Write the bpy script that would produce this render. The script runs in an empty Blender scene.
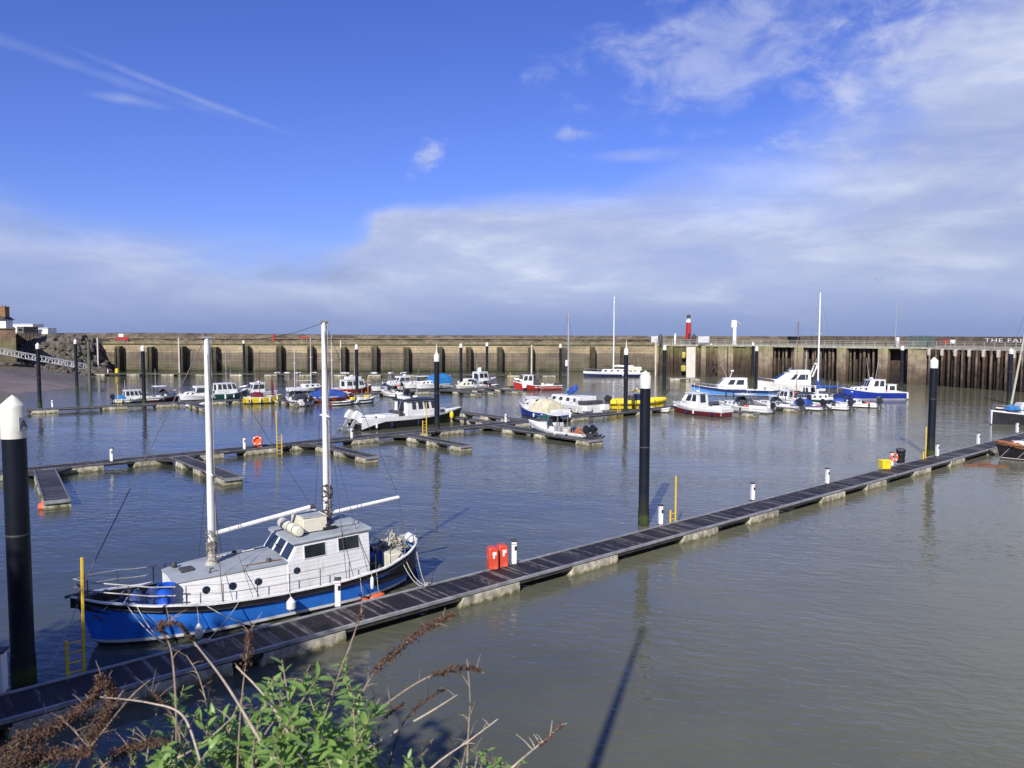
import bpy, bmesh, math, random
from mathutils import Vector, Matrix
R = math.radians
rnd = random.Random(7)
SC = bpy.context.scene
COL = SC.collection

# ------------------------------------------------------------------ camera
CAM_H = 10.0
cam_d = bpy.data.cameras.new('camera'); cam = bpy.data.objects.new('camera', cam_d); COL.objects.link(cam)
cam_d.sensor_width = 36.0; cam_d.lens = 769/1024*36.0
cam_d.clip_start = 0.05; cam_d.clip_end = 60000
CM = Matrix.Rotation(R(90-3.745), 4, 'X') @ Matrix.Rotation(R(0.13), 4, 'Z')
CM.translation = Vector((0, 0, CAM_H))
cam.matrix_world = CM
cam_d.dof.use_dof = True; cam_d.dof.focus_distance = 45.0; cam_d.dof.aperture_fstop = 4.5
SC.camera = cam
def ray(px, py):
    return (CM.to_3x3() @ Vector(((px-512)/769, -(py-384)/769, -1.0)))
def gp(px, py, z=0.0):
    d = ray(px, py); t = (z-CAM_H)/d.z
    return Vector((d.x*t, d.y*t, z))
def pw(px, py, Y):
    d = ray(px, py); t = Y/d.y
    return Vector((d.x*t, Y, CAM_H+d.z*t))

# ------------------------------------------------------------------ render look
SC.view_settings.view_transform = 'Standard'; SC.view_settings.look = 'None'
SC.view_settings.exposure = 0.22; SC.view_settings.gamma = 1.0
SC.view_settings.use_curve_mapping = False
SC.render.engine = 'CYCLES'
SC.cycles.use_denoising = True
SC.cycles.max_bounces = 6; SC.cycles.diffuse_bounces = 3; SC.cycles.glossy_bounces = 3
SC.cycles.transparent_max_bounces = 8
SC.cycles.caustics_reflective = False; SC.cycles.caustics_refractive = False
SC.render.filter_size = 1.3

# ------------------------------------------------------------------ node helper
class NT:
    def __init__(s, tree): s.t = tree; s.t.nodes.clear()
    def n(s, typ, ins=None, **props):
        nd = s.t.nodes.new(typ)
        for k, v in props.items(): setattr(nd, k, v)
        for k, v in (ins or {}).items(): s.set(nd, k, v)
        return nd
    def set(s, nd, k, v):
        sock = nd.inputs[k]
        if isinstance(v, bpy.types.NodeSocket): s.t.links.new(v, sock)
        elif isinstance(v, bpy.types.Node): s.t.links.new(v.outputs[0], sock)
        else: sock.default_value = v
    def m(s, op, a, b=None, c=None, clamp=False):
        nd = s.t.nodes.new('ShaderNodeMath'); nd.operation = op; nd.use_clamp = clamp
        for i, v in enumerate((a, b, c)):
            if v is not None: s.set(nd, i, v)
        return nd.outputs[0]
    def mr(s, v, a, b, c=0.0, d=1.0, smooth=True):
        nd = s.t.nodes.new('ShaderNodeMapRange')
        nd.interpolation_type = 'SMOOTHSTEP' if smooth else 'LINEAR'
        for k, x in (('Value', v), ('From Min', a), ('From Max', b), ('To Min', c), ('To Max', d)): s.set(nd, k, x)
        return nd.outputs[0]
    def mix(s, f, a, b, blend='MIX'):
        nd = s.t.nodes.new('ShaderNodeMix'); nd.data_type = 'RGBA'; nd.blend_type = blend
        for k, x in ((0, f), (6, a), (7, b)): s.set(nd, k, x)
        return nd.outputs[2]
    def ramp(s, v, stops, interp='LINEAR'):
        nd = s.t.nodes.new('ShaderNodeValToRGB'); cr = nd.color_ramp; cr.interpolation = interp
        while len(cr.elements) < len(stops): cr.elements.new(0.5)
        for e, (p, c) in zip(cr.elements, stops):
            e.position = p; e.color = c if len(c) == 4 else (*c, 1)
        s.set(nd, 0, v); return nd.outputs[0]
    def noise(s, vec, scale, detail=4, rough=0.55, dist=0.0, dims='3D'):
        nd = s.n('ShaderNodeTexNoise', noise_dimensions=dims)
        s.set(nd, 'Vector', vec); s.set(nd, 'Scale', scale); s.set(nd, 'Detail', detail)
        s.set(nd, 'Roughness', rough); s.set(nd, 'Distortion', dist)
        return nd.outputs[0]
    def vmul(s, vec, xyz):
        nd = s.n('ShaderNodeVectorMath', operation='MULTIPLY'); s.set(nd, 0, vec); s.set(nd, 1, xyz); return nd.outputs[0]
def c4(c): return (*c, 1.0) if len(c) == 3 else c

# ------------------------------------------------------------------ sky
SUN_EL, SUN_AZ = 34.0, 17.0            # light travels towards +Y, 17 degrees to the right
w = bpy.data.worlds.new('World'); SC.world = w; w.use_nodes = True
def build_world():
    N = NT(w.node_tree)
    tc = N.n('ShaderNodeTexCoord')
    sky = N.n('ShaderNodeTexSky', sky_type='NISHITA', sun_disc=False, sun_elevation=R(SUN_EL), sun_rotation=R(180+SUN_AZ),
              altitude=0.0, air_density=1.0, dust_density=0.6, ozone_density=2.0)
    sep = N.n('ShaderNodeSeparateXYZ', {0: tc.outputs['Generated']})
    X, Y, Z = sep.outputs
    az = N.m('ARCTAN2', X, Y)                       # 0 = +Y, right positive
    el = N.m('ARCSINE', Z)
    # noise in direction space, stretched towards the horizon like real cloud layers
    zz = N.m('ADD', N.m('MAXIMUM', Z, 0.0), 0.12)
    pl = N.n('ShaderNodeCombineXYZ', {0: N.m('DIVIDE', X, zz), 1: N.m('DIVIDE', Y, zz), 2: 0.0}).outputs[0]
    ae = N.n('ShaderNodeCombineXYZ', {0: az, 1: N.m('MULTIPLY', el, 2.0), 2: 0.0}).outputs[0]
    skc = N.mix(1.0, sky.outputs[0], (0.46, 0.60, 1.26, 1), 'MULTIPLY')
    skc = N.mix(1.0, skc, N.ramp(el, [(0.0, (1.0, 1.0, 1.0)), (0.15, (1.12, 1.03, 1.0)), (0.45, (1.0, .96, 1.0))]), 'MULTIPLY')
    # --- low bank: its upper edge as elevation against azimuth
    def px(x): return math.atan((x-512)/769)
    def pe(x, y): return math.atan((333.5-y)/math.hypot(769, x-512))
    A0, A1 = -1.6, 1.6
    pts = [(-900, 190), (-200, 205), (0, 212), (70, 232), (150, 243), (250, 262), (325, 262), (360, 236), (385, 214), (470, 205), (640, 200), (740, 186),
           (830, 150), (900, 105), (960, 30), (1080, -120), (1700, -300)]
    stops = []
    for x, y in pts:
        e = pe(x, y); stops.append(((px(x)-A0)/(A1-A0), (e, e, e)))
    azn = N.m('ADD', az, N.m('MULTIPLY', N.m('SUBTRACT', N.noise(ae, 9, 5), 0.5), 0.10))
    edge = N.ramp(N.mr(azn, A0, A1, smooth=False), stops)
    soft = N.ramp(N.mr(az, A0, A1, smooth=False), [((px(0)-A0)/(A1-A0), (.035,)*3), ((px(320)-A0)/(A1-A0), (.05,)*3), ((px(385)-A0)/(A1-A0), (.009,)*3),
                                                     ((px(620)-A0)/(A1-A0), (.03,)*3), ((px(740)-A0)/(A1-A0), (.09,)*3), ((px(1024)-A0)/(A1-A0), (.14,)*3)])
    n1 = N.noise(ae, 7.0, 7, 0.55)
    n2 = N.noise(ae, 2.6, 5, 0.5)
    d = N.m('ADD', N.m('SUBTRACT', edge, el), N.m('MULTIPLY', N.m('SUBTRACT', n1, 0.5), N.m('ADD', N.m('MULTIPLY', soft, 0.9), 0.02)))
    bank = N.mr(N.m('DIVIDE', d, soft), -1.0, 1.0)
    # colour of the bank: bright top, greyer in the body, blue towards the horizon
    nb = N.noise(N.vmul(ae, (1.0, 1.8, 1.0)), 4.6, 9, 0.58, 0.25)
    body = N.ramp(nb, [(0.30, (0.33, 0.39, 0.59)), (0.5, (0.43, 0.49, 0.68)), (0.66, (0.60, 0.655, 0.80))])
    azl = N.mr(az, px(0), px(560))
    body = N.mix(N.m('MULTIPLY', N.m('SUBTRACT', 1.0, azl), 0.45), body, (0.26, 0.33, 0.60, 1))
    low = N.m('MULTIPLY', N.mr(el, 0.075, 0.0), 0.82)
    body = N.mix(low, body, (0.175, 0.245, 0.48, 1))
    bodyA = body
    bank = N.m('MULTIPLY', bank, N.mr(nb, 0.2, 0.6, 0.80, 0.97))
    out = N.mix(1.0, skc, (0.1, 0.1, 0.1, 1), 'MULTIPLY')      # sky at strength 0.1
    # --- ragged upper-right cloud
    def blob(x, y, rx, ry, rot=0):
        a, e = px(x), pe(x, y); dx = N.m('SUBTRACT', az, a); dy = N.m('SUBTRACT', el, e)
        c, s_ = math.cos(rot), math.sin(rot)
        u = N.m('DIVIDE', N.m('ADD', N.m('MULTIPLY', dx, c), N.m('MULTIPLY', dy, s_)), rx/769)
        v = N.m('DIVIDE', N.m('SUBTRACT', N.m('MULTIPLY', dy, c), N.m('MULTIPLY', dx, s_)), ry/769)
        return N.m('SUBTRACT', 1.0, N.m('SQRT', N.m('ADD', N.m('MULTIPLY', u, u), N.m('MULTIPLY', v, v))))
    nr = N.noise(N.vmul(ae, (1.0, 0.9, 1)), 14, 9, 0.62, 0.4)
    nrl = N.noise(ae, 5.0, 4, 0.5)
    nn = N.m('ADD', N.m('MULTIPLY', N.m('SUBTRACT', nr, 0.5), 2.6), N.m('MULTIPLY', N.m('SUBTRACT', nrl, 0.5), 1.2))
    def cl(b, lo, hi, k, amt=1.0): return N.m('MULTIPLY', N.mr(N.m('ADD', b, N.m('MULTIPLY', nn, amt)), lo, hi), k)
    c1 = cl(blob(715, 52, 150, 62, 0.12), -0.1, 1.0, 0.50)
    c2 = cl(blob(935, 45, 150, 120, 0.3), 0.0, 1.0, 0.72)
    c3 = cl(blob(425, 163, 30, 17, 0.75), 0.05, 0.8, 0.6)
    c4_ = cl(blob(578, 137, 38, 11, 0.0), 0.1, 0.9, 0.5)
    c5 = cl(blob(640, 158, 75, 9, 0.0), 0.0, 1.0, 0.3, 0.7)
    c6 = cl(blob(80, 72, 190, 7, -0.20), 0.0, 1.2, 0.15, 0.5)
    c6b = cl(blob(195, 102, 120, 4.5, -0.27), 0.0, 1.1, 0.26, 0.4)
    c7 = cl(blob(135, 106, 46, 6, -0.06), 0.0, 1.2, 0.28, 0.5)
    m = c1
    for c in (c2, c3, c4_, c5, c6, c6b, c7): m = N.m('MAXIMUM', m, c)
    # scattered cloud over the rest of the dome, away from the view, so the light is right all round
    back = N.m('MULTIPLY', N.mr(N.noise(pl, 0.9, 5, 0.55), 0.55, 0.75), N.mr(Y, 0.2, -0.3))
    m = N.m('MAXIMUM', m, N.m('MULTIPLY', back, 0.7))
    out = N.mix(m, out, N.ramp(nr, [(0.35, (0.36, 0.42, 0.66)), (0.7, (0.58, 0.62, 0.78))]))
    dk = N.m('MAXIMUM', cl(blob(310, 276, 62, 11, 0.03), -0.1, 1.0, 0.55, .8), cl(blob(40, 232, 75, 16, -0.12), -0.1, 1.0, 0.50, .8))
    dk = N.m('MAXIMUM', dk, cl(blob(960, 240, 170, 60, 0.2), -0.2, 1.2, 0.35, .5))
    body = N.mix(dk, body, (0.235, 0.285, 0.46, 1))
    out = N.mix(bank, out, body)
    bg = N.n('ShaderNodeBackground', {0: out, 1: 1.0})
    o = N.n('ShaderNodeOutputWorld', {0: bg})
build_world()
w.cycles.sampling_method = 'MANUAL'; w.cycles.sample_map_resolution = 512

# ------------------------------------------------------------------ sun
sd = bpy.data.lights.new('sun', 'SUN'); sd.energy = 5.0; sd.angle = R(0.53); sd.color = (1.0, 0.95, 0.88)
sun = bpy.data.objects.new('sun', sd); COL.objects.link(sun)
ld = Vector((math.sin(R(SUN_AZ))*math.cos(R(SUN_EL)), math.cos(R(SUN_AZ))*math.cos(R(SUN_EL)), -math.sin(R(SUN_EL))))
sun.rotation_euler = ld.to_track_quat('-Z', 'Y').to_euler()
sun.location = (-20, -40, 60)

# ------------------------------------------------------------------ mesh helper
class MB:
    def __init__(s): s.v = []; s.f = []; s.mi = []; s.M = Matrix.Identity(4)
    def add(s, vs, fs, m=0):
        o = len(s.v); s.v += [tuple(s.M @ Vector(v)) for v in vs]
        s.f += [tuple(i+o for i in f) for f in fs]; s.mi += [m]*len(fs); return s
    def box(s, cx, cy, cz, sx, sy, sz, m=0, rz=0, ry=0, rx=0, taper=1.0):
        T = Matrix.Translation((cx, cy, cz)) @ Matrix.Rotation(rz, 4, 'Z') @ Matrix.Rotation(ry, 4, 'Y') @ Matrix.Rotation(rx, 4, 'X')
        vs = []
        for dz in (-.5, .5):
            k = taper if dz > 0 else 1.0
            for dx, dy in ((-.5, -.5), (.5, -.5), (.5, .5), (-.5, .5)): vs.append(T @ Vector((dx*sx*k, dy*sy*k, dz*sz)))
        return s.add(vs, [(3, 2, 1, 0), (4, 5, 6, 7), (0, 1, 5, 4), (1, 2, 6, 5), (2, 3, 7, 6), (3, 0, 4, 7)], m)
    def tube(s, pts, r, n=8, m=0, caps=True):
        pts = [Vector(p) for p in pts]; rs = r if isinstance(r, (list, tuple)) else [r]*len(pts)
        vs = []; prev = None
        for i, p in enumerate(pts):
            a = pts[max(i-1, 0)]; b = pts[min(i+1, len(pts)-1)]; t = (b-a).normalized()
            if prev is None:
                u = t.cross(Vector((0, 0, 1)));
                if u.length < 1e-3: u = t.cross(Vector((1, 0, 0)))
            else: u = prev - t*prev.dot(t)
            u.normalize(); prev = u; q = t.cross(u)
            for k in range(n):
                an = 2*math.pi*k/n; vs.append(p + (u*math.cos(an)+q*math.sin(an))*rs[i])
        fs = [(i*n+k, i*n+(k+1) % n, (i+1)*n+(k+1) % n, (i+1)*n+k) for i in range(len(pts)-1) for k in range(n)]
        if caps: fs += [tuple(range(n))[::-1], tuple(range((len(pts)-1)*n, len(pts)*n))]
        return s.add(vs, fs, m)
    def lathe(s, prof, cx=0, cy=0, cz=0, n=16, m=0):
        vs = []; fs = []
        for r_, z in prof:
            for k in range(n):
                a = 2*math.pi*k/n; vs.append((cx+r_*math.cos(a), cy+r_*math.sin(a), cz+z))
        for i in range(len(prof)-1):
            for k in range(n): fs.append((i*n+k, i*n+(k+1) % n, (i+1)*n+(k+1) % n, (i+1)*n+k))
        fs += [tuple(range(n))[::-1], tuple(range((len(prof)-1)*n, len(prof)*n))]
        return s.add(vs, fs, m)
    def prism(s, poly, y0, y1, m=0):       # polygon in xz, extruded along y
        n = len(poly); vs = [(x, y0, z) for x, z in poly]+[(x, y1, z) for x, z in poly]
        fs = [tuple(range(n)), tuple(range(n, 2*n))[::-1]]+[(i, i+n, (i+1) % n+n, (i+1) % n) for i in range(n)]
        return s.add(vs, fs, m)
    def grid(s, rows, m=0, closed=False):
        n = len(rows[0]); vs = [v for r_ in rows for v in r_]; fs = []
        for i in range(len(rows)-1):
            for k in range(n if closed else n-1): fs.append((i*n+k, i*n+(k+1) % n, (i+1)*n+(k+1) % n, (i+1)*n+k))
        return s.add(vs, fs, m)
    def build(s, name, mats, parent=None, smooth=True, ang=35, bevel=0, recalc=True):
        me = bpy.data.meshes.new(name); me.from_pydata(s.v, [], s.f)
        if not isinstance(mats, (list, tuple)): mats = [mats]
        for mt in mats: me.materials.append(mt)
        for p, mi in zip(me.polygons, s.mi): p.material_index = mi
        if recalc:
            bm = bmesh.new(); bm.from_mesh(me); bmesh.ops.recalc_face_normals(bm, faces=bm.faces); bm.to_mesh(me); bm.free()
        if smooth:
            me.polygons.foreach_set('use_smooth', [True]*len(me.polygons)); me.set_sharp_from_angle(angle=R(ang))
        me.update()
        o = bpy.data.objects.new(name, me); COL.objects.link(o)
        if parent: o.parent = parent
        if bevel:
            b = o.modifiers.new('bevel', 'BEVEL'); b.width = bevel; b.segments = 2; b.limit_method = 'ANGLE'; b.angle_limit = R(40)
        return o
def thing(name, label, cat, loc=(0, 0, 0), rz=0.0, group=None):
    o = bpy.data.objects.new(name, None); COL.objects.link(o); o.empty_display_size = 0.3
    o.location = loc; o.rotation_euler = (0, 0, rz); return tag(o, label, cat, group)
def tag(o, label, cat, group=None):
    o['label'] = label; o['category'] = cat
    if group: o['group'] = group
    return o
def struct(o): o['kind'] = 'structure'; return o
def kids(o): return [c for c in bpy.data.objects if c.parent == o]
def dup(root, label, loc, rz=None, scale=None):
    def cp(o, par):
        c = o.copy(); COL.objects.link(c)
        if par: c.parent = par
        for ch in kids(o): cp(ch, c)
        return c
    r_ = cp(root, None); r_.location = loc
    if rz is not None: r_.rotation_euler = (0, 0, rz)
    if scale: r_.scale = scale
    r_['label'] = label
    return r_

# ------------------------------------------------------------------ materials
def mat(name, base, rough=0.6, var=0.12, scale=3.0, bump=0.0, metal=0.0, dirt=None, dirt_amt=0.0, dirt_scale=1.5, stretch=(1, 1, 1), spec=0.5, detail=5, bdist=0.02, coat=0.0):
    mt = bpy.data.materials.new(name); mt.use_nodes = True; N = NT(mt.node_tree)
    tc = N.n('ShaderNodeTexCoord').outputs['Object']
    v = N.vmul(tc, stretch)
    n = N.noise(v, scale, detail, 0.6)
    hi = tuple(min(1, c*(1+var)) for c in base); lo = tuple(c*(1-var) for c in base)
    col = N.mix(N.mr(n, 0.3, 0.7), c4(lo), c4(hi))
    if dirt:
        dn = N.noise(v, dirt_scale, 6, 0.65)
        col = N.mix(N.m('MULTIPLY', N.mr(dn, 0.48, 0.72), dirt_amt), col, c4(dirt))
    p = N.n('ShaderNodeBsdfPrincipled', {'Base Color': col, 'Roughness': N.mr(n, 0.2, 0.8, max(0.02, rough-0.06), min(1, rough+0.08)), 'Metallic': metal, 'Specular IOR Level': spec, 'Coat Weight': coat})
    if bump:
        b = N.n('ShaderNodeBump', {'Strength': bump, 'Distance': bdist, 'Height': N.noise(v, scale*3, 4, 0.6)}); N.set(p, 'Normal', b.outputs[0])
    N.n('ShaderNodeOutputMaterial', {0: p}); return mt
def zmat(name, stops, zmax, rough=0.8, var=0.25, scale=1.2, stretch=(1, 1, 1), bump=0.5, bdist=0.05, wob=0.1, streak=0.35, courses=0.0, zmin=0.0):
    """colour by height (tide stains, algae) plus blotches and vertical streaks"""
    mt = bpy.data.materials.new(name); mt.use_nodes = True; N = NT(mt.node_tree)
    tc = N.n('ShaderNodeTexCoord').outputs['Object']
    sp = N.n('ShaderNodeSeparateXYZ', {0: tc})
    v = N.vmul(tc, stretch)
    n = N.noise(v, scale, 6, 0.65); n2 = N.noise(v, scale*0.25, 3, 0.5)
    h = N.m('DIVIDE', N.m('SUBTRACT', sp.outputs[2], zmin), zmax-zmin)
    h = N.m('ADD', h, N.m('MULTIPLY', N.m('SUBTRACT', n, 0.5), wob), clamp=True)
    col = N.ramp(h, stops)
    st = N.noise(N.vmul(tc, (2.2, 2.2, 0.16)), 1.0, 5, 0.65)
    col = N.mix(1.0, col, N.ramp(n, [(0.25, (1-var,)*3), (0.5, (1, 1, 1)), (0.8, (1+var,)*3)]), 'MULTIPLY')
    col = N.mix(1.0, col, N.ramp(n2, [(0.3, (1-var*.7,)*3), (0.7, (1+var*.7,)*3)]), 'MULTIPLY')
    col = N.mix(streak, col, N.mix(1.0, col, N.ramp(st, [(0.35, (0.35,)*3), (0.55, (1.0,)*3), (0.75, (1.6,)*3)]), 'MULTIPLY'))
    ht = n
    if courses:
        wv = N.m('FRACT', N.m('DIVIDE', sp.outputs[2], courses))
        g = N.mr(wv, 0.0, 0.12)
        g2 = N.mr(wv, 1.0, 0.9)
        g = N.m('MULTIPLY', g, g2)
        col = N.mix(1.0, col, N.mix(g, (0.55, 0.55, 0.55, 1), (1, 1, 1, 1)), 'MULTIPLY')
        ht = N.m('ADD', n, N.m('MULTIPLY', g, 0.6))
    p = N.n('ShaderNodeBsdfPrincipled', {'Base Color': col, 'Roughness': rough, 'Specular IOR Level': 0.3})
    b = N.n('ShaderNodeBump', {'Strength': bump, 'Distance': bdist, 'Height': ht}); N.set(p, 'Normal', b.outputs[0])
    N.n('ShaderNodeOutputMaterial', {0: p}); return mt
M = {}
def zmat0(name):
    mt = bpy.data.materials.new(name); mt.use_nodes = True; N = NT(mt.node_tree)
    tc = N.n('ShaderNodeTexCoord').outputs['Object']; sp = N.n('ShaderNodeSeparateXYZ', {0: tc})
    fr = N.m('FRACT', N.m('DIVIDE', sp.outputs[2], 0.14)); g = N.m('MULTIPLY', N.mr(fr, 0, .10), N.mr(fr, 1.0, .90))
    st = N.noise(N.vmul(tc, (3.0, 3.0, .35)), 1.6, 6, .65); n = N.noise(tc, 2.2, 5, .6)
    col = N.mix(N.mr(n, .35, .7), (.78, .78, .77, 1), (.70, .70, .68, 1))
    col = N.mix(N.m('MULTIPLY', N.mr(st, .56, .72), .55), col, (.42, .31, .19, 1))
    col = N.mix(N.m('MULTIPLY', N.m('SUBTRACT', 1.0, g), .30), col, (.35, .33, .30, 1))
    p = N.n('ShaderNodeBsdfPrincipled', {'Base Color': col, 'Roughness': .5}); b = N.n('ShaderNodeBump', {'Strength': .5, 'Distance': .012, 'Height': N.m('ADD', g, N.m('MULTIPLY', n, .4))}); N.set(p, 'Normal', b.outputs[0])
    N.n('ShaderNodeOutputMaterial', {0: p}); return mt
M['white'] = mat('white_gelcoat', (0.74, 0.74, 0.71), 0.35, 0.06, 1.5, dirt=(0.45, 0.43, 0.36), dirt_amt=0.35, dirt_scale=2.0)
M['white_paint'] = mat('white_paint', (0.76, 0.76, 0.75), 0.45, 0.05, 2.0, dirt=(0.42, 0.36, 0.26), dirt_amt=0.45, dirt_scale=3.0, bump=0.15)
M['cream'] = mat('cream_plastic', (0.66, 0.63, 0.50), 0.45, 0.06, 2.0, dirt=(0.40, 0.36, 0.25), dirt_amt=0.45)
M['navy'] = mat('navy_paint', (0.012, 0.022, 0.09), 0.35, 0.2, 1.5)
M['blue'] = mat('blue_paint', (0.028, 0.195, 0.72), 0.42, 0.12, 1.2, dirt=(0.016, 0.11, 0.47), dirt_amt=0.55, dirt_scale=2.2, stretch=(1.6, 1, .22), bump=.12)
M['white_planks'] = zmat0('white_planked_side')
M['royal'] = mat('royal_blue_paint', (0.012, 0.035, 0.28), 0.35, 0.15, 1.2)
M['pale_blue'] = mat('pale_blue_paint', (0.11, 0.30, 0.66), 0.35, 0.08, 1.2)
M['black'] = mat('black_paint', (0.014, 0.014, 0.017), 0.45, 0.2, 2.0)
M['black_sheath'] = mat('black_pile_sheath', (0.005, 0.008, 0.016), 0.5, 0.3, 1.2, dirt=(0.03, 0.03, 0.028), dirt_amt=0.3, stretch=(1, 1, .2), spec=.3)
M['maroon'] = mat('maroon_paint', (0.13, 0.012, 0.022), 0.4, 0.15, 1.5)
M['red'] = mat('red_paint', (0.36, 0.022, 0.018), 0.4, 0.12, 1.5)
M['orange'] = mat('orange_paint', (0.72, 0.12, 0.04), 0.5, 0.15, 3)
M['yellow'] = mat('yellow_paint', (0.72, 0.48, 0.03), 0.5, 0.10, 2.5, dirt=(0.35, 0.22, 0.05), dirt_amt=0.4)
M['bright_yellow'] = mat('bright_yellow_paint', (0.80, 0.60, 0.03), 0.4, 0.08, 2)
M['green'] = mat('dark_green_paint', (0.008, 0.085, 0.068), 0.4, 0.15, 1.5)
M['grey'] = mat('grey_deck_paint', (0.30, 0.33, 0.35), 0.75, 0.12, 1.2, bump=0.2, dirt=(0.20, 0.20, 0.18), dirt_amt=0.5)
M['mid_grey'] = mat('mid_grey', (0.30, 0.30, 0.29), 0.6, 0.15, 3)
M['dark_grey'] = mat('dark_grey', (0.05, 0.05, 0.055), 0.6, 0.25, 3)
M['alu'] = mat('galvanised_metal', (0.50, 0.51, 0.52), 0.45, 0.12, 4, metal=0.6)
M['steel'] = mat('stainless_tube', (0.55, 0.56, 0.58), 0.3, 0.05, 4, metal=0.9)
M['glass'] = mat('dark_glass', (0.020, 0.026, 0.032), 0.08, 0.3, 2, spec=0.8)
M['rope'] = mat('pale_rope', (0.42, 0.40, 0.34), 0.9, 0.2, 20, bump=0.5)
M['wire'] = mat('rigging_wire', (0.06, 0.06, 0.065), 0.5, 0.2, 4)
M['tarp_blue'] = mat('blue_canvas', (0.022, 0.075, 0.32), 0.7, 0.2, 2.5, bump=0.8, bdist=0.06)
M['tarp_cyan'] = mat('bright_blue_canvas', (0.02, 0.17, 0.42), 0.7, 0.2, 2.5, bump=0.8, bdist=0.06)
M['tarp_navy'] = mat('dark_blue_tarpaulin', (0.012, 0.035, 0.14), 0.6, 0.4, 5, bump=1.0, bdist=0.05, dirt=(.03, .10, .30), dirt_amt=.5, dirt_scale=4)
M['tarp_cream'] = mat('cream_canvas', (0.58, 0.53, 0.36), 0.8, 0.15, 2.5, bump=0.9, bdist=0.08)
M['tarp_dark'] = mat('dark_canvas', (0.025, 0.03, 0.05), 0.8, 0.3, 2.5, bump=0.8, bdist=0.05)
M['wood'] = mat('varnished_wood', (0.20, 0.10, 0.045), 0.5, 0.25, 4, stretch=(1, 6, 6))
M['barrel'] = mat('blue_barrel_plastic', (0.015, 0.09, 0.52), 0.3, 0.1, 3)
M['fender'] = mat('fender_vinyl', (0.70, 0.70, 0.66), 0.4, 0.08, 6, dirt=(0.3, 0.28, 0.2), dirt_amt=0.5)
M['antifoul'] = mat('antifouling', (0.035, 0.03, 0.03), 0.8, 0.3, 3)
M['pile_sheath'] = zmat('pile_sheath', [(0.0, (0.022, 0.035, 0.012)), (0.07, (0.035, 0.042, 0.022)), (0.13, (0.020, 0.024, 0.020)), (0.22, (0.008, 0.011, 0.018)), (1.0, (0.005, 0.008, 0.016))], 8.3, rough=.5, var=.4, scale=1.5, bump=.2, bdist=.01, wob=.07, streak=.45)
M['concrete_float'] = zmat('concrete_float', [(0.0, (0.08, 0.08, 0.04)), (0.25, (0.20, 0.18, 0.09)), (0.42, (0.42, 0.38, 0.27)), (1.0, (0.50, 0.47, 0.38))], 0.45, 0.85, 0.5, 3.5, zmin=-0.1, wob=0.8, streak=0.6)
# ------------------------------------------------------------------ water
def water():
    mt = bpy.data.materials.new('harbour_water'); mt.use_nodes = True; N = NT(mt.node_tree)
    tc = N.n('ShaderNodeTexCoord').outputs['Object']
    rot = N.n('ShaderNodeMapping'); rot.inputs['Rotation'].default_value = (0, 0, R(14)); N.set(rot, 'Vector', tc)
    v = rot.outputs[0]
    a = N.noise(N.vmul(v, (1.0, 2.2, 1)), 1.35, 3, 0.45, 0.3)
    b = N.noise(N.vmul(v, (1.0, 2.0, 1)), 0.28, 3, 0.5)
    patch = N.noise(N.vmul(v, (0.6, 1.6, 1)), 0.045, 3, 0.55)
    amp = N.mr(patch, 0.35, 0.65, 0.35, 1.15)
    h = N.m('ADD', N.m('MULTIPLY', N.m('MULTIPLY', a, 0.075), amp), N.m('MULTIPLY', b, 0.085))
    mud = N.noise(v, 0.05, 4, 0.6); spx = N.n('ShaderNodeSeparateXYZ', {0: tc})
    silt = N.m('ADD', N.m('DIVIDE', spx.outputs[0], 60.0), N.m('MULTIPLY', N.m('SUBTRACT', mud, .5), 1.2))  # mud patches; left-to-right tone painted in for reflected sky and tree shade
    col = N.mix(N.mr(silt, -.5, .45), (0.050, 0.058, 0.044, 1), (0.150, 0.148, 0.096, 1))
    bp = N.n('ShaderNodeBump', {'Strength': 0.6, 'Distance': 1.0, 'Height': h})
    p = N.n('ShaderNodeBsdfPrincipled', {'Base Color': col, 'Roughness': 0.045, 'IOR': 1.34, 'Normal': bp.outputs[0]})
    N.n('ShaderNodeOutputMaterial', {0: p})
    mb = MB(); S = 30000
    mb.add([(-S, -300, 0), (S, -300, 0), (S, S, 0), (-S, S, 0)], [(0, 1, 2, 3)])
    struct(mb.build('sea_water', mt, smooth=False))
water()

# ------------------------------------------------------------------ far harbour wall with buttresses
WY = 203.0
m_wall = zmat('weathered_masonry', [(0.0, (0.035, 0.038, 0.018)), (0.10, (0.10, 0.095, 0.05)), (0.22, (0.14, 0.115, 0.08)), (0.45, (0.165, 0.135, 0.095)), (0.66, (0.175, 0.145, 0.10)),
                (0.70, (0.27, 0.21, 0.125)), (0.92, (0.29, 0.23, 0.135)), (0.98, (0.20, 0.17, 0.09)), (1.0, (0.14, 0.13, 0.06))], 7.2, courses=0.78, wob=0.13, streak=0.45, var=.35, scale=0.35, stretch=(0.5, 1, 1.6))
m_butt = zmat('timber_fender_stain', [(0.0, (0.02, 0.022, 0.012)), (0.4, (0.055, 0.045, 0.03)), (0.75, (0.075, 0.062, 0.036)), (0.93, (0.085, 0.085, 0.036)), (1.0, (0.08, 0.085, 0.03))], 7.0, wob=0.35, scale=1.0)
m_rubble = mat('rubble_parapet', (0.115, 0.088, 0.062), 0.9, 0.6, 0.8, bump=0.8, dirt=(0.07, 0.085, 0.035), dirt_amt=0.7, dirt_scale=0.35, bdist=0.15, stretch=(.5, 1, 1))
m_turf = mat('mossy_coping', (0.10, 0.10, 0.042), 0.95, 0.4, 0.6, bump=0.6, dirt=(0.20, 0.16, 0.09), dirt_amt=0.5, dirt_scale=0.2)
hw = thing('harbour_wall', 'long buttressed masonry breakwater wall closing the far side of the harbour', 'harbour wall', (0, 0, 0))
XL, XR = -112.0, 38.0
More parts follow.
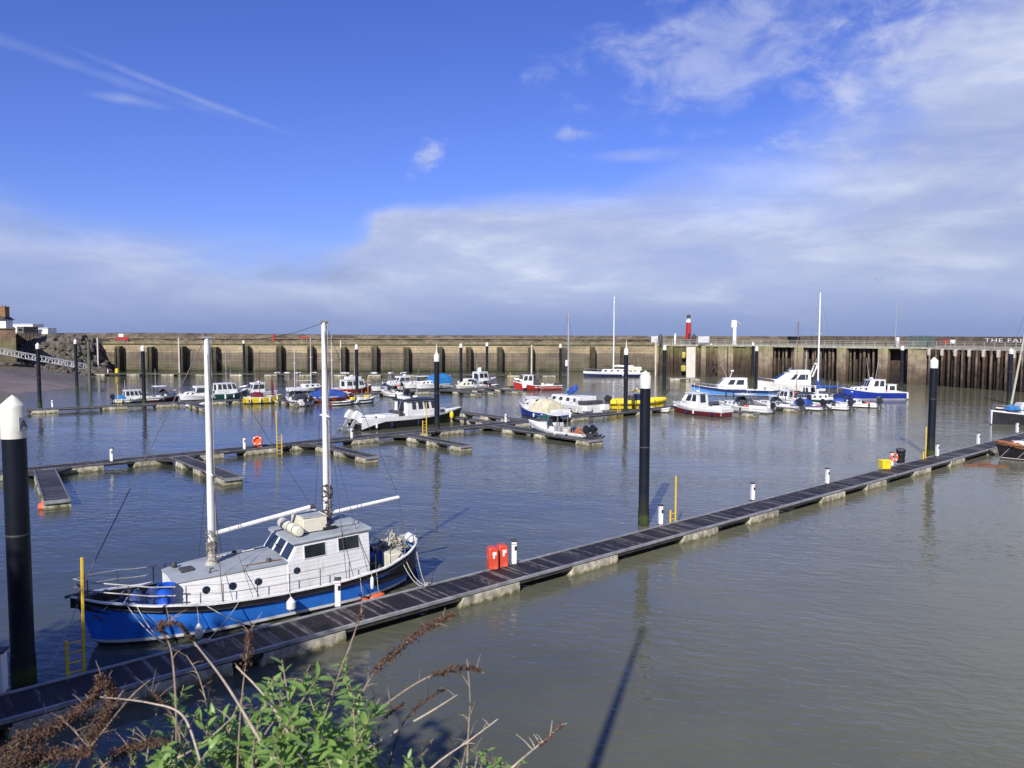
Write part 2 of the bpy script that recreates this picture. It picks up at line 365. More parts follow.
mb = MB(); mb.add([(XL, WY, -2), (XR, WY, -2), (XR, WY+0.25, 4.85), (XL, WY+0.25, 4.85)], [(0, 1, 2, 3)])
mb.add([(XL, WY+0.25, 4.85), (XR, WY+0.25, 4.85), (XR, WY+1.3, 6.9), (XL, WY+1.3, 6.9)], [(0, 1, 2, 3)])
mb.add([(XL, WY+0.25, -2), (XR, WY+8, -2), (XR, WY+8, 6.9), (XR, WY+1.3, 6.9), (XR, WY+.25, 4.85), (XR, WY, -2)], [(0, 1, 2, 3, 4, 5)])
mb.build('wall_face', m_wall, hw, smooth=False, recalc=False)
mb = MB(); mb.box((XL+XR)/2, WY+1.5, 7.02, XR-XL, 1.0, 0.24); mb.build('coping', m_turf, hw)
mb = MB(); mb.add([(XL, WY+2.0, 7.1), (XR, WY+2.0, 7.1), (XR, WY+8, 7.3), (XL, WY+8, 7.3)], [(0, 1, 2, 3)]); mb.build('quay_top', m_turf, hw, smooth=False)
pr = random.Random(3)
mb = MB(); rows = [[], [], [], []]
for i in range(300):
    x = -150 + i*(158/299*1.9)
    j = lambda a: pr.uniform(-a, a)
    rows[0].append((x, WY+8, 6.5)); rows[1].append((x, WY+8.6+j(.2), 8.3+j(.15))); hh = 9.35+.5*max(0, min(1, (-30-x)/70)); rows[2].append((x, WY+9.2+j(.2), hh+j(.10))); rows[3].append((x, WY+14, hh+.05+j(.08)))
mb.grid(rows); mb.build('parapet', m_rubble, hw, smooth=False)
m_tier = mat('pale_tier_stone', (0.20, 0.165, 0.10), 0.9, 0.4, 0.7, bump=.5, dirt=(.08, .085, .035), dirt_amt=.6, dirt_scale=.5)
mb = MB(); mb.box((XL+XR)/2, WY+4.2, 7.42, XR-XL, .6, .55); mb.build('low_tier', m_tier, hw)
mb = MB(); mb.box((XL+XR)/2, WY+8.5, 8.55, XR-XL-1, .5, .20); mb.build('string_course', m_tier, hw)
mb = MB()
for k in range(210):
    x = XL+.5+k*(XR-XL-1)/209+pr.uniform(-.2, .2); mb.box(x, WY+13, 9.42+.5*max(0, min(1, (-30-x)/70)), pr.uniform(.4, .7), .8, pr.uniform(.08, .22), rz=pr.uniform(-.2, .2))
o = mb.build('cope_stones', m_rubble, hw, smooth=False); o['kind'] = 'stuff'
for px_, py_, nm, lb, mt_, sz in ((121, 335.5, 'notice_sign', 'small white sign on the far wall above the first red rail', 'white_paint', (1.3, .1, .9)), (119.5, 338.5, 'barrier', 'left of two red barriers on the far wall below the white sign', 'red', (1.5, .3, .9)),
        (125.5, 338.5, 'barrier', 'right of two red barriers on the far wall below the white sign', 'red', (1.5, .3, .9)), (273.5, 338.0, 'post_box', 'small red cabinet on the far wall left of the mizzen mast', 'red', (.7, .5, 1.6)), (304, 337.5, 'barrier', 'red barrier on the far wall near the mizzen mast', 'red', (2.4, .3, .5))):
    p = pw(px_, py_, WY+6.0); t = thing(nm, lb, 'sign' if nm == 'notice_sign' else 'cabinet' if nm == 'post_box' else 'barrier', (p.x, p.y, 7.3)); h = p.z-7.3
    MB().box(0, 0, h, *sz).build('board', M[mt_], t, bevel=.03); MB().box(-sz[0]*.3, .05, h/2, .1, .1, h).build('post', M['mid_grey'], t); MB().box(sz[0]*.3, .05, h/2, .1, .1, h).build('post', M['mid_grey'], t)
for px_ in (120, 152, 184, 216, 248, 281, 312, 345, 376, 408, 441, 470, 501, 532, 566, 594, 625):
    c = gp(px_-2, 371.5)
    x = (px_-513.5)/769*(WY-1.2)
    wd = pr.uniform(1.30, 1.65)
    mb = MB(); mb.box(x, WY-0.75, 2.3, wd, 2.1, 8.5+pr.uniform(-.5, .3), taper=0.90)
    for k in (-1, 1): mb.box(x+k*wd*.33, WY-1.9, 2.2, wd*.26, 0.30, 8.0+pr.uniform(-.5, .2))
    mb.build('buttress', m_butt, hw, smooth=False)

# ------------------------------------------------------------------ pier head block and timber pier
m_block = zmat('pier_head_stain', [(0.0, (0.05, 0.042, 0.03)), (0.12, (0.04, 0.028, 0.018)), (0.40, (0.055, 0.034, 0.022)), (0.58, (0.085, 0.058, 0.032)), (0.72, (0.12, 0.10, 0.045)), (0.88, (0.15, 0.145, 0.055)), (1.0, (0.21, 0.19, 0.12))],
               7.6, wob=0.14, scale=0.5, streak=0.7, var=0.4)
m_col = zmat('pier_column_stain', [(0.0, (0.07, 0.055, 0.035)), (0.35, (0.14, 0.10, 0.07)), (0.5, (0.22, 0.17, 0.12)), (0.8, (0.30, 0.25, 0.15)), (0.95, (0.24, 0.23, 0.11)), (1.0, (0.3, 0.28, 0.2))], 7.6, wob=0.25, scale=0.9, streak=0.4, var=0.35)
m_timber = zmat('pier_timber', [(0.0, (0.030, 0.025, 0.016)), (0.25, (0.06, 0.045, 0.03)), (0.55, (0.11, 0.08, 0.055)), (0.8, (0.19, 0.15, 0.105)), (1.0, (0.13, 0.10, 0.07))], 7.4, wob=0.35, scale=0.8, streak=0.8, var=0.5)
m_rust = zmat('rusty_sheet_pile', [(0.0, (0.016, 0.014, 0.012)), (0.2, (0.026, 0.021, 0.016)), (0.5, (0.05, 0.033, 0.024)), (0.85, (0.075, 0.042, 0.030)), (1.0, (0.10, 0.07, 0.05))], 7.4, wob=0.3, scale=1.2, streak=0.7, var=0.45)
m_pale = mat('pale_concrete', (0.58, 0.54, 0.45), 0.85, 0.15, 1.5, bump=0.3, dirt=(0.22, 0.18, 0.12), dirt_amt=0.5, stretch=(1, 1, .3))
m_deckc = mat('pier_deck_concrete', (0.33, 0.31, 0.23), 0.85, 0.25, 1.2, bump=0.4, dirt=(0.13, 0.12, 0.07), dirt_amt=0.6)
m_rail = mat('weathered_rail', (0.33, 0.32, 0.25), 0.7, 0.2, 3)
P0 = gp(655, 375.8); P1 = gp(770, 378.5); P2 = gp(842, 381.9); P3 = gp(884, 383.3); P4 = gp(926, 385.0); P5 = gp(1018, 391.8)
P6 = P5 + (P5-P4)*2.2
pier = thing('pier', 'old harbour pier of concrete columns, timber piles and rusty sheet piling on the right', 'pier', (0, 0, 0))
DZ = 7.55
# solid head block
mb = MB()
back0 = Vector((P0.x*(WY+5)/P0.y, WY+5, 0)); back1 = Vector((P1.x+22, WY+5, 0))
ring = [P0, P1+Vector((0.0, 0, 0)), back1, back0]
mb.add([(p.x, p.y, -2) for p in ring]+[(p.x, p.y, DZ-.5) for p in ring], [(0, 1, 5, 4), (1, 2, 6, 5), (2, 3, 7, 6), (3, 0, 4, 7), (4, 5, 6, 7)])
mb.build('pier_head', m_block, pier, smooth=False)
def along(a, b, t, off=0.0):
    d = (b-a); n = Vector((-d.y, d.x, 0)).normalized()
    if n.y > 0: n = -n
    p = a+d*t; return p+n*off, math.atan2(d.y, d.x)
def on_px(a, b, px_, off=0.0):      # point of the line a-b seen at column px_
    lo, hi = -2.0, 3.0
    for _ in range(50):
        t = (lo+hi)/2; p = a+(b-a)*t
        if 512+769*p.x/p.y < px_: lo = t
        else: hi = t
    return along(a, b, t, off)
# buttress posts on the head block
for px_, wd, mm in ((657, 1.0, m_col), (672, 0.8, m_block), (704, 1.1, m_col), (712, 0.7, m_block), (723, 2.0, m_col), (731, 1.1, m_col), (748, 0.9, m_block), (765, 3.4, m_col)):
    p, a = on_px(P0, P1, px_, 0.35)
    mb = MB(); mb.box(p.x, p.y, 2.8, wd, 0.9, 9.0, rz=a); mb.build('pier_post', mm, pier, smooth=False)
p, a = on_px(P0, P1, 692, 0.9)
mb = MB(); mb.box(p.x, p.y, 2.6, 2.1, 1.6, 8.8, rz=a); mb.build('pale_column', m_pale, pier, bevel=0.06)['label'] = 'pale concrete column with yellow fenders'
p, a = on_px(P0, P1, 684.5, 1.2)
mb = MB(); mb.lathe([(0.5, 0), (.62, .3), (.62, 1.1), (.5, 1.4)], p.x, p.y, 1.3, 12); mf = mat('faded_yellow', (0.42, 0.34, 0.06), 0.8, 0.3, 2); mb.build('yellow_fender', mf, pier); mb = MB(); mb.lathe([(0.4, 0), (.5, .3), (.5, 1.1), (.4, 1.4)], p.x, p.y, 4.4, 12)
mb.build('yellow_fender', mf, pier)
# diagonal brace timbers
p, a = on_px(P0, P1, 712, 0.9); q, a2 = on_px(P0, P1, 717, 0.9)
mb = MB(); mb.tube([(p.x, p.y, 6.2), (q.x, q.y, 1.0)], 0.16, 6); mb.tube([(p.x+1, p.y, 3.5), (q.x-1.5, q.y, 0.4)], 0.12, 6); mb.build('brace', m_timber, pier)
# recessed timber piles, dark backing
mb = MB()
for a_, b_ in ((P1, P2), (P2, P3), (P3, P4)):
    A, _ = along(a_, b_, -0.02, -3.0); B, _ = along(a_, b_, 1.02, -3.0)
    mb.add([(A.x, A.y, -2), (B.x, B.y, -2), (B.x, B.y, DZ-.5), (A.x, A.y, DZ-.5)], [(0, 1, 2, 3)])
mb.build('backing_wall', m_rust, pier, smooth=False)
tp = random.Random(11)
for a_, b_, n_ in ((P1, P2, 17), (P2, P3, 9), (P3, P4, 9)):
    for k in range(n_):
        if a_ is P3 and k in (1, 2, 3): continue       # dark opening
        p, a = along(a_, b_, (k+.5)/n_+tp.uniform(-.008, .008), -0.8-tp.uniform(0, .5))
        mb = MB(); r_ = tp.uniform(.19, .30); mb.tube([(p.x, p.y, -2), (p.x+tp.uniform(-.12, .12), p.y, DZ-.5)], [r_, r_*.9], 8)
        mb.build('timber_pile', m_timber, pier)
for px_ in (800, 842, 884):
    p, a = on_px(P1, P4, px_, 0.1) if px_ != 842 else (P2, math.atan2((P3-P1).y, (P3-P1).x))
    mb = MB(); mb.box(p.x, p.y, 2.7, 1.9, 1.9, 9.0, rz=a); mb.build('concrete_column', m_col, pier, bevel=0.08)
# concrete bay then sheet piling
A, aa = on_px(P3, P4, 908, 0.3); B = P4
mb = MB(); d = (B-A).normalized(); nb_ = Vector((-d.y, d.x, 0))
if nb_.y < 0: nb_ = -nb_
mb.add([tuple(v) for v in [A, B, B+nb_*4, A+nb_*4]]+[(v.x, v.y, DZ-.4) for v in [A, B, B+nb_*4, A+nb_*4]], [(0, 1, 5, 4), (1, 2, 6, 5), (3, 0, 4, 7), (4, 5, 6, 7)])
mb.build('concrete_bay', m_col, pier, smooth=False)
L = (P6-P4).length; n_ = 44; rows = [[], []]
dd = (P6-P4).normalized(); nn_ = Vector((dd.y, -dd.x, 0))
if nn_.x > 0: nn_ = -nn_
k = 0; s_ = 0.0; mb = MB()
while s_ < L:
    for off, ds in ((0.0, 0.45), (0.0, 0.0), (-.55, 0.2), (-.55, 0.45)):
        p = P4+dd*s_+nn_*off; rows[0].append((p.x, p.y, -2)); rows[1].append((p.x, p.y, DZ-.45)); s_ += ds
mb.grid(rows); mb.build('sheet_piling', m_rust, pier, smooth=False)
s_ = 0.8
while s_ < L*.98:
    p = P4+dd*s_+nn_*0.32
    mb = MB(); mb.tube([(p.x, p.y, -2), (p.x, p.y, DZ-.5)], 0.21, 7)
    q = p+nn_*0.08
    mb.build('fender_pile', m_timber, pier)
    if int(s_/1.45) % 2 == 0:
        mb = MB(); mb.box(q.x, q.y, DZ-.95, 0.35, 0.5, 1.3, rz=math.atan2(dd.y, dd.x)); mb.build('corbel', m_pale, pier)
    s_ += 1.45
# deck slab following the edge
edge = [P0, P1, P2, P3, P4, P6]; bk = [Vector((P0.x*(WY+5)/P0.y, WY+5, 0)), Vector((P1.x+13, P1.y+17, 0)), P2+Vector((13, 15, 0)), P3+Vector((14, 13, 0)), P4+Vector((15, 9, 0)), P6+Vector((15, 4.5, 0))]
mb = MB(); rows = [[(p.x, p.y, DZ-.42) for p in edge], [(p.x, p.y-.45, DZ-.42) for p in edge], [(p.x, p.y-.45, DZ) for p in edge], [(p.x, p.y, DZ+.02) for p in bk], [(p.x, p.y, DZ-.42) for p in bk]]
mb.grid(rows); mb.build('deck_slab', m_deckc, pier, smooth=False)
# railing along the edge
for a_, b_, in ((P0, P1), (P1, P2), (P2, P3), (P3, P4), (P4, P6)):
    mb = MB(); l_ = (b_-a_).length; n_ = max(2, int(l_/2.0))
    for k in range(n_+1):
        p = a_+(b_-a_)*(k/n_); mb.box(p.x, p.y, DZ+.55, 0.10, 0.10, 1.1)
    for z in (0.4, 0.75, 1.1): mb.tube([(a_.x, a_.y, DZ+z), (b_.x, b_.y, DZ+z)], 0.05, 5)
    mb.build('railing', m_rail, pier)
# rear parapet of the pier
mb = MB(); rows = [[(p.x, p.y, DZ) for p in bk[1:]], [(p.x, p.y, DZ+2.05) for p in bk[1:]], [(p.x+1.2, p.y+1.0, DZ+2.05) for p in bk[1:]]]
mb.grid(rows); mb.build('pier_parapet', mat('dark_parapet', (0.085, 0.066, 0.050), 0.9, 0.4, 1.0, bump=0.5, dirt=(0.16, 0.13, 0.08), dirt_amt=0.4, stretch=(1, 1, .5)), pier, smooth=False)
mb = MB(); pA, pB = Vector((P0.x*(WY+5)/P0.y, WY+5, 0)), bk[1]
rows = [[(p.x, p.y, DZ) for p in (pA, Vector((back1.x-6, WY+4, 0)), pB)], [(p.x, p.y, 9.45) for p in (pA, Vector((back1.x-6, WY+4, 0)), pB)], [(p.x, p.y+2, 9.45) for p in (pA, Vector((back1.x-6, WY+4, 0)), pB)]]
mb.grid(rows); mb.build('parapet', m_rubble, pier, smooth=False)
# painted words on the parapet
fc = bpy.data.curves.new('wall_lettering', 'FONT'); fc.body = 'THE FAIR SU'; fc.size = 1.75; fc.extrude = 0.01; fc.space_character = 1.15
fo = bpy.data.objects.new('wall_lettering', fc); COL.objects.link(fo)
d = (bk[5]-bk[4]).normalized(); p, a = on_px(bk[4], bk[5], 984, 0.08)
dg = bpy.context.evaluated_depsgraph_get(); me = bpy.data.meshes.new_from_object(fo.evaluated_get(dg)); bpy.data.objects.remove(fo)
lo = bpy.data.objects.new('wall_lettering', me); COL.objects.link(lo); me.materials.clear(); me.materials.append(mat('white_lettering', (0.75, 0.75, 0.75), 0.7))
lo.parent = pier; lo.matrix_local = Matrix.Translation((p.x, p.y, DZ+0.95)) @ Matrix.Rotation(a, 4, 'Z') @ Matrix.Rotation(R(90), 4, 'X') @ Matrix.Scale(1.9, 4, (1, 0, 0)) @ Matrix.Scale(0.62, 4)
# floating pontoon at the foot of the pier head
# green mesh container on the pier
g0, a = on_px(P3, P4, 905, -3.0); g1, _ = on_px(P3, P4, 929, -3.0)
t = thing('mesh_cage', 'green steel mesh cage standing on the pier deck beside the railing', 'cage', ((g0.x+g1.x)/2, (g0.y+g1.y)/2, DZ+.02), math.atan2((g1-g0).y, (g1-g0).x))
gl = (g1-g0).length; m_gs = mat('teal_steel', (0.05, 0.12, 0.12), 0.6, 0.2, 3)
mb = MB()
for x in (-gl/2, -gl/6, gl/6, gl/2):
    for y in (-.7, .7): mb.box(x, y, 1.1, .12, .12, 2.2)
for z in (.1, 1.1, 2.15):
    for y in (-.7, .7): mb.box(0, y, z, gl, .08, .08)
mb.build('frame', m_gs, t)
mb = MB()
for k in range(26): mb.box(-gl/2+gl*k/25, -.68, 1.1, .035, .03, 2.1)
for k in range(9): mb.box(0, -.66, .2+.24*k, gl, .03, .035)
mb.build('mesh_panel', m_gs, t)
# lamp post on the pier
def lamp_post(px_, ytop, label):
    p, a = on_px(P3, P4, px_, -1.6); top = pw(px_, ytop, p.y)
    t = thing('lamp_post', label, 'lamp post', (p.x, p.y, DZ)); h = top.z-DZ
    mb = MB(); mb.tube([(0, 0, 0), (0, 0, h)], [.11, .06], 8); mb.build('pole', M['mid_grey'], t)
    mb = MB(); mb.box(0.1, 0, h+.05, .7, .3, .16); mb.build('lamp_head', M['mid_grey'], t)
lamp_post(892.5, 302.5, 'tall thin grey lamp post standing on the pier near the mesh cage')
# small white boxes on the pier
for px_, nm, lb, mt_ in ((896, 'cabinet', 'small white cabinet on the pier deck beside the lamp post', M['white_paint']), (943, 'notice_board', 'red and white notice board fixed on the pier railing', M['red']), (950, 'notice_board', 'white notice board on the pier railing right of the red one', M['white_paint'])):
    p, a = on_px(P3, P4, px_, -0.5) if px_ < 926 else on_px(P4, P5, px_, -0.5)
    t = thing(nm, lb, 'cabinet' if nm == 'cabinet' else 'sign', (p.x, p.y, DZ), 0.0)
    mb = MB(); mb.box(0, 0, 1.1, 1.0 if nm != 'cabinet' else .55, .15 if nm != 'cabinet' else .5, .7 if nm != 'cabinet' else 1.6, taper=.95)
    if nm != 'cabinet': mb.box(-.35, 0, .4, .07, .07, .8); mb.box(.35, 0, .4, .07, .07, .8)
    else: mb.box(0, 0, .15, .5, .45, .3)
    mb.build('board' if nm != 'cabinet' else 'housing', mt_, t, bevel=.02)

# lighthouse
def lighthouse():
    Yl = 196.0; b = pw(688.3, 337.5, Yl); zb = 8.4
    t = thing('lighthouse', 'small red and white hexagonal lighthouse on the end of the breakwater', 'lighthouse', (b.x, Yl, zb))
    z1 = pw(688, 322.5, Yl).z-zb; z2 = pw(688, 319, Yl).z-zb; z3 = pw(688, 314.5, Yl).z-zb
    mb = MB(); mb.lathe([(.78, 0), (.62, z1)], 0, 0, 0, 6, 0); mb.lathe([(.95, -1.2), (.92, 0.25)], 0, 0, 0, 6, 1); mb.build('tower', [M['red'], M['dark_grey']], t, ang=20)
    mb = MB(); mb.lathe([(.62, z1), (.58, z2)], 0, 0, 0, 6); mb.lathe([(.78, z2), (.78, z2+.1)], 0, 0, 0, 6); mb.build('white_band', M['white_paint'], t, ang=20)
    mb = MB(); mb.lathe([(.5, z2+.1), (.5, z2+.75), (.62, z2+.8), (.2, z3-.1), (.05, z3)], 0, 0, 0, 8); mb.build('lantern', M['dark_grey'], t, ang=20)
    mb = MB(); mb.box(0, -.68, 1.0, .45, .12, 1.6); mb.build('door', M['black'], t)
lighthouse()
# white pillar with arm
def pillar():
    Yl = 178.0; b = pw(734.5, 339.5, Yl); t = thing('signal_pillar', 'white pillar with a boxed head and arm standing on the pier head', 'signal pillar', (b.x, Yl, DZ))
    zt = pw(735, 320, Yl).z-DZ; zm = pw(735, 326, Yl).z-DZ
    mb = MB(); mb.lathe([(.62, 0), (.5, .5), (.42, 1.0), (.42, zm)], 0, 0, 0, 10); mb.build('post', M['white_paint'], t)
    mb = MB(); mb.box(-.25, 0, (zm+zt)/2-.2, 1.25, .9, zt-zm+.3, taper=.85); mb.build('head', M['white_paint'], t, bevel=.05)
    mb = MB(); mb.box(.65, 0, zt-.55, 1.5, .35, .35, ry=.5); mb.build('arm', M['mid_grey'], t)
pillar()
def small_things_on_head():
    for px_, yt, yb, nm, lb, mt_, wd in ((661.5, 334, 339, 'bin', 'dark round bin on the left end of the pier head', M['dark_grey'], .85), (676, 333.5, 339, 'bollard', 'white bollard left of the lighthouse on the pier head', M['white_paint'], .5), (695, 334, 339, 'bin', 'dark box beside the foot of the lighthouse', M['black'], .8)):
        b = pw(px_, yb, 182.0); h = pw(px_, yt, 182.0).z-DZ
        o = MB().lathe([(wd*.5, 0), (wd*.5, h*.8), (wd*.35, h*.9), (wd*.3, h)], 0, 0, 0, 10).build(nm, mt_); o.location = (b.x, 183.0, DZ); tag(o, lb, nm)
    for px_, lb in ((657.5, 'white notice sign at the left corner of the pier head'), (702, 'large white notice sign right of the lighthouse')):
        b = pw(px_, 340, 180.0); wd = 1.6 if px_ < 670 else 2.6; t = thing('sign_board', lb, 'sign', (b.x, P0.y-.3 if px_ < 670 else 178.4, DZ))
        MB().box(0, 0, 1.2, wd, .06, 1.5).build('panel', mat('sign_white', (0.5, 0.5, 0.5), 0.6, 0.15, 1.5), t)
        mb = MB(); mb.box(-wd*.35, .06, .9, .08, .06, 1.9); mb.box(wd*.35, .06, .9, .08, .06, 1.9); mb.build('post', M['mid_grey'], t)
small_things_on_head()
# ------------------------------------------------------------------ floating walkways
DK = 0.50
def deck_mat(name, base, pale):
    mt = bpy.data.materials.new(name); mt.use_nodes = True; N = NT(mt.node_tree)
    tc = N.n('ShaderNodeTexCoord').outputs['Object']; sp = N.n('ShaderNodeSeparateXYZ', {0: tc})
    x = sp.outputs[0]; pit = 0.13
    cell = N.m('FLOOR', N.m('DIVIDE', x, pit)); fr = N.m('FRACT', N.m('DIVIDE', x, pit))
    rnd_ = N.n('ShaderNodeTexWhiteNoise', {1: cell}, noise_dimensions='1D').outputs[0]
    gap = N.m('MULTIPLY', N.mr(fr, 0.0, 0.10), N.mr(fr, 1.0, 0.90))
    n = N.noise(N.vmul(tc, (1.0, .5, 1)), 1.1, 5, 0.6); fine = N.noise(N.vmul(tc, (9, 1.6, 1)), 2.0, 4, .6)
    wear = N.m('MULTIPLY', N.mr(rnd_, 0.55, 0.80), N.mr(N.m('ADD', N.m('MULTIPLY', fine, .55), N.m('MULTIPLY', n, .45)), 0.42, 0.56))
    col = N.mix(N.mr(n, .3, .7), c4(tuple(b*.7 for b in base)), c4(tuple(b*1.4 for b in base)))
    col = N.mix(N.m('MULTIPLY', wear, .8), col, c4(pale))
    col = N.mix(gap, (0.004, 0.004, 0.004, 1), col)
    p = N.n('ShaderNodeBsdfPrincipled', {'Base Color': col, 'Roughness': 0.6, 'Specular IOR Level': 0.35})
    b = N.n('ShaderNodeBump', {'Strength': .6, 'Distance': .02, 'Height': N.m('ADD', gap, N.m('MULTIPLY', fine, .3))}); N.set(p, 'Normal', b.outputs[0])
    N.n('ShaderNodeOutputMaterial', {0: p}); return mt
m_deck = deck_mat('dark_deck_planks', (0.022, 0.017, 0.018), (0.21, 0.19, 0.17))
m_deck2 = deck_mat('grey_deck_planks', (0.040, 0.036, 0.036), (0.13, 0.125, 0.12))
m_edge = mat('edge_beam_metal', (0.34, 0.34, 0.34), 0.5, 0.2, 2.0, metal=0.35, dirt=(0.10, 0.09, 0.08), dirt_amt=0.5)
m_edge2 = mat('weathered_edge_beam', (0.15, 0.145, 0.14), 0.6, 0.35, 2.0, metal=0.2, dirt=(0.05, 0.045, 0.04), dirt_amt=0.6)
m_side = mat('dark_side_beam', (0.030, 0.027, 0.025), 0.7, 0.35, 2.0, dirt=(0.12, 0.11, 0.09), dirt_amt=0.35)
def walkway(name, label, a, b, width, floats, cat='floating walkway', dm=None, group=None, flen=3.0, th=0.24, em=None):
    em = em or (m_edge2 if dm is m_deck2 else m_edge)
    d = b-a; L = d.length; ang = math.atan2(d.y, d.x)
    t = thing(name, label, cat, (a.x, a.y, 0), ang, group)
    mb = MB(); mb.box(L/2, 0, DK-0.05, L, width-.16, .08); mb.build('deck', dm or m_deck, t, smooth=False)
    for s in (-1, 1):
        mb = MB(); mb.box(L/2, s*(width/2-.05), DK-.02, L, .10, .12)
        k = 3.0
        while k < L: mb.box(k, s*(width/2-.05), DK-.015, .03, .115, .13); k += 3.0
        mb.build('edge_beam', em, t, bevel=.012)
        mb = MB(); mb.box(L/2, s*(width/2-.10), DK-.155, L-.05, .10, .13); mb.build('side_beam', m_side, t)
    mb = MB(); mb.box(-.03, 0, DK-.09, .06, width, .20); mb.build('end_beam', m_edge, t, bevel=.012)
    mb = MB(); mb.box(L+.03, 0, DK-.09, .06, width, .20); mb.build('end_beam', m_edge, t, bevel=.012)
    for s in floats:
        l = flen; w2 = width/2+.02; h0, h1 = -.3, DK-.12
        prof = [(-l/2+.10, h0), (l/2-.04, h0), (l/2, h0+.2), (l/2-.03, h1), (-l/2+.16, h1), (-l/2, h0+.30)]
        o = MB().prism([(s+x, z) for x, z in prof], -w2, w2).build('float', M['concrete_float'], t, smooth=False)
    return t, a, d.normalized()
def s_on(a, d, px_):         # distance along a walkway of the point seen in column px_
    lo, hi = -60.0, 260.0
    for _ in range(50):
        m = (lo+hi)/2; p = a+d*m
        if 512+769*p.x/p.y < px_: lo = m
        else: hi = m
    return m
A_far0, A_far1 = gp(0, 694.6, DK), gp(1010, 436, DK); A_n0, A_n1 = gp(0, 722.9, DK), gp(1010, 442.6, DK)
AW = 1.72
dA = (A_far1-A_far0).normalized(); nA = Vector((-dA.y, dA.x, 0))       # nA points away from the camera
A0 = (A_far0+A_n0)/2 - dA*4.0; A1 = gp(1075, 423, DK)
A1 = A0+dA*(A1-A0).dot(dA)
# floats seen on the near edge
sA = [s_on(A0-nA*AW/2, dA, x) for x in (60, 173, 300, 491, 597, 704, 768, 838, 881, 927, 962, 1000)]
wA = walkway('floating_walkway', 'long dark planked floating walkway crossing the foreground beside the blue ketch', A0, A1, AW, sA, flen=2.9)[0]
A0z = A0.copy()
B0, B1 = gp(-40, 475.8, DK), gp(665, 407.5, DK)
dB = (B1-B0).normalized(); nB = Vector((-dB.y, dB.x, 0)); BL = s_on(B0, dB, 850); B1 = B0+dB*BL
fl = [s_on(B0, dB, x) for x in (5, 76, 147, 200, 255, 300, 360, 410, 447, 520, 575, 640, 665, 700, 740, 780, 820)]
walkway('floating_walkway', 'middle floating walkway with an orange lifebuoy and fingers on both sides', B0, B1, 1.75, fl, dm=m_deck2, flen=2.8)
C0, C1 = gp(22, 410, DK), gp(522, 386, DK)
dC = (C1-C0).normalized(); nC = Vector((-dC.y, dC.x, 0))
fl = [s_on(C0, dC, x) for x in (42, 112, 165, 212, 240, 268, 300, 330, 360, 390, 420, 450, 480, 500)]
walkway('floating_walkway', 'third floating walkway lined with small boats towards the far wall', C0, C1, 1.7, fl, dm=m_deck2, flen=3.0)
D0, D1 = gp(84, 373.3, DK), gp(566, 374.9, DK)
dD = (D1-D0).normalized()
walkway('floating_walkway', 'farthest low pontoon running along the foot of the buttressed wall', D0, D1, 2.0, [(D1-D0).length*(k+.5)/14 for k in range(14)], dm=m_deck2, flen=3.0, em=mat('weathered_beam', (0.11, 0.095, 0.07), .8, .6, .25))
walkway('mooring_pontoon', 'short low pontoon with white floats below the pale column of the pier head', gp(669, 378.2, DK), gp(697, 378.4, DK), 1.4, [1.2, 5.4], 'pontoon', flen=2.2)
# fingers
fing = 'finger pontoons branching off the floating walkways'
def finger(a, b, label, wd=1.15, n=3, far=False):
    # round the inner end under the walkway; gusset triangles at the root
    d = (b-a); L = d.length; dn = d.normalized(); q = Vector((-dn.y, dn.x, 0))
    n = min(n, 3); fl = [L*(k+.62)/n for k in range(n)]; fl[-1] = L-.85
    t = walkway('finger_pontoon', label, a, b, wd, fl, 'finger pontoon', m_deck2, fing, flen=1.6)[0]
    mb = MB(); w2 = wd/2
    for s in (-1, 1): mb.add([(0.0, s*w2, DK-.02), (1.5, s*w2, DK-.02), (0.0, s*(w2+1.0), DK-.02), (0.0, s*w2, DK-.16), (1.5, s*w2, DK-.16), (0.0, s*(w2+1.0), DK-.16)], [(0, 1, 2), (5, 4, 3), (1, 2, 5, 4), (0, 1, 4, 3), (2, 0, 3, 5)])
    mb.build('gusset', m_side, t, smooth=False)
    return t
def off_edge(p, d, nrm, wd):   # start a finger just outside the walkway edge
    return p
def from_walk(W0, dW, px_, side, ln, label, wd=1.15, n=3, skew=0.0, ww=1.75):
    nW = Vector((-dW.y, dW.x, 0)); s = s_on(W0, dW, px_); p = W0+dW*s
    dirn = (nW if side > 0 else -nW)
    a = p+dirn*(ww/2+.03); return finger(a, a+dirn*ln, label, wd, n)
def tip_len(W0, dW, px0, tip, ww=1.75):
    s = s_on(W0, dW, px0); p = W0+dW*s; return (tip-p).length-ww/2
# near side of B
finger(B0+dB*s_on(B0, dB, 38)-nB*.9, gp(57, 500, DK), 'finger pontoon at the far left with a red buoy at its tip', 1.35, 3)
from_walk(B0, dB, 171, -1, 11.4, 'empty finger pontoon just left of the main mast of the ketch', 1.25, 4)
from_walk(B0, dB, 309, -1, 9.6, 'empty finger pontoon directly behind the mizzen mast of the ketch', 1.15, 4)
from_walk(B0, dB, 399, -1, 9.6, 'empty finger pontoon below the black hulled boat, by the yellow ladder', 1.2, 4)
from_walk(B0, dB, 490, -1, 14.2, 'broad finger pontoon carrying the green and white outboard boat', 1.9, 3)
from_walk(B0, dB, 529, 1, 11.5, 'empty far side finger pontoon left of the boat under the cream tarpaulin', 1.15, 4)
from_walk(B0, dB, 500, 1, 8.5, 'short empty finger pontoon right of the bow of the black hulled boat', 1.1, 3)
from_walk(B0, dB, 680, -1, 10.5, 'finger pontoon under the stern of the maroon and white cabin boat', 1.2, 4)
from_walk(B0, dB, 722, -1, 10.5, 'finger pontoon right of the maroon and white cabin boat', 1.2, 4)
from_walk(B0, dB, 772, -1, 9.5, 'finger pontoon between the white outboard boats on the right', 1.1, 3)
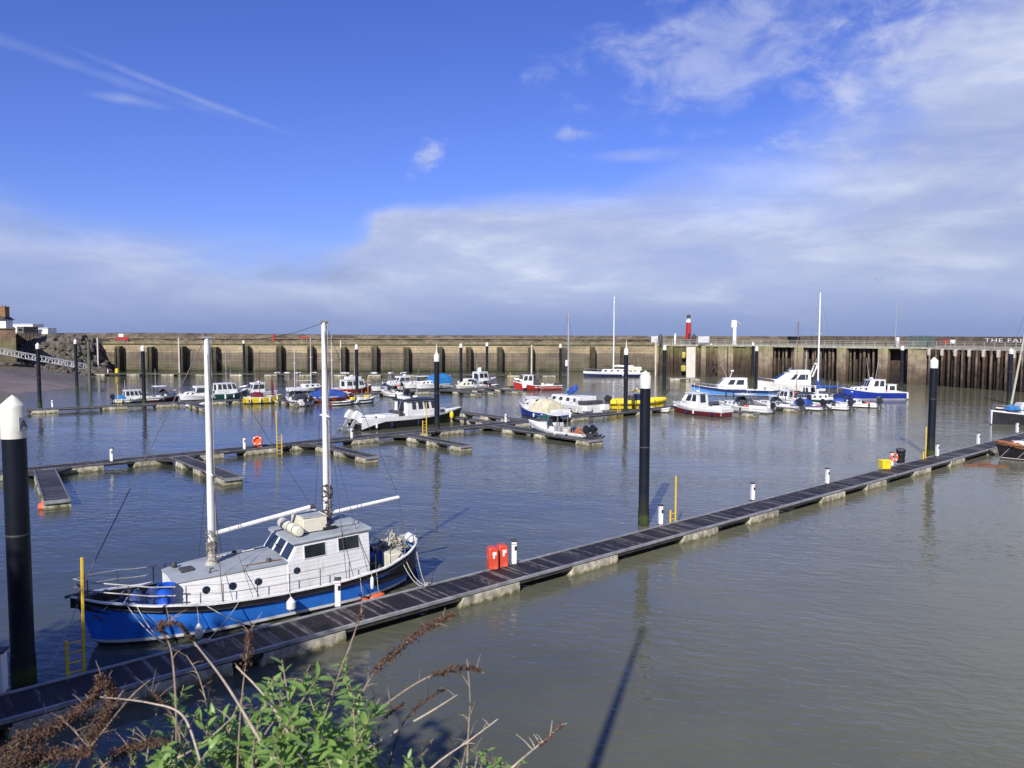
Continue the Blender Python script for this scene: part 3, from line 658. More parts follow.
from_walk(B0, dB, 820, -1, 9.0, 'finger pontoon at the right hand end of the middle walkway', 1.1, 3)
# C
from_walk(C0, dC, 186, -1, 9.0, 'stubby finger pontoon behind the main mast of the ketch', 1.1, 3)
from_walk(C0, dC, 272, -1, 9.0, 'finger pontoon between the yellow boat and the white motorboat', 1.1, 3)
from_walk(C0, dC, 446, -1, 9.0, 'left of three fingers at the end of the third walkway', 1.1, 2)
from_walk(C0, dC, 466, -1, 8.0, 'middle of three fingers at the end of the third walkway', 1.1, 2)
from_walk(C0, dC, 488, -1, 8.5, 'right of three fingers at the end of the third walkway', 1.1, 2)

# ------------------------------------------------------------------ mooring piles
m_algae = zmat('algae_pile_foot', [(0.0, (0.02, 0.03, 0.01)), (0.45, (0.045, 0.065, 0.018)), (0.7, (0.02, 0.025, 0.015)), (1.0, (0.012, 0.014, 0.018))], 0.9, wob=0.6, scale=3)
m_cap = mat('white_pile_cap', (0.68, 0.67, 0.58), 0.5, 0.06, 2.0, dirt=(0.42, 0.38, 0.22), dirt_amt=0.4, dirt_scale=2.5)
pg = 'black mooring piles with white caps'
PB = {}
def pile(px_, ytop, ybase, label, r=0.30, spike=0.0, cap=0.95, pxb=None, cone=.30):
    g = gp(pxb or px_, ybase); h = pw(px_, ytop, g.y).z
    t = thing('mooring_pile', label, 'mooring pile', (g.x, g.y, 0), 0, pg)
    mb = MB(); mb.lathe([(r, -.5), (r, h-cap)], n=20); mb.build('shaft', M['pile_sheath'], t)
    zj = 4.4+rnd.uniform(-.5, .8); MB().lathe([(r, zj), (r+.006, zj+.01), (r+.006, zj+.05), (r, zj+.06)], n=20).build('joint_band', M['dark_grey'], t)
    mb = MB(); mb.lathe([(r+.02, -.4), (r+.025, .65), (r+.005, .9)], n=20); mb.build('algae_band', m_algae, t)
    mb = MB(); mb.lathe([(r+.02, h-cap), (r+.02, h-cone-.03), (r+.0, h-cone+.03), (r*.70, h-cone*.60), (r*.36, h-cone*.25), (r*.12, h-.02), (.02, h)], n=20); mb.build('cap', m_cap, t)
    if spike:
        mb = MB(); mb.tube([(0, 0, h-.1), (0, 0, h+spike)], [.09, .02], 6); mb.build('spike', m_cap, t)
    return t, g, h
t, g, h = pile(12, 395, 685, 'nearest black mooring pile, its dirty white cap lettered A, at the left edge', .30, cap=1.20, pxb=24, cone=.29)
# letter A on the cap
fc = bpy.data.curves.new('letter', 'FONT'); fc.body = 'A'; fc.size = .34; fc.extrude = 0.004; fo = bpy.data.objects.new('letter', fc); COL.objects.link(fo)
me = bpy.data.meshes.new_from_object(fo.evaluated_get(bpy.context.evaluated_depsgraph_get())); bpy.data.objects.remove(fo)
plm = MB(); la = R(-12); rr = .30+.024
plm.M = Matrix.Rotation(la, 4, 'Z') @ Matrix.Translation((rr, 0, h-.80)); plm.box(0, 0, 0, .012, .30, .40)
pl_ = plm.build('letter_plate', mat('plate_white', (0.6, 0.6, 0.57), .5), t)
lo = bpy.data.objects.new('letter', me); COL.objects.link(lo); me.materials.clear(); me.materials.append(M['black']); lo.parent = pl_
lo.matrix_local = Matrix.Rotation(la, 4, 'Z') @ Matrix.Translation((rr+.012, -.11, h-.92)) @ Matrix.Rotation(R(90), 4, 'Z') @ Matrix.Rotation(R(90), 4, 'X')
pile(645.5, 370.5, 525, 'black mooring pile standing beside the middle of the foreground walkway with its white cap', .272, cap=.92, pxb=643.5)
pile(934, 357, 457, 'black mooring pile behind the right part of the foreground walkway next to a yellow ladder', .29, cap=.9, pxb=930.5)
pile(437, 352, 433, 'black pile with a spiked white cap in front of the black hulled cabin boat', .26, .85, pxb=437)
pile(626, 347, 415, 'black pile with a spiked white cap in front of the yellow boat', .26, .9, pxb=625.5)
for x, yt, yb, r_, lb in (
    (144.3, 345, 404, .26, 'black pile between the small white boats at the left end of the third walkway'),
    (357, 344, 395.5, .26, 'black pile rising in front of the red hulled white cabin boat'),
    (461, 343, 389, .26, 'black pile left of the radar boat near the far end of the third walkway'),
    (487, 342, 383, .26, 'black pile right of the white boat with the radar mast'),
    (560.3, 343.5, 384, .26, 'black pile right of the red hulled fishing boat, left of the tall mast'),
    (40, 342.5, 407, .24, 'black pile at the left end of the third walkway before the mud bank'),
    (77, 339, 389, .26, 'black pile at the lower end of the white gangway'),
    (244.3, 340, 375.5, .26, 'black pile against the far wall between two buttresses, behind the green boat'),
    (664, 345, 394, .28, 'black pile left of the pale pier column, beyond the maroon boat'),
    (710.5, 343, 377, .28, 'black pile close to the pier head, right of the pale column'),
    (752.3, 342, 379, .28, 'left and farther of the two overlapping black piles by the flybridge cruiser'),
    (755.8, 346, 392.5, .27, 'right and nearer of the two overlapping black piles by the flybridge cruiser'),
    (901, 345.5, 390, .29, 'black pile at the stern of the royal blue fishing boat'),
    (1008.8, 348, 404, .29, 'black pile behind the black and white catamaran')):
    pile(x, yt, yb, lb, r_, cap=.85)
m_ow = mat('old_green_timber', (0.10, 0.11, 0.075), 0.9, .3, 3, bump=.4)
g = gp(90, 391); h = pw(90, 341, g.y).z
o = MB().lathe([(.26, -.5), (.24, h)], n=9).build('mooring_post', m_ow); o.location = g; tag(o, 'old greenish timber post right of the pile by the gangway', 'mooring post')
for x, yt, yb, lb in ((98.5, 338, 372, 'thin pale post in front of the rock slope'), (179.5, 338, 371.5, 'thin pale post against the fourth buttress of the far wall'), (341, 340.5, 371.5, 'thin pale post against the far wall left of the red hulled white boat'), (531.6, 345, 372, 'thin pale post against the far wall above the red fishing boat'), (655.5, 338, 376, 'thin pale post at the corner of the pier head')):
    g = gp(x, yb); h = pw(x, yt, g.y).z
    o = MB().lathe([(.20, -.5), (.20, h-.05), (.12, h)], n=8).build('pale_post', m_pale); o.location = g; tag(o, lb, 'post', 'thin pale posts along the far wall')

# ------------------------------------------------------------------ ladders, pedestals, lifebuoys
def ladder(px_, ybase, h, h2, label, side=-1, dirv=None):
    g = gp(px_, ybase, DK); t = thing('yellow_ladder', label, 'ladder', (g.x, g.y, 0), math.atan2(dA.y, dA.x), 'yellow safety ladders')
    MB().box(0, 0, (h-.8)/2+DK/2, .07, .07, h+DK+.8, rx=rnd.uniform(-.012, .012), ry=rnd.uniform(-.015, .015)).build('stile', M['yellow'], t, bevel=.01)
    MB().box(side*.42, 0, (h2-.8)/2+DK/2, .075, .075, h2+DK+.8).build('stile', M['yellow'], t, bevel=.01)
    for z in [k*.28-.5+DK for k in range(int((h2+.5)/.28)+1)]: MB().tube([(0, 0, z), (side*.42, 0, z)], .022, 6).build('rung', M['yellow'], t)
def off_far(px_, y, d=.10): return
ladder(84.5, 671.5, 3.25, 1.0, 'yellow ladder with one tall stile beside the bow of the blue ketch')
ladder(675.5, 519.5, 2.25, .55, 'yellow ladder on the foreground walkway right of its middle pile')
ladder(925.5, 458.5, 2.45, .6, 'yellow ladder on the foreground walkway left of the right hand pile')
ladder(277, 448, 3.1, 1.1, 'yellow ladder on the middle walkway right of the lifebuoy', side=1)
ladder(426.5, 434, 3.0, 1.3, 'yellow ladder left of the spiked pile by the black hulled boat')
ladder(118, 405.5, 2.8, .7, 'yellow ladder at the stern of the leftmost small white boat', side=1)
ladder(368, 393, 2.6, .3, 'yellow ladder right of the pile before the red and white cabin boat')
ladder(510.5, 385.5, 2.4, .3, 'yellow ladder at the far end of the third walkway, left of the red boat')
ladder(620, 412.5, 1.9, 1.2, 'yellow ladder left of the spiked pile by the yellow boat')
def pedestal_proto():
    t = thing('service_pedestal', '', 'service pedestal', (0, 0, 0), 0, 'white service pedestals')
    MB().box(0, 0, .50, .20, .20, .92).build('housing', M['white_paint'], t, bevel=.02)
    MB().box(0, 0, 1.0, .24, .24, .07).build('lid', M['dark_grey'], t, bevel=.02)
    MB().box(0.05, -.106, .70, .09, .02, .17).build('socket', M['black'], t, bevel=.008)
    MB().box(0, 0, .88, .206, .206, .02).build('light_strip', M['red'], t)
    MB().box(0, 0, .02, .26, .26, .04).build('foot', M['dark_grey'], t)
    return t
pp = pedestal_proto(); first = True
for x, y, lb in ((338, 607, 'white service pedestal against the hull of the blue ketch'), (514, 564.5, 'white service pedestal just right of the two red hose boxes'),
    (660.5, 525, 'white service pedestal right of the pile standing in the middle of the foreground'), (752.5, 500.5, 'white service pedestal with a dark foot, between the foreground middle pile and the lone pedestal'),
    (827, 484, 'lone white service pedestal left of the yellow salt bin'), (891.5, 466, 'white service pedestal with an orange lifebuoy and yellow box at its foot'),
    (937, 456.5, 'white service pedestal right of the right hand pile'), (978, 444.5, 'farthest white service pedestal, near the catamaran'),
    (111.8, 461.5, 'leftmost white service pedestal on the middle walkway'), (244.5, 449.5, 'white service pedestal left of the orange lifebuoy on the middle walkway'),
    (351.6, 438.5, 'white service pedestal at the outboards of the black hulled boat'), (505.6, 422.5, 'white service pedestal near the bow of the black hulled boat'),
    (569.8, 417.5, 'white service pedestal in front of the boat under the cream tarpaulin'), (52.5, 407.5, 'white service pedestal at the left end of the third walkway'),
    (225.5, 399, 'white service pedestal in front of the green hulled boat'), (437, 414, 'white service pedestal just behind the spiked pile of the black hulled boat'),
    (108, 373, 'small white pedestal at the left end of the farthest pontoon'), (1017, 433, 'white service pedestal behind the dark boat at the right edge')):
    g = gp(x, y, DK)
    if y > 400 or True:
        p = Vector((g.x, g.y, DK))
    if first: pp.location = p; pp['label'] = lb; pp.rotation_euler = (0, 0, R(12)); first = False
    else: dup(pp, lb, p, R(12))
def lifebuoy(px_, y, z, r, label, rz, post=True):
    g = gp(px_, y, DK); t = thing('lifebuoy', label, 'lifebuoy', (g.x, g.y, DK), rz)
    mb = MB(); pts = [(r*math.cos(a), 0, z+r*math.sin(a)) for a in [2*math.pi*k/20 for k in range(21)]]; mb.tube(pts, .085, 8); mb.build('ring', M['orange'], t)
    for k in range(4):
        a = math.pi/4+k*math.pi/2; mb = MB(); mb.tube([(r*math.cos(a-.12), 0, z+r*math.sin(a-.12)), (r*math.cos(a+.12), 0, z+r*math.sin(a+.12))], .093, 8); mb.build('band', M['white_paint'], t)
    if post: MB().box(0, .12, z*.5+.1, .5, .08, z+.5).build('back_board', M['orange'], t); MB().box(.28, .12, .4, .06, .06, .8).build('post', M['alu'], t)
lifebuoy(257.5, 447, .52, .33, 'orange lifebuoy on its red board halfway along the middle walkway', R(8))
lifebuoy(894, 466, .62, .26, 'orange lifebuoy hanging by the pedestal above the yellow box', R(20), False)
# red hose boxes
def red_box(px_, y, label):
    g = gp(px_, y, DK); t = thing('hose_box', label, 'hose box', (g.x, g.y, DK), R(18), 'red hose boxes')
    pts = [(-.20, 0), (.20, 0), (.20, .82), (.13, .90), (-.13, .90), (-.20, .82)]
    MB().prism(pts, -.2, .2).build('cabinet', mat('faded_red', (0.62, 0.075, 0.04), .45, .12, 3, dirt=(.75, .25, .15), dirt_amt=.35), t, bevel=.03)
    mb = MB(); mb.box(.03, -.206, .66, .16, .01, .13); mb.box(0.0, -.206, .53, .08, .01, .14); mb.build('symbol', M['white_paint'], t)
    MB().box(-.206, .02, .5, .01, .04, .12).build('latch', M['alu'], t)
red_box(492.5, 568.5, 'left of two red hose boxes with white symbols on the foreground walkway')
red_box(502.3, 566.0, 'right of two red hose boxes, next to the white pedestal')
# yellow bin and dark outboard stand
g = gp(884.5, 468.5, DK); t = thing('grit_box', 'yellow lidded box at the foot of the pedestal with the lifebuoy', 'box', (g.x, g.y, DK), R(10))
MB().box(0, 0, .28, .62, .5, .56, taper=1.08).build('body', M['bright_yellow'], t, bevel=.03); MB().box(0, 0, .60, .72, .6, .1, taper=.9).build('lid', M['bright_yellow'], t, bevel=.03)
g = gp(900.5, 463, DK); t = thing('rubbish_bin', 'dark ribbed bin on the foreground walkway right of the lifebuoy', 'bin', (g.x, g.y, DK), R(12))
MB().lathe([(.26, 0), (.30, .3), (.27, .34), (.32, .66), (.29, .70), (.34, .95)], n=14).build('drum', M['black'], t); MB().lathe([(.36, .95), (.34, 1.05), (.1, 1.12)], n=14).build('lid', M['dark_grey'], t)
# red buoys
o = MB().lathe([(.03, -.3), (.2, -.2), (.3, 0), (.25, .2), (.08, .3), (.06, .38), (.02, .4)], n=14).build('mooring_buoy', M['orange']); g = gp(43.5, 507, .1); o.location = g; tag(o, 'red round buoy at the tip of the wide left finger pontoon', 'buoy')
o = MB().lathe([(.3, -.3), (.4, 0), (.42, .6), (.36, .9), (.1, 1.1)], n=14).build('mooring_buoy', M['bright_yellow']); o.location = gp(117, 373, DK); tag(o, 'yellow float on the left end of the farthest pontoon', 'buoy')
# signal box at left edge
g = gp(-1, 692, DK); t = thing('meter_cabinet', 'white cabinet cut by the left edge of the picture on the foreground walkway', 'cabinet', (g.x, g.y, DK), R(12))
MB().box(0, 0, .55, .34, .34, 1.1).build('housing', M['white_paint'], t, bevel=.03); MB().box(.02, 0, 1.12, .38, .38, .06).build('lid', M['dark_grey'], t)

# ------------------------------------------------------------------ left bank: mud, rocks, wall, gangway
from mathutils import noise as mn
def wl_x(y):
    pts = [(60, -78), (110, -82), (124, -82.6), (140, -79), (150, -83), (165, -91), (200, -106), (240, -106)]
    for (a, xa), (b, xb) in zip(pts, pts[1:]):
        if a <= y <= b: return xa+(xb-xa)*(y-a)/(b-a)
    return pts[-1][1]
def ss(a, b, x):
    t = min(1, max(0, (x-a)/(b-a))); return t*t*(3-2*t)
def bank_z(x, y):
    d = wl_x(y)-x
    z = -0.6+0.6*min(1, max(0, (d+4)/4)) + max(0, d)*0.135 - max(0, d-14)*.03
    z += mn.noise(Vector((x*.15, y*.15, 0)))*.35*ss(0, 6, d)
    z += 8.5*ss(185, 201, y-max(0,(-118-x))*.5)*ss(-104.5, -112, x)
    z = min(z, 8.5)
    return z
mb = MB(); rows = []
ys = [70+k*1.6 for k in range(105)]
for y in ys:
    r_ = []
    for k in range(80):
        x = -170+k*1.25; r_.append((x, y, bank_z(x, y)))
    rows.append(r_)
mb.grid(rows)
def mud_mat():
    mt = bpy.data.materials.new('mud_and_shingle'); mt.use_nodes = True; N = NT(mt.node_tree)
    tc = N.n('ShaderNodeTexCoord').outputs['Object']; sp = N.n('ShaderNodeSeparateXYZ', {0: tc})
    n = N.noise(N.vmul(tc, (.5, 1.6, 1)), .35, 6, .6); st = N.noise(tc, 1.6, 5, .7)
    mud = N.mix(N.mr(n, .35, .65), (0.15, 0.115, 0.09, 1), (0.21, 0.165, 0.13, 1))
    stone = N.mix(N.mr(st, .35, .65), (0.055, 0.045, 0.025, 1), (0.20, 0.165, 0.11, 1))
    f = N.mr(N.m('ADD', sp.outputs[1], N.m('MULTIPLY', N.m('SUBTRACT', n, .5), 26)), 140, 154)
    col = N.mix(f, mud, stone)
    p = N.n('ShaderNodeBsdfPrincipled', {'Base Color': col, 'Roughness': 0.55, 'Specular IOR Level': .5})
    b = N.n('ShaderNodeBump', {'Strength': .7, 'Distance': .25, 'Height': N.m('ADD', n, N.m('MULTIPLY', st, N.mr(f, 0, 1, .1, .6)))}); N.set(p, 'Normal', b.outputs[0])
    N.n('ShaderNodeOutputMaterial', {0: p}); return mt
struct(mb.build('mud_bank', mud_mat()))
# rock armour
def rocks():
    rr = random.Random(5); mb = MB()
    for k in range(620):
        for _ in range(40):
            y = rr.uniform(176, 203); x = rr.uniform(-130, -92); d = wl_x(y)-x
            if d > -1 and (y > 186 or rr.random() < .25): break
        s = rr.uniform(.5, 1.35)*(1.15 if y > 187 else .8); z = bank_z(x, y)
        bmv = []
        T = Matrix.Translation((x, y, z+s*.15)) @ Matrix.Rotation(rr.uniform(0, 6), 4, 'Z') @ Matrix.Rotation(rr.uniform(-.6, .6), 4, 'X')
        sx, sy, sz = s*rr.uniform(.8, 1.3), s*rr.uniform(.7, 1.1), s*rr.uniform(.5, .9)
        vs = []
        for zz, k2 in ((-.8, .7), (0.05, 1.0), (.75, .62)):
            for a in range(6):
                an = a*math.pi/3+rr.uniform(-.25, .25); q = k2*rr.uniform(.82, 1.1); vs.append(T @ Vector((math.cos(an)*sx*q, math.sin(an)*sy*q, zz*sz*rr.uniform(.85, 1.1))))
        fs = [(i*6+a, i*6+(a+1) % 6, (i+1)*6+(a+1) % 6, (i+1)*6+a) for i in range(2) for a in range(6)]+[tuple(range(12, 18))]
        mb.add(vs, fs, 0 if rr.random() < .6 else 1)
    o = mb.build('rock_armour', [mat('grey_rock', (0.115, 0.10, 0.08), .9, .35, .8, bump=.5, dirt=(.05, .045, .03), dirt_amt=.5), mat('brown_rock', (0.085, 0.072, 0.052), .9, .4, .8, bump=.5)], smooth=False)
    o['kind'] = 'stuff'; o['label'] = 'grey boulders of the rock slope at the end of the far wall'; o['category'] = 'rocks'
rocks()
# high quay wall on the far left
m_oldw = zmat('old_quay_stone', [(0.0, (0.06, 0.05, 0.03)), (0.5, (0.10, 0.09, 0.045)), (0.8, (0.13, 0.11, 0.055)), (0.84, (0.16, 0.10, 0.065)), (1.0, (0.17, 0.11, 0.075))], 10.6, wob=.1, scale=.6, courses=.5, bump=.6, var=.4)
t = thing('quay_wall', 'brown stone quay wall below the white house at the far left', 'quay wall', (0, 0, 0))
Yq = 178.0; xr = (16.5-512)/769*Yq; xb = (16.5-512)/769*(Yq+40)-3
mb = MB(); mb.add([(xr-60, Yq, 0), (xr, Yq, 0), (xr+.0, Yq, 10.85), (xr-60, Yq, 10.85), (xb, Yq+40, 0), (xb, Yq+40, 10.85), (xr-60, Yq+40, 10.85)], [(0, 1, 2, 3), (1, 4, 5, 2), (3, 2, 5, 6)]); mb.build('wall_face', m_oldw, t, smooth=False)
mb = MB(); mb.box(xr-30, Yq-.05, 10.9, 60, .5, .22); mb.build('coping', m_turf, t)
t = thing('quay_wall', 'dark recessed quay wall between the stone quay and the rock slope', 'quay wall', (0, 0, 0))
mb = MB(); mb.add([(-128, 194, 0), (-121, 197, 0), (-121, 197, 9.6), (-128, 194, 9.6), (-160, 225, 9.6), (-146, 225, 9.6)], [(0, 1, 2, 3), (3, 2, 5, 4)]); mb.build('wall_face', m_oldw, t, smooth=False)
mb = MB(); 
for k in range(9): mb.box(-127+k*.8, 194.6+k*.3, 8.8, .18, .18, 2.2)
mb.tube([(-127, 194.6, 9.9), (-120.6, 197, 9.9)], .09, 6); mb.tube([(-127, 194.6, 9.3), (-120.6, 197, 9.3)], .06, 6); mb.build('railing', M['dark_grey'], t)
# house with chimney
hx = (6-512)/769*184
t = thing('white_house', 'white rendered house with a brown chimney cut by the left edge', 'house', (hx, 184, 10.85))
MB().box(-5, 1.7, 1.0, 10, 2.6, 2.5).build('wall', M['white_paint'], t)
mb = MB(); mb.prism([(-10.3, 2.2), (.35, 2.2), (-1.3, 3.2), (-8.6, 3.2)], -.1, 3.4); rf = mb.build('roof', mat('dark_slate', (.05, .045, .05), .7, .3, 3), t)
mb = MB(); mb.box(-.9, 1.2, 4.0, 1.7, 1.6, 2.4); mb.box(-.9, 1.2, 5.25, 1.85, 1.75, .22); mb.lathe([(.2, 0), (.16, .35)], -1.2, 1.2, 5.3, 8); mb.lathe([(.2, 0), (.16, .35)], -.5, 1.2, 5.3, 8)
mb.build('chimney', mat('brick_brown', (.22, .12, .06), .9, .3, 3), rf)
def shed(px0, px1, yt, yb, Y, nm, lb, mt_, cat, dpt=5, zb=9.6, extra=None):
    a, b = pw(px0, yb, Y), pw(px1, yb, Y); zt = pw(px0, yt, Y).z; L = b.x-a.x
    t = thing(nm, lb, cat, ((a.x+b.x)/2, Y, zb)); h = zt-zb
    MB().box(0, dpt/2, h/2, L, dpt, h).build('body', mt_, t, bevel=.08)
    MB().box(0, dpt/2, h+.06, L+.3, dpt+.3, .14).build('roof', M['white_paint'] if mt_ is M['white'] else M['mid_grey'], t, bevel=.03)
    for k in range(3 if L > 5 else 1):
        MB().box(-L/2+(k+.5)*L/(3 if L > 5 else 1), -.03, h*.62, 1.0, .08, .6).build('window', M['glass'], t, bevel=.01)
    return t, L, h
shed(9, 33, 324.3, 333.5, 212, 'mobile_home', 'long white flat roofed cabin behind the quay left of the rock slope', M['white'], 'cabin')
shed(23, 36, 330, 336.5, 201, 'parked_van', 'small white van parked in front of the long white cabin', M['white'], 'van', 2.5)
shed(33, 48, 328.3, 334.5, 206, 'mobile_home', 'lower white cabin at the right end above the rocks', M['white'], 'cabin', 4)
shed(17, 24, 327, 334, 196, 'stone_hut', 'grey stone hut between the white house and the white cabins', mat('hut_stone', (.13, .12, .09), .9, .3, 2, bump=.5), 'hut', 6)
# gangway truss
def gangway():
    b = gp(88, 370.3, .75); a = pw(0, 354.5, 172); a = a+(a-b)*.35; d = b-a; L = d.length
    t = thing('gangway', 'white lattice truss gangway sloping down from the quay to the far pontoon', 'gangway', a, math.atan2(d.y, d.x))
    hl = Vector((d.x, d.y)).length; sl = d.z/hl
    def P(s, y, z): return (s, y, s*sl+z)
    for y in (-.8, .8):
        mb = MB(); mb.tube([P(0, y, 0), P(hl, y, 0)], .10, 6); mb.tube([P(0, y, 1.35), P(hl, y, 1.35)], .10, 6)
        n = 18
        for k in range(n+1): mb.tube([P(hl*k/n, y, 0), P(hl*k/n, y, 1.35)], .06, 5)
        for k in range(n): mb.tube([P(hl*k/n, y, 0 if k % 2 else 1.35), P(hl*(k+1)/n, y, 1.35 if k % 2 else 0)], .05, 5)
        mb.build('truss_side', M['white_paint'], t)
    mb = MB(); mb.add([P(0, -.75, .08), P(hl, -.75, .08), P(hl, .75, .08), P(0, .75, .08), P(0, -.75, -.02), P(hl, -.75, -.02), P(hl, .75, -.02), P(0, .75, -.02)], [(0, 1, 2, 3), (7, 6, 5, 4), (0, 1, 5, 4), (2, 3, 7, 6)]); mb.build('deck', M['mid_grey'], t, smooth=False)
gangway()
# ------------------------------------------------------------------ the blue ketch (local x runs from bow to stern, +y away from the camera)
KR = R(36.5)
K = thing('sailing_ketch', 'blue hulled two masted ketch with a white wheelhouse moored at the foreground walkway', 'boat', (-13.8, 23.75, 0), KR)
KT = Matrix.Translation((-13.8, 23.75, 0)) @ Matrix.Rotation(KR, 4, 'Z')
KL = 12.2
def lerpt(tab, x):
    for (a, va), (b, vb) in zip(tab, tab[1:]):
        if x <= b: t = (x-a)/(b-a); t = max(0, t); t2 = t*t*(3-2*t)*.5+t*.5; return va+(vb-va)*t2
    return tab[-1][1]
def ksheer(s): return lerpt([(0, 1.70), (1.0, 1.48), (2.2, 1.28), (4, 1.09), (6, 1.0), (8, 1.0), (10, 1.12), (11.3, 1.34), (12.2, 1.58)], s)
def khb(s):
    t = s/KL; B = 1.72
    if t < .42: return max(.03, B*(1-(1-t/.42)**2.1)**.72)
    if t > .62: return max(.10, B*(1-((t-.62)/.385)**2.8)**.62 if (t-.62)/.385 < 1 else .10)
    return B
def khull():
    prof = [(-.55, .10, .80), (-.25, .55, .55), (0.0, .80, .38), (.13, .86, .32), (.24, .875, .28), (.55, .93, .18), ('band', .985, .06), ('cap0', 1.0, .0)]
    rows = []
    n = 40; ss_ = [KL*(.5-.5*math.cos(math.pi*i/n)) for i in range(n+1)]
    for (z, k, cut) in prof:
        st, pt = [], []
        for s in ss_:
            sh = ksheer(s); zz = sh-.16 if z == 'band' else (sh if z == 'cap0' else z)
            if z == .55: zz = .24+(sh-.16-.24)*.5
            t = s/KL; x = s
            x += cut*2.0*(1-t)**9 - .10*(1-t)**6 if t < .5 else -cut*1.4*(t**9)
            hb = khb(s)*k*(1-.30*cut*2*(1-min(1, abs(t-.5)*2.0))*0)
            if t < .3: hb *= 1-cut*.50*(1-t/.3)
            if t > .75: hb *= 1-cut*.9*((t-.75)/.25)
            st.append((x, -hb, zz)); pt.append((x, hb, zz))
        rows.append(st+pt[::-1])
    mb = MB(); ms = [0, 0, 0, 1, 2, 2, 3]
    for i in range(len(rows)-1): mb.grid([rows[i], rows[i+1]], ms[i], closed=True)
    mb.build('hull', [M['antifoul'], M['white_paint'], M['blue'], M['black']], K, ang=50, recalc=True)
    # white capping rail and inner bulwark
    mb = MB(); o, i_, o2, i2, dk = [], [], [], [], []
    for s in ss_:
        hb = khb(s); xs = s-.10*(1-s/KL)**6; o.append((xs, -hb-.035, ksheer(s))); i_.append((xs, -max(hb-.11, .02), ksheer(s)))
    def mirror(r): return r+[(x, -y, z) for x, y, z in r[::-1]]
    up = lambda r, h: [(x, y, z+h) for x, y, z in r]
    mb.grid([mirror(o), mirror(up(o, .05)), mirror(up(i_, .05)), mirror(i_)], 0, closed=True); mb.build('capping_rail', M['white_paint'], K, ang=50)
    dn = [(x, y, kdeck(x)) for x, y, z in i_]
    mb = MB(); mb.grid([mirror(i_), mirror(dn)], 0, closed=True); mb.build('inner_bulwark', M['black'], K, ang=50, recalc=False)
    mb = MB(); r0 = dn; r1 = [(x, -y, z) for x, y, z in dn]; mb.grid([r0, r1], 0); mb.build('deck', M['grey'], K, smooth=False)
def kdeck(s):
    if s < 2.75: return ksheer(s)-.36
    if s > 9.6: return .55
    return ksheer(s)-.16
khull()
def quad_pane(mb, q, u0, u1, v0, v1, th=.02, m=0):
    """q: corners (bottom-left, bottom-right, top-right, top-left) of a wall; a slab standing proud of it"""
    a, b, c, d = [Vector(p) for p in q]; n = (b-a).cross(d-a).normalized()
    P = lambda u, v: (a*(1-u)+b*u)*(1-v)+(d*(1-u)+c*u)*v
    c4_ = [P(u0, v0), P(u1, v0), P(u1, v1), P(u0, v1)]
    vs = [p-n*.01 for p in c4_]+[p+n*th for p in c4_]
    mb.add(vs, [(0, 1, 2, 3), (7, 6, 5, 4), (0, 4, 5, 1), (1, 5, 6, 2), (2, 6, 7, 3), (3, 7, 4, 0)], m)
def pane(q, u0, u1, v0, v1, parent, frame=None, fr=.03, bar=None):
    a, b, c, d = [Vector(p) for p in q]; W = (b-a).length; H = (d-a).length
    if frame:
        mb = MB(); quad_pane(mb, q, u0-fr/W, u1+fr/W, v0-fr/H, v1+fr/H, .018); f = mb.build('window', frame, parent, smooth=False)
        mb = MB(); quad_pane(mb, q, u0, u1, v0, v1, .024); mb.build('pane', M['glass'], f, smooth=False)
    else:
        mb = MB(); quad_pane(mb, q, u0, u1, v0, v1, .02); mb.build('window', M['glass'], parent, smooth=False)
# low cabin trunk
cs = [(2.78, .92, 1.84), (3.6, 1.10, 1.90), (4.8, 1.25, 1.95), (6.5, 1.33, 1.97)]
mb = MB(); rowsL = [[], [], [], [], []]
for s, hw_, zt in cs:
    for r_, (y, z) in zip(rowsL, ((-hw_, .8), (-hw_+.05, zt), (0, zt+.07), (hw_-.05, zt), (hw_, .8))): r_.append((s, y, z))
mb.grid([rowsL[0], rowsL[1]]); mb.grid([rowsL[3], rowsL[4]])
for k in (0, -1): mb.add([r_[k] for r_ in rowsL], [(0, 1, 2, 3, 4)])
mb.build('cabin_trunk', M['white_planks'], K, ang=20)
mb = MB(); e = .04
rt = [[(s-(e if i == 0 else 0), y+(-e if y < 0 else e if y > 0 else 0), z+.012) for i, (s, y, z) in enumerate(r_)] for r_ in rowsL[1:4]]
rb = [[(x, y, z-.05) for x, y, z in r_] for r_ in rt]
mb.grid(rt); mb.grid([rb[0], rt[0]]); mb.grid([rt[2], rb[2]]); mb.grid([[r_[0] for r_ in rt], [r_[0] for r_ in rb]])
mb.build('trunk_roof', M['grey'], K, ang=25)
for s, z in ((3.72, 1.47), (4.55, 1.47), (5.4, 1.47), (6.75, 1.62)):
    hw_ = lerpt([(2.78, .92), (3.6, 1.10), (4.8, 1.25), (6.5, 1.33), (8, 1.33)], s)
    y = -(hw_-.05*(z-.8)/1.15)
    mb = MB(); mb.M = Matrix.Translation((s, y, z)) @ Matrix.Rotation(R(90), 4, 'X'); mb.lathe([(.125, -.03), (.125, .03), (.10, .035)], n=18); f = mb.build('porthole', M['navy'], K)
    mb = MB(); mb.M = Matrix.Translation((s, y, z)) @ Matrix.Rotation(R(90), 4, 'X'); mb.lathe([(.09, .02), (.09, .045)], n=18); mb.build('pane', M['glass'], f)
# forehatch, roof details
MB().box(3.35, -.1, 1.99, .42, .42, .10).build('forehatch', M['dark_grey'], K, bevel=.02)
MB().tube([(3.9, -.85, 1.92), (3.95, -.85, 2.1), (4.0, -.95, 2.12)], .03, 6).build('vent', M['dark_grey'], K)
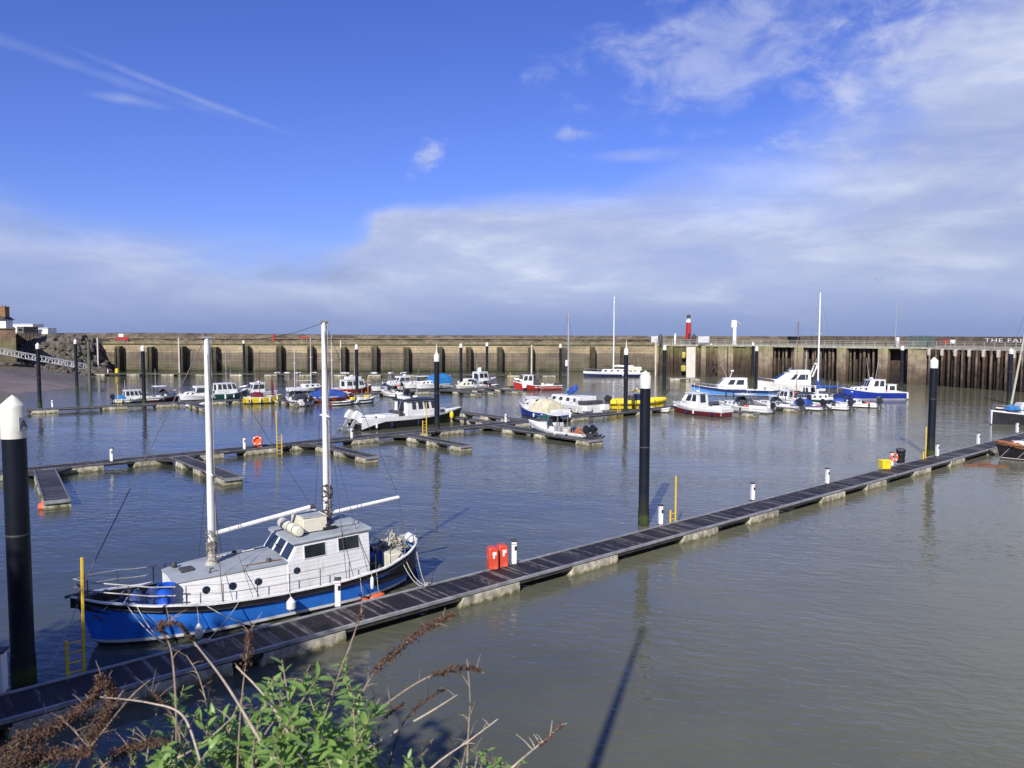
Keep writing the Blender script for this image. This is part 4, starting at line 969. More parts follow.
# wheelhouse
wf, wr, wz = 1.33, 1.22, 2.62
F0, F1, RR = 6.42, 6.82, 9.62
wall = MB()
nb, nt_ = -wf, -wf+.08
b4 = [(F0, -wf, .85), (RR, -wr, .85), (RR, wr, .85), (F0, wf, .85)]
mb4 = [(F0, -wf, 1.93), (RR, -wr, 1.93), (RR, wr, 1.93), (F0, wf, 1.93)]
t4 = [(F1, -wf+.07, wz-.06), (RR-.02, -wr+.05, wz+.03), (RR-.02, wr-.05, wz+.03), (F1, wf-.07, wz-.06)]
wall.add(b4+mb4+t4, [(0, 1, 5, 4), (1, 2, 6, 5), (2, 3, 7, 6), (3, 0, 4, 7), (4, 5, 9, 8), (5, 6, 10, 9), (6, 7, 11, 10), (7, 4, 8, 11), (8, 9, 10, 11)])
WH = wall.build('wheelhouse', M['white_planks'], K, smooth=False, bevel=.02)
side = [(F1, -wf+.002, 1.93), mb4[1], t4[1], t4[0]]; far = [mb4[2], (F1, wf-.002, 1.93), t4[3], t4[2]]; front = [mb4[3], mb4[0], t4[0], t4[3]]
for q in (side, far):
    a, b = (.08, .36) if q is side else (.6, .85)
    pane(q, a, b, .12, .80, WH, M['white_paint'])
    a, b = (.55, .84) if q is side else (.2, .45)
    pane(q, a, b, .17, .83, WH, M['white_paint'])
pane(front, .05, .33, .12, .86, WH, M['white_paint']); pane(front, .40, .64, .12, .86, WH, M['white_paint']); pane(front, .70, .95, .12, .86, WH, M['white_paint'])
mb = MB(); 
rp = [(F1-.16, -wf-.0, wz-.03), (RR+.06, -wr-.03, wz+.05), (RR+.06, wr+.03, wz+.05), (F1-.16, wf, wz-.03)]
mb.add(rp+[(x, y*.96, z+.07) for x, y, z in rp]+[(x-.03, y, z-.035) for x, y, z in rp], [(4, 5, 6, 7), (0, 1, 5, 4), (1, 2, 6, 5), (2, 3, 7, 6), (3, 0, 4, 7), (0, 1, 9, 8), (2, 3, 11, 10), (3, 0, 8, 11), (1, 2, 10, 9), (8, 9, 10, 11)])
mb.build('wheelhouse_roof', M['grey'], K, smooth=False)
MB().box(8.9, 0.1, 2.80, 1.15, 1.3, .12).build('roof_hatch', M['grey'], K, bevel=.02)
MB().box(8.3, -.45, 2.78, .55, .4, .10, m=0).build('roof_vent', M['black'], K, bevel=.03)
MB().box(6.35, -.55, 1.75, .02, .05, .5, ry=.7).build('wiper', M['black'], K)
mb = MB(); mb.tube([(6.62, .35, 2.2), (6.5, .2, 2.28), (6.45, .0, 2.27)], .035, 6); mb.build('searchlight', M['white_paint'], K)
# masts, booms, rigging
def mast(name, s, z0, zt, r0, r1, spr_z, spr_w):
    mb = MB(); mb.tube([(s, 0, z0-.4), (s, 0, z0+2), (s, 0, zt-.2), (s, 0, zt)], [r0, r0, r1, r1*.8], 14); o = mb.build('mast', M['white_paint'], K)
    mb = MB(); mb.tube([(s, -spr_w, spr_z), (s, spr_w, spr_z)], .03, 6); mb.tube([(s-.02, -spr_w, spr_z), (s, 0, spr_z+.12), (s, spr_w, spr_z)], .015, 5); mb.build('spreader', M['white_paint'], o)
    mb = MB(); mb.box(s, 0, zt, .34, .16, .07); mb.box(s+.12, 0, zt-.1, .08, .1, .2); mb.tube([(s-.1, 0, zt), (s-.12, 0, zt+.12)], .015, 5); mb.build('masthead', M['mid_grey'], o)
    mb = MB(); mb.lathe([(r0*2.1, z0-.02), (r0*1.9, z0+.05), (r0*1.25, z0+.18), (r0*1.15, z0+.5)], s, 0, 0, 14); mb.build('mast_collar', M['rope'], o)
    return o
m1 = mast('mast', 4.21, 1.97, 9.85, .112, .090, 5.15, .42)
m2 = mast('mast', 8.42, 2.72, 10.45, .102, .085, 6.9, .45)
mb = MB(); mb.tube([(4.36, 0, 3.05), (7.85, .08, 3.50)], .085, 12); mb.build('boom', M['white_paint'], K)
mb = MB(); mb.tube([(7.80, .08, 3.49), (7.98, .08, 3.515)], .09, 10); mb.build('boom_end', M['dark_grey'], K)
mb = MB(); mb.tube([(8.55, 0, 3.18), (11.5, 0, 3.42)], .075, 12); mb.build('boom', M['white_paint'], K)
# halyards, coiled at the mast foot and slack up the mast
def wires(pts_list, r, nm, m_, par):
    mb = MB()
    for pts in pts_list: mb.tube(pts, r, 4, caps=False)
    return mb.build(nm, m_, par)
kr = random.Random(2)
wires([[(4.21+.14, -.05, 9.7), (4.35, -.05, 3.1), (4.38, -.06, 2.1)], [(4.21, -.15, 9.7), (4.27, -.2, 5.1), (4.25, -.17, 2.2)], [(4.36, .06, 3.0), (4.34, .1, 9.5)]], .010, 'halyard', M['rope'], K)
wires([[(8.42+.13, -.05, 10.3), (8.58, -.05, 6), (8.6, -.05, 2.9)], [(8.55, .08, 10.2), (8.62, .1, 3.2)], [(8.42, -.14, 9), (8.47, -.2, 6.9), (8.5, -.16, 2.9)]], .011, 'halyard', M['rope'], K)
sh1, sh2 = khb(4.2), khb(8.8)
wires([[(4.21, -.05, 9.7), (4.21, -.42, 5.15), (4.1, -sh1+.08, 1.1)], [(4.21, .05, 9.7), (4.21, .42, 5.15), (4.1, sh1-.08, 1.1)], [(4.25, -.05, 5.1), (5.1, -sh1+.06, 1.05)], [(4.25, .05, 5.1), (5.1, sh1-.06, 1.05)]], .012, 'shroud', M['wire'], K)
wires([[(8.42, -.05, 10.3), (8.42, -.45, 6.9), (8.5, -sh2+.08, 1.1)], [(8.42, .05, 10.3), (8.42, .45, 6.9), (8.5, sh2-.08, 1.1)], [(8.42, -.05, 6.85), (9.4, -1.55, 1.1)], [(8.42, .05, 6.85), (9.4, 1.55, 1.1)]], .012, 'shroud', M['wire'], K)
wires([[(4.15, 0, 9.8), (2.1, 0, 5.72), (.15, 0, 1.78)]], .016, 'forestay', M['wire'], K)
def sag(a, b, s_, n=10):
    a, b = Vector(a), Vector(b); return [a.lerp(b, k/n)-Vector((0, 0, s_*4*(k/n)*(1-k/n))) for k in range(n+1)]
wires([sag((4.21, 0, 9.82), (8.42, 0, 10.40), .28, 12)], .010, 'triatic_stay', M['wire'], K)
wires([[(8.5, 0, 10.3), (11.5, 0, 3.45)], [(11.5, 0, 3.4), (11.75, .1, 2.3), (11.7, 0, 1.5)]], .010, 'topping_lift', M['wire'], K)
wires([[(4.3, 0, 9.6), (7.85, .08, 3.55)], [(7.85, .08, 3.45), (7.7, .1, 2.75)]], .009, 'topping_lift', M['wire'], K)
mb = MB()
for k in range(60):
    a = kr.uniform(0, 6.28); r_ = kr.uniform(.10, .2); z = kr.uniform(2.05, 3.1); mb.tube([(4.21+r_*math.cos(a), r_*math.sin(a), z), (4.21+r_*math.cos(a+1), r_*math.sin(a+1), z+kr.uniform(-.2, .2)), (4.21+r_*math.cos(a+2), r_*math.sin(a+2), z-.1)], .018, 4)
mb.build('rope_coil', mat('old_rope', (.20, .18, .14), .9, .3, 9), m1)
mb = MB()
for k in range(80):
    a = kr.uniform(0, 6.28); r_ = kr.uniform(.10, .24); z = kr.uniform(2.8, 4.3); mb.tube([(8.46+r_*math.cos(a), r_*math.sin(a), z), (8.46+r_*math.cos(a+1), r_*math.sin(a+1), z+kr.uniform(-.3, .2)), (8.46+r_*math.cos(a+2), r_*math.sin(a+2), z-.1)], .018, 4)
mb.build('rope_coil', mat('dark_rope', (.09, .08, .07), .9, .3, 9), m2)
# guard rail: stanchions and wires
def rail_side(sg, s0, s1, n, h=.62):
    pts = []
    for k in range(n):
        s = s0+(s1-s0)*k/(n-1); y = sg*(khb(s)-.05); z = ksheer(s)+.03
        MB().tube([(s, y, z), (s, y, z+h)], .016, 6).build('stanchion', M['dark_grey'], K); pts.append((s, y, z+h))
    wires([pts, [(x, y, z-h*.5) for x, y, z in pts]], .006, 'guard_wire', M['wire'], K)
rail_side(-1, 3.0, 9.7, 7); rail_side(1, 3.0, 9.7, 7)
# pulpit round the bow
for h_, lb in ((.62, 'pulpit_rail'), (.33, 'pulpit_rail')):
    pts = [(s, -(khb(s)-.06), ksheer(s)+h_*(1 if s > .5 else .9)) for s in (2.7, 2.0, 1.4, .8, .35, .0)]
    pts2 = [(x, -y, z) for x, y, z in pts[::-1]]
    MB().tube(pts+pts2, .022, 6).build('pulpit_rail', mat('worn_white_tube', (.4, .4, .38), .5, .2, 5), K)
for s in (.35, 1.4, 2.6):
    for sg in (-1, 1):
        y = sg*(khb(s)-.06); MB().tube([(s, y, ksheer(s)), (s, y, ksheer(s)+.62)], .02, 6).build('pulpit_post', M['dark_grey'], K)
mb = MB(); mb.box(.55, 0, ksheer(.5)+.05, .9, .26, .10); mb.tube([(-.25, 0, 1.72), (.5, 0, 1.80)], .05, 8); mb.build('stemhead', M['dark_grey'], K, bevel=.01)
mb = MB(); mb.tube([(.1, -.35, 1.70), (.9, -.25, 1.75)], .035, 6); mb.tube([(.05, -.55, 1.72), (.12, -.15, 1.70)], .05, 6); mb.tube([(.3, .3, 1.78), (.1, -.1, 2.12)], .022, 6); mb.build('anchor', M['dark_grey'], K)
MB().box(1.55, 0, 1.25, .16, .16, .75).build('samson_post', M['dark_grey'], K, bevel=.02)
mb = MB()
for k in range(26):
    a = kr.uniform(0, 6.28); x, y = 1.0+kr.uniform(-.4, .9), kr.uniform(-.5, .5); mb.tube([(x, y, ksheer(1.5)-.4), (x+.2*math.cos(a), y+.2*math.sin(a), ksheer(1.5)-.3), (x+.3*math.cos(a+1), y+.3*math.sin(a+1), ksheer(1.5)-.42)], .03, 5)
mb.build('chain_heap', M['dark_grey'], K)
# stern gear
mb = MB()
for s in (10.4, 11.2, 11.8):
    for sg in (-1, 1):
        y = sg*max(.1, khb(s)-.08); mb.tube([(s, y, ksheer(s)), (s, y, ksheer(s)+.55)], .018, 5)
mb.tube([(s, -(khb(s)-.08), ksheer(s)+.55) for s in (10.4, 11.2, 11.8, 12.1)]+[(s, (khb(s)-.08), ksheer(s)+.55) for s in (12.1, 11.8, 11.2, 10.4)], .02, 5)
mb.build('pushpit', M['steel'], K)
MB().box(10.9, -.62, 1.0, .62, .62, .85).build('cockpit_locker', M['cream'], K, bevel=.03)
MB().box(11.35, .25, 1.35, 1.2, 1.2, .08, rz=.2).build('stern_platform', M['cream'], K, bevel=.02)
MB().tube([(10.2, .3, 1.0), (10.2, .3, 1.75)], .05, 8).build('binnacle', M['dark_grey'], K)
mb = MB(); mb.tube([(9.9, .9, 2.1), (10.8, 1.0, 2.2)], .02, 5); mb.tube([(10.3, .95, 1.2), (10.3, .95, 2.2)], .02, 5); mb.tube([(9.9, .6, 2.35), (10.5, .7, 2.35)], .018, 5); mb.tube([(10.75, 1.0, 2.1), (10.75, 1.0, 2.5)], .012, 5); mb.build('aerial', M['steel'], K)
MB().box(12.0, 0, 1.70, .36, .75, .22, ry=-.2).build('stern_block', M['white_paint'], K, bevel=.05)
# rudder
MB().box(12.05, 0, .2, .5, .06, 1.3, ry=-.25).build('rudder', M['navy'], K)

# loose gear lying on the ketch (each a thing of its own)
def onk(o, s, y, z, rz=0):
    p = KT @ Vector((s, y, z)); o.location = p; o.rotation_euler = (0, 0, KR+rz); return o
t = thing('plastic_barrel', 'open topped blue plastic barrel standing on the foredeck of the ketch', 'barrel'); onk(t, 2.50, -1.0, kdeck(2.5)+.03)
MB().lathe([(.24, 0), (.27, .03), (.27, .28), (.285, .31), (.27, .34), (.27, .60), (.285, .63), (.27, .66), (.265, .88), (.28, .90), (.28, .94), (.24, .94), (.235, .5)], n=20).build('drum', M['barrel'], t)
MB().lathe([(.235, .80), (.01, .80)], n=16).build('inside', M['black'], t)
def heap(name, label, s, y, z, rx, ry_, h, mt_, seed, cat, n=18):
    hr = random.Random(seed); mb = MB(); rows = []
    for i in range(n+1):
        r_ = []
        for k in range(n+1):
            u, v = i/n*2-1, k/n*2-1; d_ = min(1, math.hypot(u, v)); hh = h*(max(0, 1-d_**3))*(.7+.7*mn.noise(Vector((u*2.2+seed, v*2.2, 0)))+.3*mn.noise(Vector((u*6, v*6, seed))))
            r_.append((u*rx, v*ry_, max(0, hh)+.02))
        rows.append(r_)
    mb.grid(rows); o = mb.build(name, mt_); tag(o, label, cat); onk(o, s, y, z); return o
heap('blue_tarpaulin', 'crumpled blue tarpaulin heaped in the foredeck well of the ketch', 1.95, .15, kdeck(2.0), .85, .95, .55, M['tarp_navy'], 4, 'tarpaulin')
heap('rope_heap', 'tangled ropes and gear heaped on the stern of the ketch', 11.3, .35, 1.38, .6, .7, .30, mat('tangle', (.16, .15, .10), .9, .7, 6, bump=1.0, dirt=(.5, .48, .4), dirt_amt=.5, dirt_scale=5), 9, 'ropes', 26)
heap('dark_cover', 'dark cover lying in the cockpit of the ketch', 10.15, -.35, .58, .45, .9, .6, mat('olive_cover', (.05, .05, .035), .8, .4, 4, bump=.8), 12, 'cover')
t = thing('life_raft_box', 'cream life raft locker on the wheelhouse roof of the ketch', 'locker'); onk(t, 7.75, .02, 2.70)
MB().box(0, 0, .27, .95, 1.25, .50, taper=.96).build('body', M['cream'], t, bevel=.03); mb = MB(); mb.box(0, 0, .55, .78, 1.05, .04); mb.build('lid', M['grey'], t, bevel=.01)
mb = MB(); mb.tube([(-.45, .6, .55), (-.45, -.6, .55), (.45, -.6, .55), (.45, .6, .55), (-.45, .6, .55)], .025, 6); mb.build('rim_rail', M['cream'], t)
t = thing('life_raft_canister', 'cream life raft canister lying across the front of the wheelhouse roof', 'life raft'); onk(t, 7.02, 0, 2.74)
mb = MB(); mb.M = Matrix.Rotation(R(90), 4, 'X'); mb.lathe([(.02, -.95), (.15, -.93), (.19, -.85), (.19, .85), (.15, .93), (.02, .95)], 0, .14, 0, 16); mb.build('shell', M['cream'], t)
for y in (-.5, .1, .6): 
    mb = MB(); mb.M = Matrix.Rotation(R(90), 4, 'X'); mb.lathe([(.198, y-.02), (.198, y+.02)], 0, .14, 0, 16); mb.build('strap', M['dark_grey'], t)
t = thing('roof_bag', 'dark bundle beside the mizzen mast on the wheelhouse roof', 'bundle'); onk(t, 8.28, -.35, 2.72)
MB().tube([(-.1, -.25, .12), (0, 0, .2), (.15, .25, .15)], [.09, .2, .08], 8).build('bundle', M['tarp_dark'], t)
def fender(s, label, zt=.75, mt_='fender', r=.13, l=.5, name='boat_fender'):
    y = -(khb(s)+r+.03); t = thing(name, label, 'fender', (0, 0, 0), 0, 'fenders hanging from the blue ketch'); onk(t, s, y, 0)
    mb = MB()
    if mt_ == 'orange': mb.M = Matrix.Translation((0, 0, zt-.2)) @ Matrix.Rotation(R(82), 4, 'Y') @ Matrix.Translation((0, 0, -zt+.25))
    mb.lathe([(.03, zt), (.06, zt-.04), (r, zt-.16), (r, zt-l+.12), (.05, zt-l), (.02, zt-l)], n=12); mb.build('body', M[mt_], t)
    MB().tube([(0, 0, zt), (0, r+.05, ksheer(s)+.1)], .012, 5).build('line', M['rope'], t)
fender(3.3, 'grubby white fender low on the forward half of the ketch hull', .62)
fender(6.3, 'plump white fender hanging amidships on the blue ketch', .92, r=.16)
fender(9.0, 'orange fender between the ketch and the walkway below the wheelhouse', .38, 'orange', .11, .6)
fender(9.7, 'second orange fender between the ketch and the walkway nearer the stern', .42, 'orange', .11, .6)
fender(9.45, 'slim white fender above the orange ones near the ketch stern', 1.0, 'fender', .07, .45)
def wrope(label, a, b, s_, r=.016, n=14):
    o = MB().tube(sag(a, b, s_, n), r, 5).build('mooring_rope', M['rope']); return tag(o, label, 'rope', 'mooring ropes of the blue ketch')
def wp(s, y, z): return KT @ Vector((s, y, z))
def onA(px_, off=.75): 
    s = s_on(A0z, dA, px_); return A0z+dA*s+nA*off+Vector((0, 0, .04))
bow = wp(1.3, -khb(1.3), ksheer(1.3)+.06)
cl = onA(178)
wrope('mooring rope from the ketch bow drooping to the walkway cleat', bow, cl, .25)
wrope('second slack mooring rope from the ketch bow to the same cleat', wp(1.6, -khb(1.6), ksheer(1.6)), cl+Vector((.15, .1, 0)), .42)
wrope('mooring rope from the ketch side amidships to the walkway', wp(3.6, -khb(3.6), 1.1), onA(268), .12)
wrope('spring rope from the ketch side slanting towards the bow cleat', wp(4.6, -khb(4.6), 1.05), onA(206), .10)
sc = onA(437)
wrope('mooring rope from the stern of the ketch to the far walkway cleat', wp(12.05, -.35, 1.55), sc, .30)
wrope('slack stern rope looping low from the ketch to the far cleat', wp(11.2, -1.0, 1.3), sc+Vector((0, .1, 0)), .30)
wrope('second slack stern rope beside the first from the ketch quarter', wp(11.0, -1.05, 1.3), sc+Vector((.1, .05, 0)), .42)
wrope('long rope trailing from the ketch bow to the big mooring pile', wp(.1, -.1, 1.5), Vector((PB.get('p', gp(24, 685)).x+.35, 21.9, .25)), .10, .014)
def cleat(px_, label):
    p = onA(px_); t = thing('mooring_cleat', label, 'cleat', (p.x, p.y, DK-.01), math.atan2(dA.y, dA.x), 'cleats on the foreground walkway')
    mb = MB(); mb.box(-.08, 0, .05, .05, .05, .1); mb.box(.08, 0, .05, .05, .05, .1); mb.tube([(-.2, 0, .11), (.2, 0, .11)], .03, 8); mb.build('horn', M['alu'], t)
    mb = MB()
    for k in range(5): mb.tube([(.10*math.cos(a), .055*math.sin(a), .06+.02*k) for a in [2*math.pi*j/10 for j in range(11)]], .014, 5)
    mb.build('rope_turns', M['rope'], t)
cleat(178, 'cleat wrapped in rope by the ketch bow'); cleat(437, 'cleat wrapped in rope behind the ketch stern')
for px_, lb in ((206, 'cleat holding the spring rope of the ketch'), (268, 'cleat amidships beside the ketch')): cleat(px_, lb)

# worn rubbing strake, painted name board and deck clutter
mb = MB()
for sg in (-1, 1):
    mb.tube([(s_, sg*(khb(s_)+.02), ksheer(s_)-.17) for s_ in [.3+11.4*i/24 for i in range(25)]], .035, 6)
    break
mb.build('rubbing_strake', M['black'], K)
mb = MB()
mb.tube([(s_, (khb(s_)+.02), ksheer(s_)-.17) for s_ in [.3+11.4*i/24 for i in range(25)]], .035, 6); mb.build('rubbing_strake', M['black'], K)
for s_, y in ((3.1, .55), (5.2, .75), (5.9, -.9)):
    MB().lathe([(.10, 0), (.10, .10), (.06, .16)], s_, y, 1.96, 10).build('deck_fitting', M['dark_grey'], K)
MB().tube([(5.0, -.9, 2.0), (5.6, -.95, 2.02), (6.3, -.98, 2.03)], .02, 5).build('boat_hook', M['wood'], K)
MB().tube([(4.3, .6, 2.02), (5.9, .75, 2.06)], .03, 5).build('spar', M['cream'], K)
for i in range(9):
    s_ = 3.2+.78*i; y = -(khb(s_)-.30); MB().box(s_, y, ksheer(s_)-.10, .10+.05*(i % 3), .08, .10+.04*(i % 2)).build('deck_block', M['dark_grey'] if i % 2 else M['rope'], K)

mb = MB()
for k in range(46):
    a = kr.uniform(0, 6.28); x, y, z = 11.3+kr.gauss(0, .35), .1+kr.gauss(0, .38), kr.uniform(1.4, 1.85); l_ = kr.uniform(.15, .4)
    mb.tube([(x, y, z), (x+l_*.5*math.cos(a), y+l_*.5*math.sin(a), z+kr.uniform(-.05, .25)), (x+l_*math.cos(a+.8), y+l_*math.sin(a+.8), z+kr.uniform(-.2, .1))], kr.uniform(.012, .03), 5)
mb.build('stern_lines', M['rope'], K)
mb = MB()
for k in range(30):
    a = kr.uniform(0, 6.28); x, y, z = 1.6+kr.gauss(0, .5), kr.gauss(0, .45), ksheer(1.6)-kr.uniform(.0, .3); l_ = kr.uniform(.2, .5)
    mb.tube([(x, y, z), (x+l_*.5*math.cos(a), y+l_*.5*math.sin(a), z+kr.uniform(-.05, .15)), (x+l_*math.cos(a+.8), y+l_*math.sin(a+.8), z-.1)], kr.uniform(.012, .022), 5)
mb.build('foredeck_lines', M['rope'], K)
# ------------------------------------------------------------------ boats (local x towards the bow, z = 0 the waterline)
HB, HF = math.degrees(math.atan2(dB.y, dB.x)), math.degrees(math.atan2(-nB.y, -nB.x))     # along the walkways / along the fingers towards the camera
class Boat:
    def __init__(s, name, label, px_, py_, L, hd, B=None, fb=(.7, .65, 1.1), top='white', boot='navy', gun='white', transom=.82, full=2.4, rake=.6, cockpit=.42, cat='boat', group='small boats moored in the marina', sole=.45, deck='white', bot='antifoul', low=None, gw=.13):
        g = gp(px_, py_, 0); s.L = L; s.B = B or L*.36; s.fb = fb; s.tr = transom; s.full = full; s.ck = cockpit
        s.o = thing(name, label, cat, (g.x, g.y, 0), R(hd), group)
        n = 16; ts = [i/n for i in range(n+1)]
        prof = [(-.30, .15, 0.0), (-.03, .72, .35), (.10, .80, .45), (.14, .81, .46), ('mid', .93, .72), ('g', .99, .93), ('s', 1.0, 1.0)]
        rows = []
        for z, k, h in prof:
            a = []
            for t in ts:
                sh = s.sheer(t); zz = {'mid': .14+(sh-.14)*.55, 'g': sh-gw, 's': sh}.get(z, z)
                hb = s.hb(t)*k*(1-(1-h)*.55*max(0, t-.45)/.55); x = -L/2+L*t-rake*(1-h)*max(0, (t-.5)/.5)**2+(1-h)*.12*(1 if t == 0 else 0)
                a.append((x, -hb, zz))
            rows.append(a+[(x, -y, z_) for x, y, z_ in a[::-1]])
        mb = MB(); ms = [0, 0, 1, 2 if not low else 4, 2, 3]
        for i in range(len(rows)-1): mb.grid([rows[i], rows[i+1]], ms[i], closed=True)
        mb.build('hull', [M[bot], M[boot], M[top], M[gun], M[low or top]], s.o, ang=45)
        def z_deck(t): return s.sheer(t)-.04 if t >= s.ck else max(.15, s.sheer(t)-sole)
        out = [(x, y*.985, z-.02) for x, y, z in rows[-1][:n+1]]
        st = []
        for i, t in enumerate(ts):
            if i and ts[i-1] < s.ck <= t: st.append((-L/2+L*s.ck-.001, -s.hb(s.ck)*.93, max(.15, s.sheer(s.ck)-sole)))
            st.append((-L/2+L*t, -max(s.hb(t)*.93, .0), z_deck(t)))
        mb = MB(); mb.grid([st, [(x, -y, z) for x, y, z in st]])
        # inner sides of the cockpit and the narrow side decks
        gw = [(-L/2+L*t, -s.hb(t)*.99, s.sheer(t)+.005) for t in ts]; gi = [(-L/2+L*t, -s.hb(t)*.90, s.sheer(t)+.005) for t in ts]; gd = [(-L/2+L*t, -s.hb(t)*.90, z_deck(t)-.03) for t in ts]
        mb.grid([gw, gi, gd]); mb.grid([[(x, -y, z) for x, y, z in q] for q in (gd, gi, gw)])
        mb.add([(-L/2+.02, -s.hb(0)*.97, s.sheer(0)), (-L/2+.02, s.hb(0)*.97, s.sheer(0)), (-L/2+.12, s.hb(0)*.97, s.sheer(0)), (-L/2+.12, -s.hb(0)*.97, s.sheer(0)), (-L/2+.12, s.hb(0)*.97, .2), (-L/2+.12, -s.hb(0)*.97, .2)], [(0, 1, 2, 3), (3, 2, 4, 5)])
        mb.build('deck', M[deck], s.o, smooth=False)
    def sheer(s, t):
        a, b, c = s.fb; return a+(b-a)*min(1, t/.45) if t < .45 else b+(c-b)*((t-.45)/.55)**1.6
    def hb(s, t):
        if t < .4: return s.B/2*(s.tr+(1-s.tr)*math.sin(t/.4*math.pi/2))
        return max(.02, s.B/2*(1-((t-.4)/.6)**s.full))
    def cabin(s, x0, x1, w, h, zb=None, rf=.35, rb=0.0, side=((.08, .46), (.54, .92)), front=2, wall='white', roof='white', v=(.32, .82), tum=.08, over=.08, name='wheelhouse', back=True, thick=.06, wf=None):
        """a cabin from x0 (aft) to x1 (fore)"""
        zb = s.sheer(.5)-.5 if zb is None else zb; zt = h; wf = wf or w*.92
        b = [(x0, -w/2, zb), (x1, -wf/2, zb), (x1, wf/2, zb), (x0, w/2, zb)]
        zm = zb+(zt-zb)*v[0]*.8; m_ = [(x, y, zm) for x, y, z in b]
        t = [(x0+rb, -w/2+tum, zt), (x1-rf, -wf/2+tum, zt), (x1-rf, wf/2-tum, zt), (x0+rb, w/2-tum, zt)]
        mb = MB(); mb.add(b+m_+t, [(0, 1, 5, 4), (1, 2, 6, 5), (2, 3, 7, 6), (3, 0, 4, 7), (4, 5, 9, 8), (5, 6, 10, 9), (6, 7, 11, 10), (7, 4, 8, 11), (8, 9, 10, 11)])
        c = mb.build(name, M[wall], s.o, smooth=False, bevel=.03)
        S = [m_[0], m_[1], t[1], t[0]]; P = [m_[2], m_[3], t[3], t[2]]; F = [m_[1], m_[2], t[2], t[1]]; A = [m_[3], m_[0], t[0], t[3]]
        v0 = .15; v1 = v[1]
        for a, b_ in side:
            mb = MB(); quad_pane(mb, S, a, b_, v0, v1); mb.build('window', M['glass'], c, smooth=False)
            mb = MB(); quad_pane(mb, P, 1-b_, 1-a, v0, v1); mb.build('window', M['glass'], c, smooth=False)
        for k in range(front):
            mb = MB(); quad_pane(mb, F, (k+.10)/front, (k+.90)/front, v0, v1); mb.build('window', M['glass'], c, smooth=False)
        if back:
            mb = MB(); quad_pane(mb, A, .25, .75, 0, v1); mb.build('doorway', M['glass'], c, smooth=False)
        mb = MB(); r_ = [(x+(-over if i in (0, 3) else over), y+(-over if y < 0 else over), z) for i, (x, y, z) in enumerate(t)]
        mb.add(r_+[(x, y*.94, z+thick) for x, y, z in r_], [(3, 2, 1, 0), (4, 5, 6, 7), (0, 1, 5, 4), (1, 2, 6, 5), (2, 3, 7, 6), (3, 0, 4, 7)]); mb.build('roof', M[roof], c, smooth=False, bevel=.02)
        return c
    def trunk(s, x0, x1, w0, w1, h, mt_='white', win=3, zb=None, name='coachroof', tr=.5):
        zb = s.sheer(.6)-.15 if zb is None else zb
        mb = MB(); b = [(x0, -w0/2, zb), (x1, -w1/2, zb), (x1, w1/2, zb), (x0, w0/2, zb)]; t = [(x0+.05, -w0/2+.1, h), (x1-tr, -w1/2+.08, h-.06), (x1-tr, w1/2-.08, h-.06), (x0+.05, w0/2-.1, h)]
        mb.add(b+t, [(0, 1, 5, 4), (1, 2, 6, 5), (2, 3, 7, 6), (3, 0, 4, 7), (4, 5, 6, 7)]); c = mb.build(name, M[mt_], s.o, smooth=False, bevel=.05)
        S = [b[0], b[1], t[1], t[0]]; P = [b[2], b[3], t[3], t[2]]
        for k in range(win):
            u = (k+.3)/max(1, win); 
            for q in (S, P):
                mb = MB(); quad_pane(mb, q, min(.85, u), min(.9, u+.45/win), .40, .80); mb.build('window', M['glass'], c, smooth=False)
        return c
    def outboard(s, y=0, col='black', tilt=0.0, sc=1.0, x=None):
        x = -s.L/2 if x is None else x; zt = s.sheer(0)
        mb = MB(); mb.M = Matrix.Translation((x-.15, y, zt+.05)) @ Matrix.Rotation(tilt, 4, 'Y') @ Matrix.Scale(sc, 4)
        mb.box(-.12, 0, .38, .58, .38, .50, 0, taper=.78); mb.box(-.12, 0, .08, .50, .34, .16, 0); mb.box(-.10, 0, -.30, .20, .14, .75, 1); mb.box(-.16, 0, -.62, .55, .22, .05, 1); mb.box(-.12, 0, -.85, .24, .09, .45, 1); mb.tube([(-.42, 0, -.92), (.12, 0, -.92)], [.07, .05], 8, 1); mb.lathe([(.18, -.01), (.18, .01)], -.40, 0, -.92, 8, 1); mb.box(.12, 0, .0, .18, .3, .35, 1)
        mb.build('outboard_motor', [M[col], M['mid_grey'] if col != 'black' else M['dark_grey']], s.o, smooth=False, bevel=.02)
    def mast(s, x, h, r=.07, col='white_paint', boom=None, cover=None, zb=None, stays=True, spr=True, lean=0):
        zb = s.sheer(.6)-.1 if zb is None else zb
        m_ = MB().tube([(x, 0, zb), (x-lean, 0, h)], [r, r*.75], 8).build('mast', M[col], s.o)
        if spr: MB().tube([(x-lean*.6, -.55, zb+(h-zb)*.6), (x-lean*.6, .55, zb+(h-zb)*.6)], .03, 5).build('spreader', M[col], m_); MB().box(x-lean, 0, h+.05, .35, .12, .14).build('masthead', M['mid_grey'], m_)
        if stays:
            wires([[(x-lean, 0, h-.1), (s.L/2-.1, 0, s.sheer(1))], [(x-lean, 0, h-.1), (-s.L/2+.1, 0, s.sheer(0))], [(x-lean, 0, h*.97), (x-.3, -s.hb(.5)*.95, s.sheer(.5))], [(x-lean, 0, h*.97), (x-.3, s.hb(.5)*.95, s.sheer(.5))]], .012, 'rigging', M['wire'], s.o)
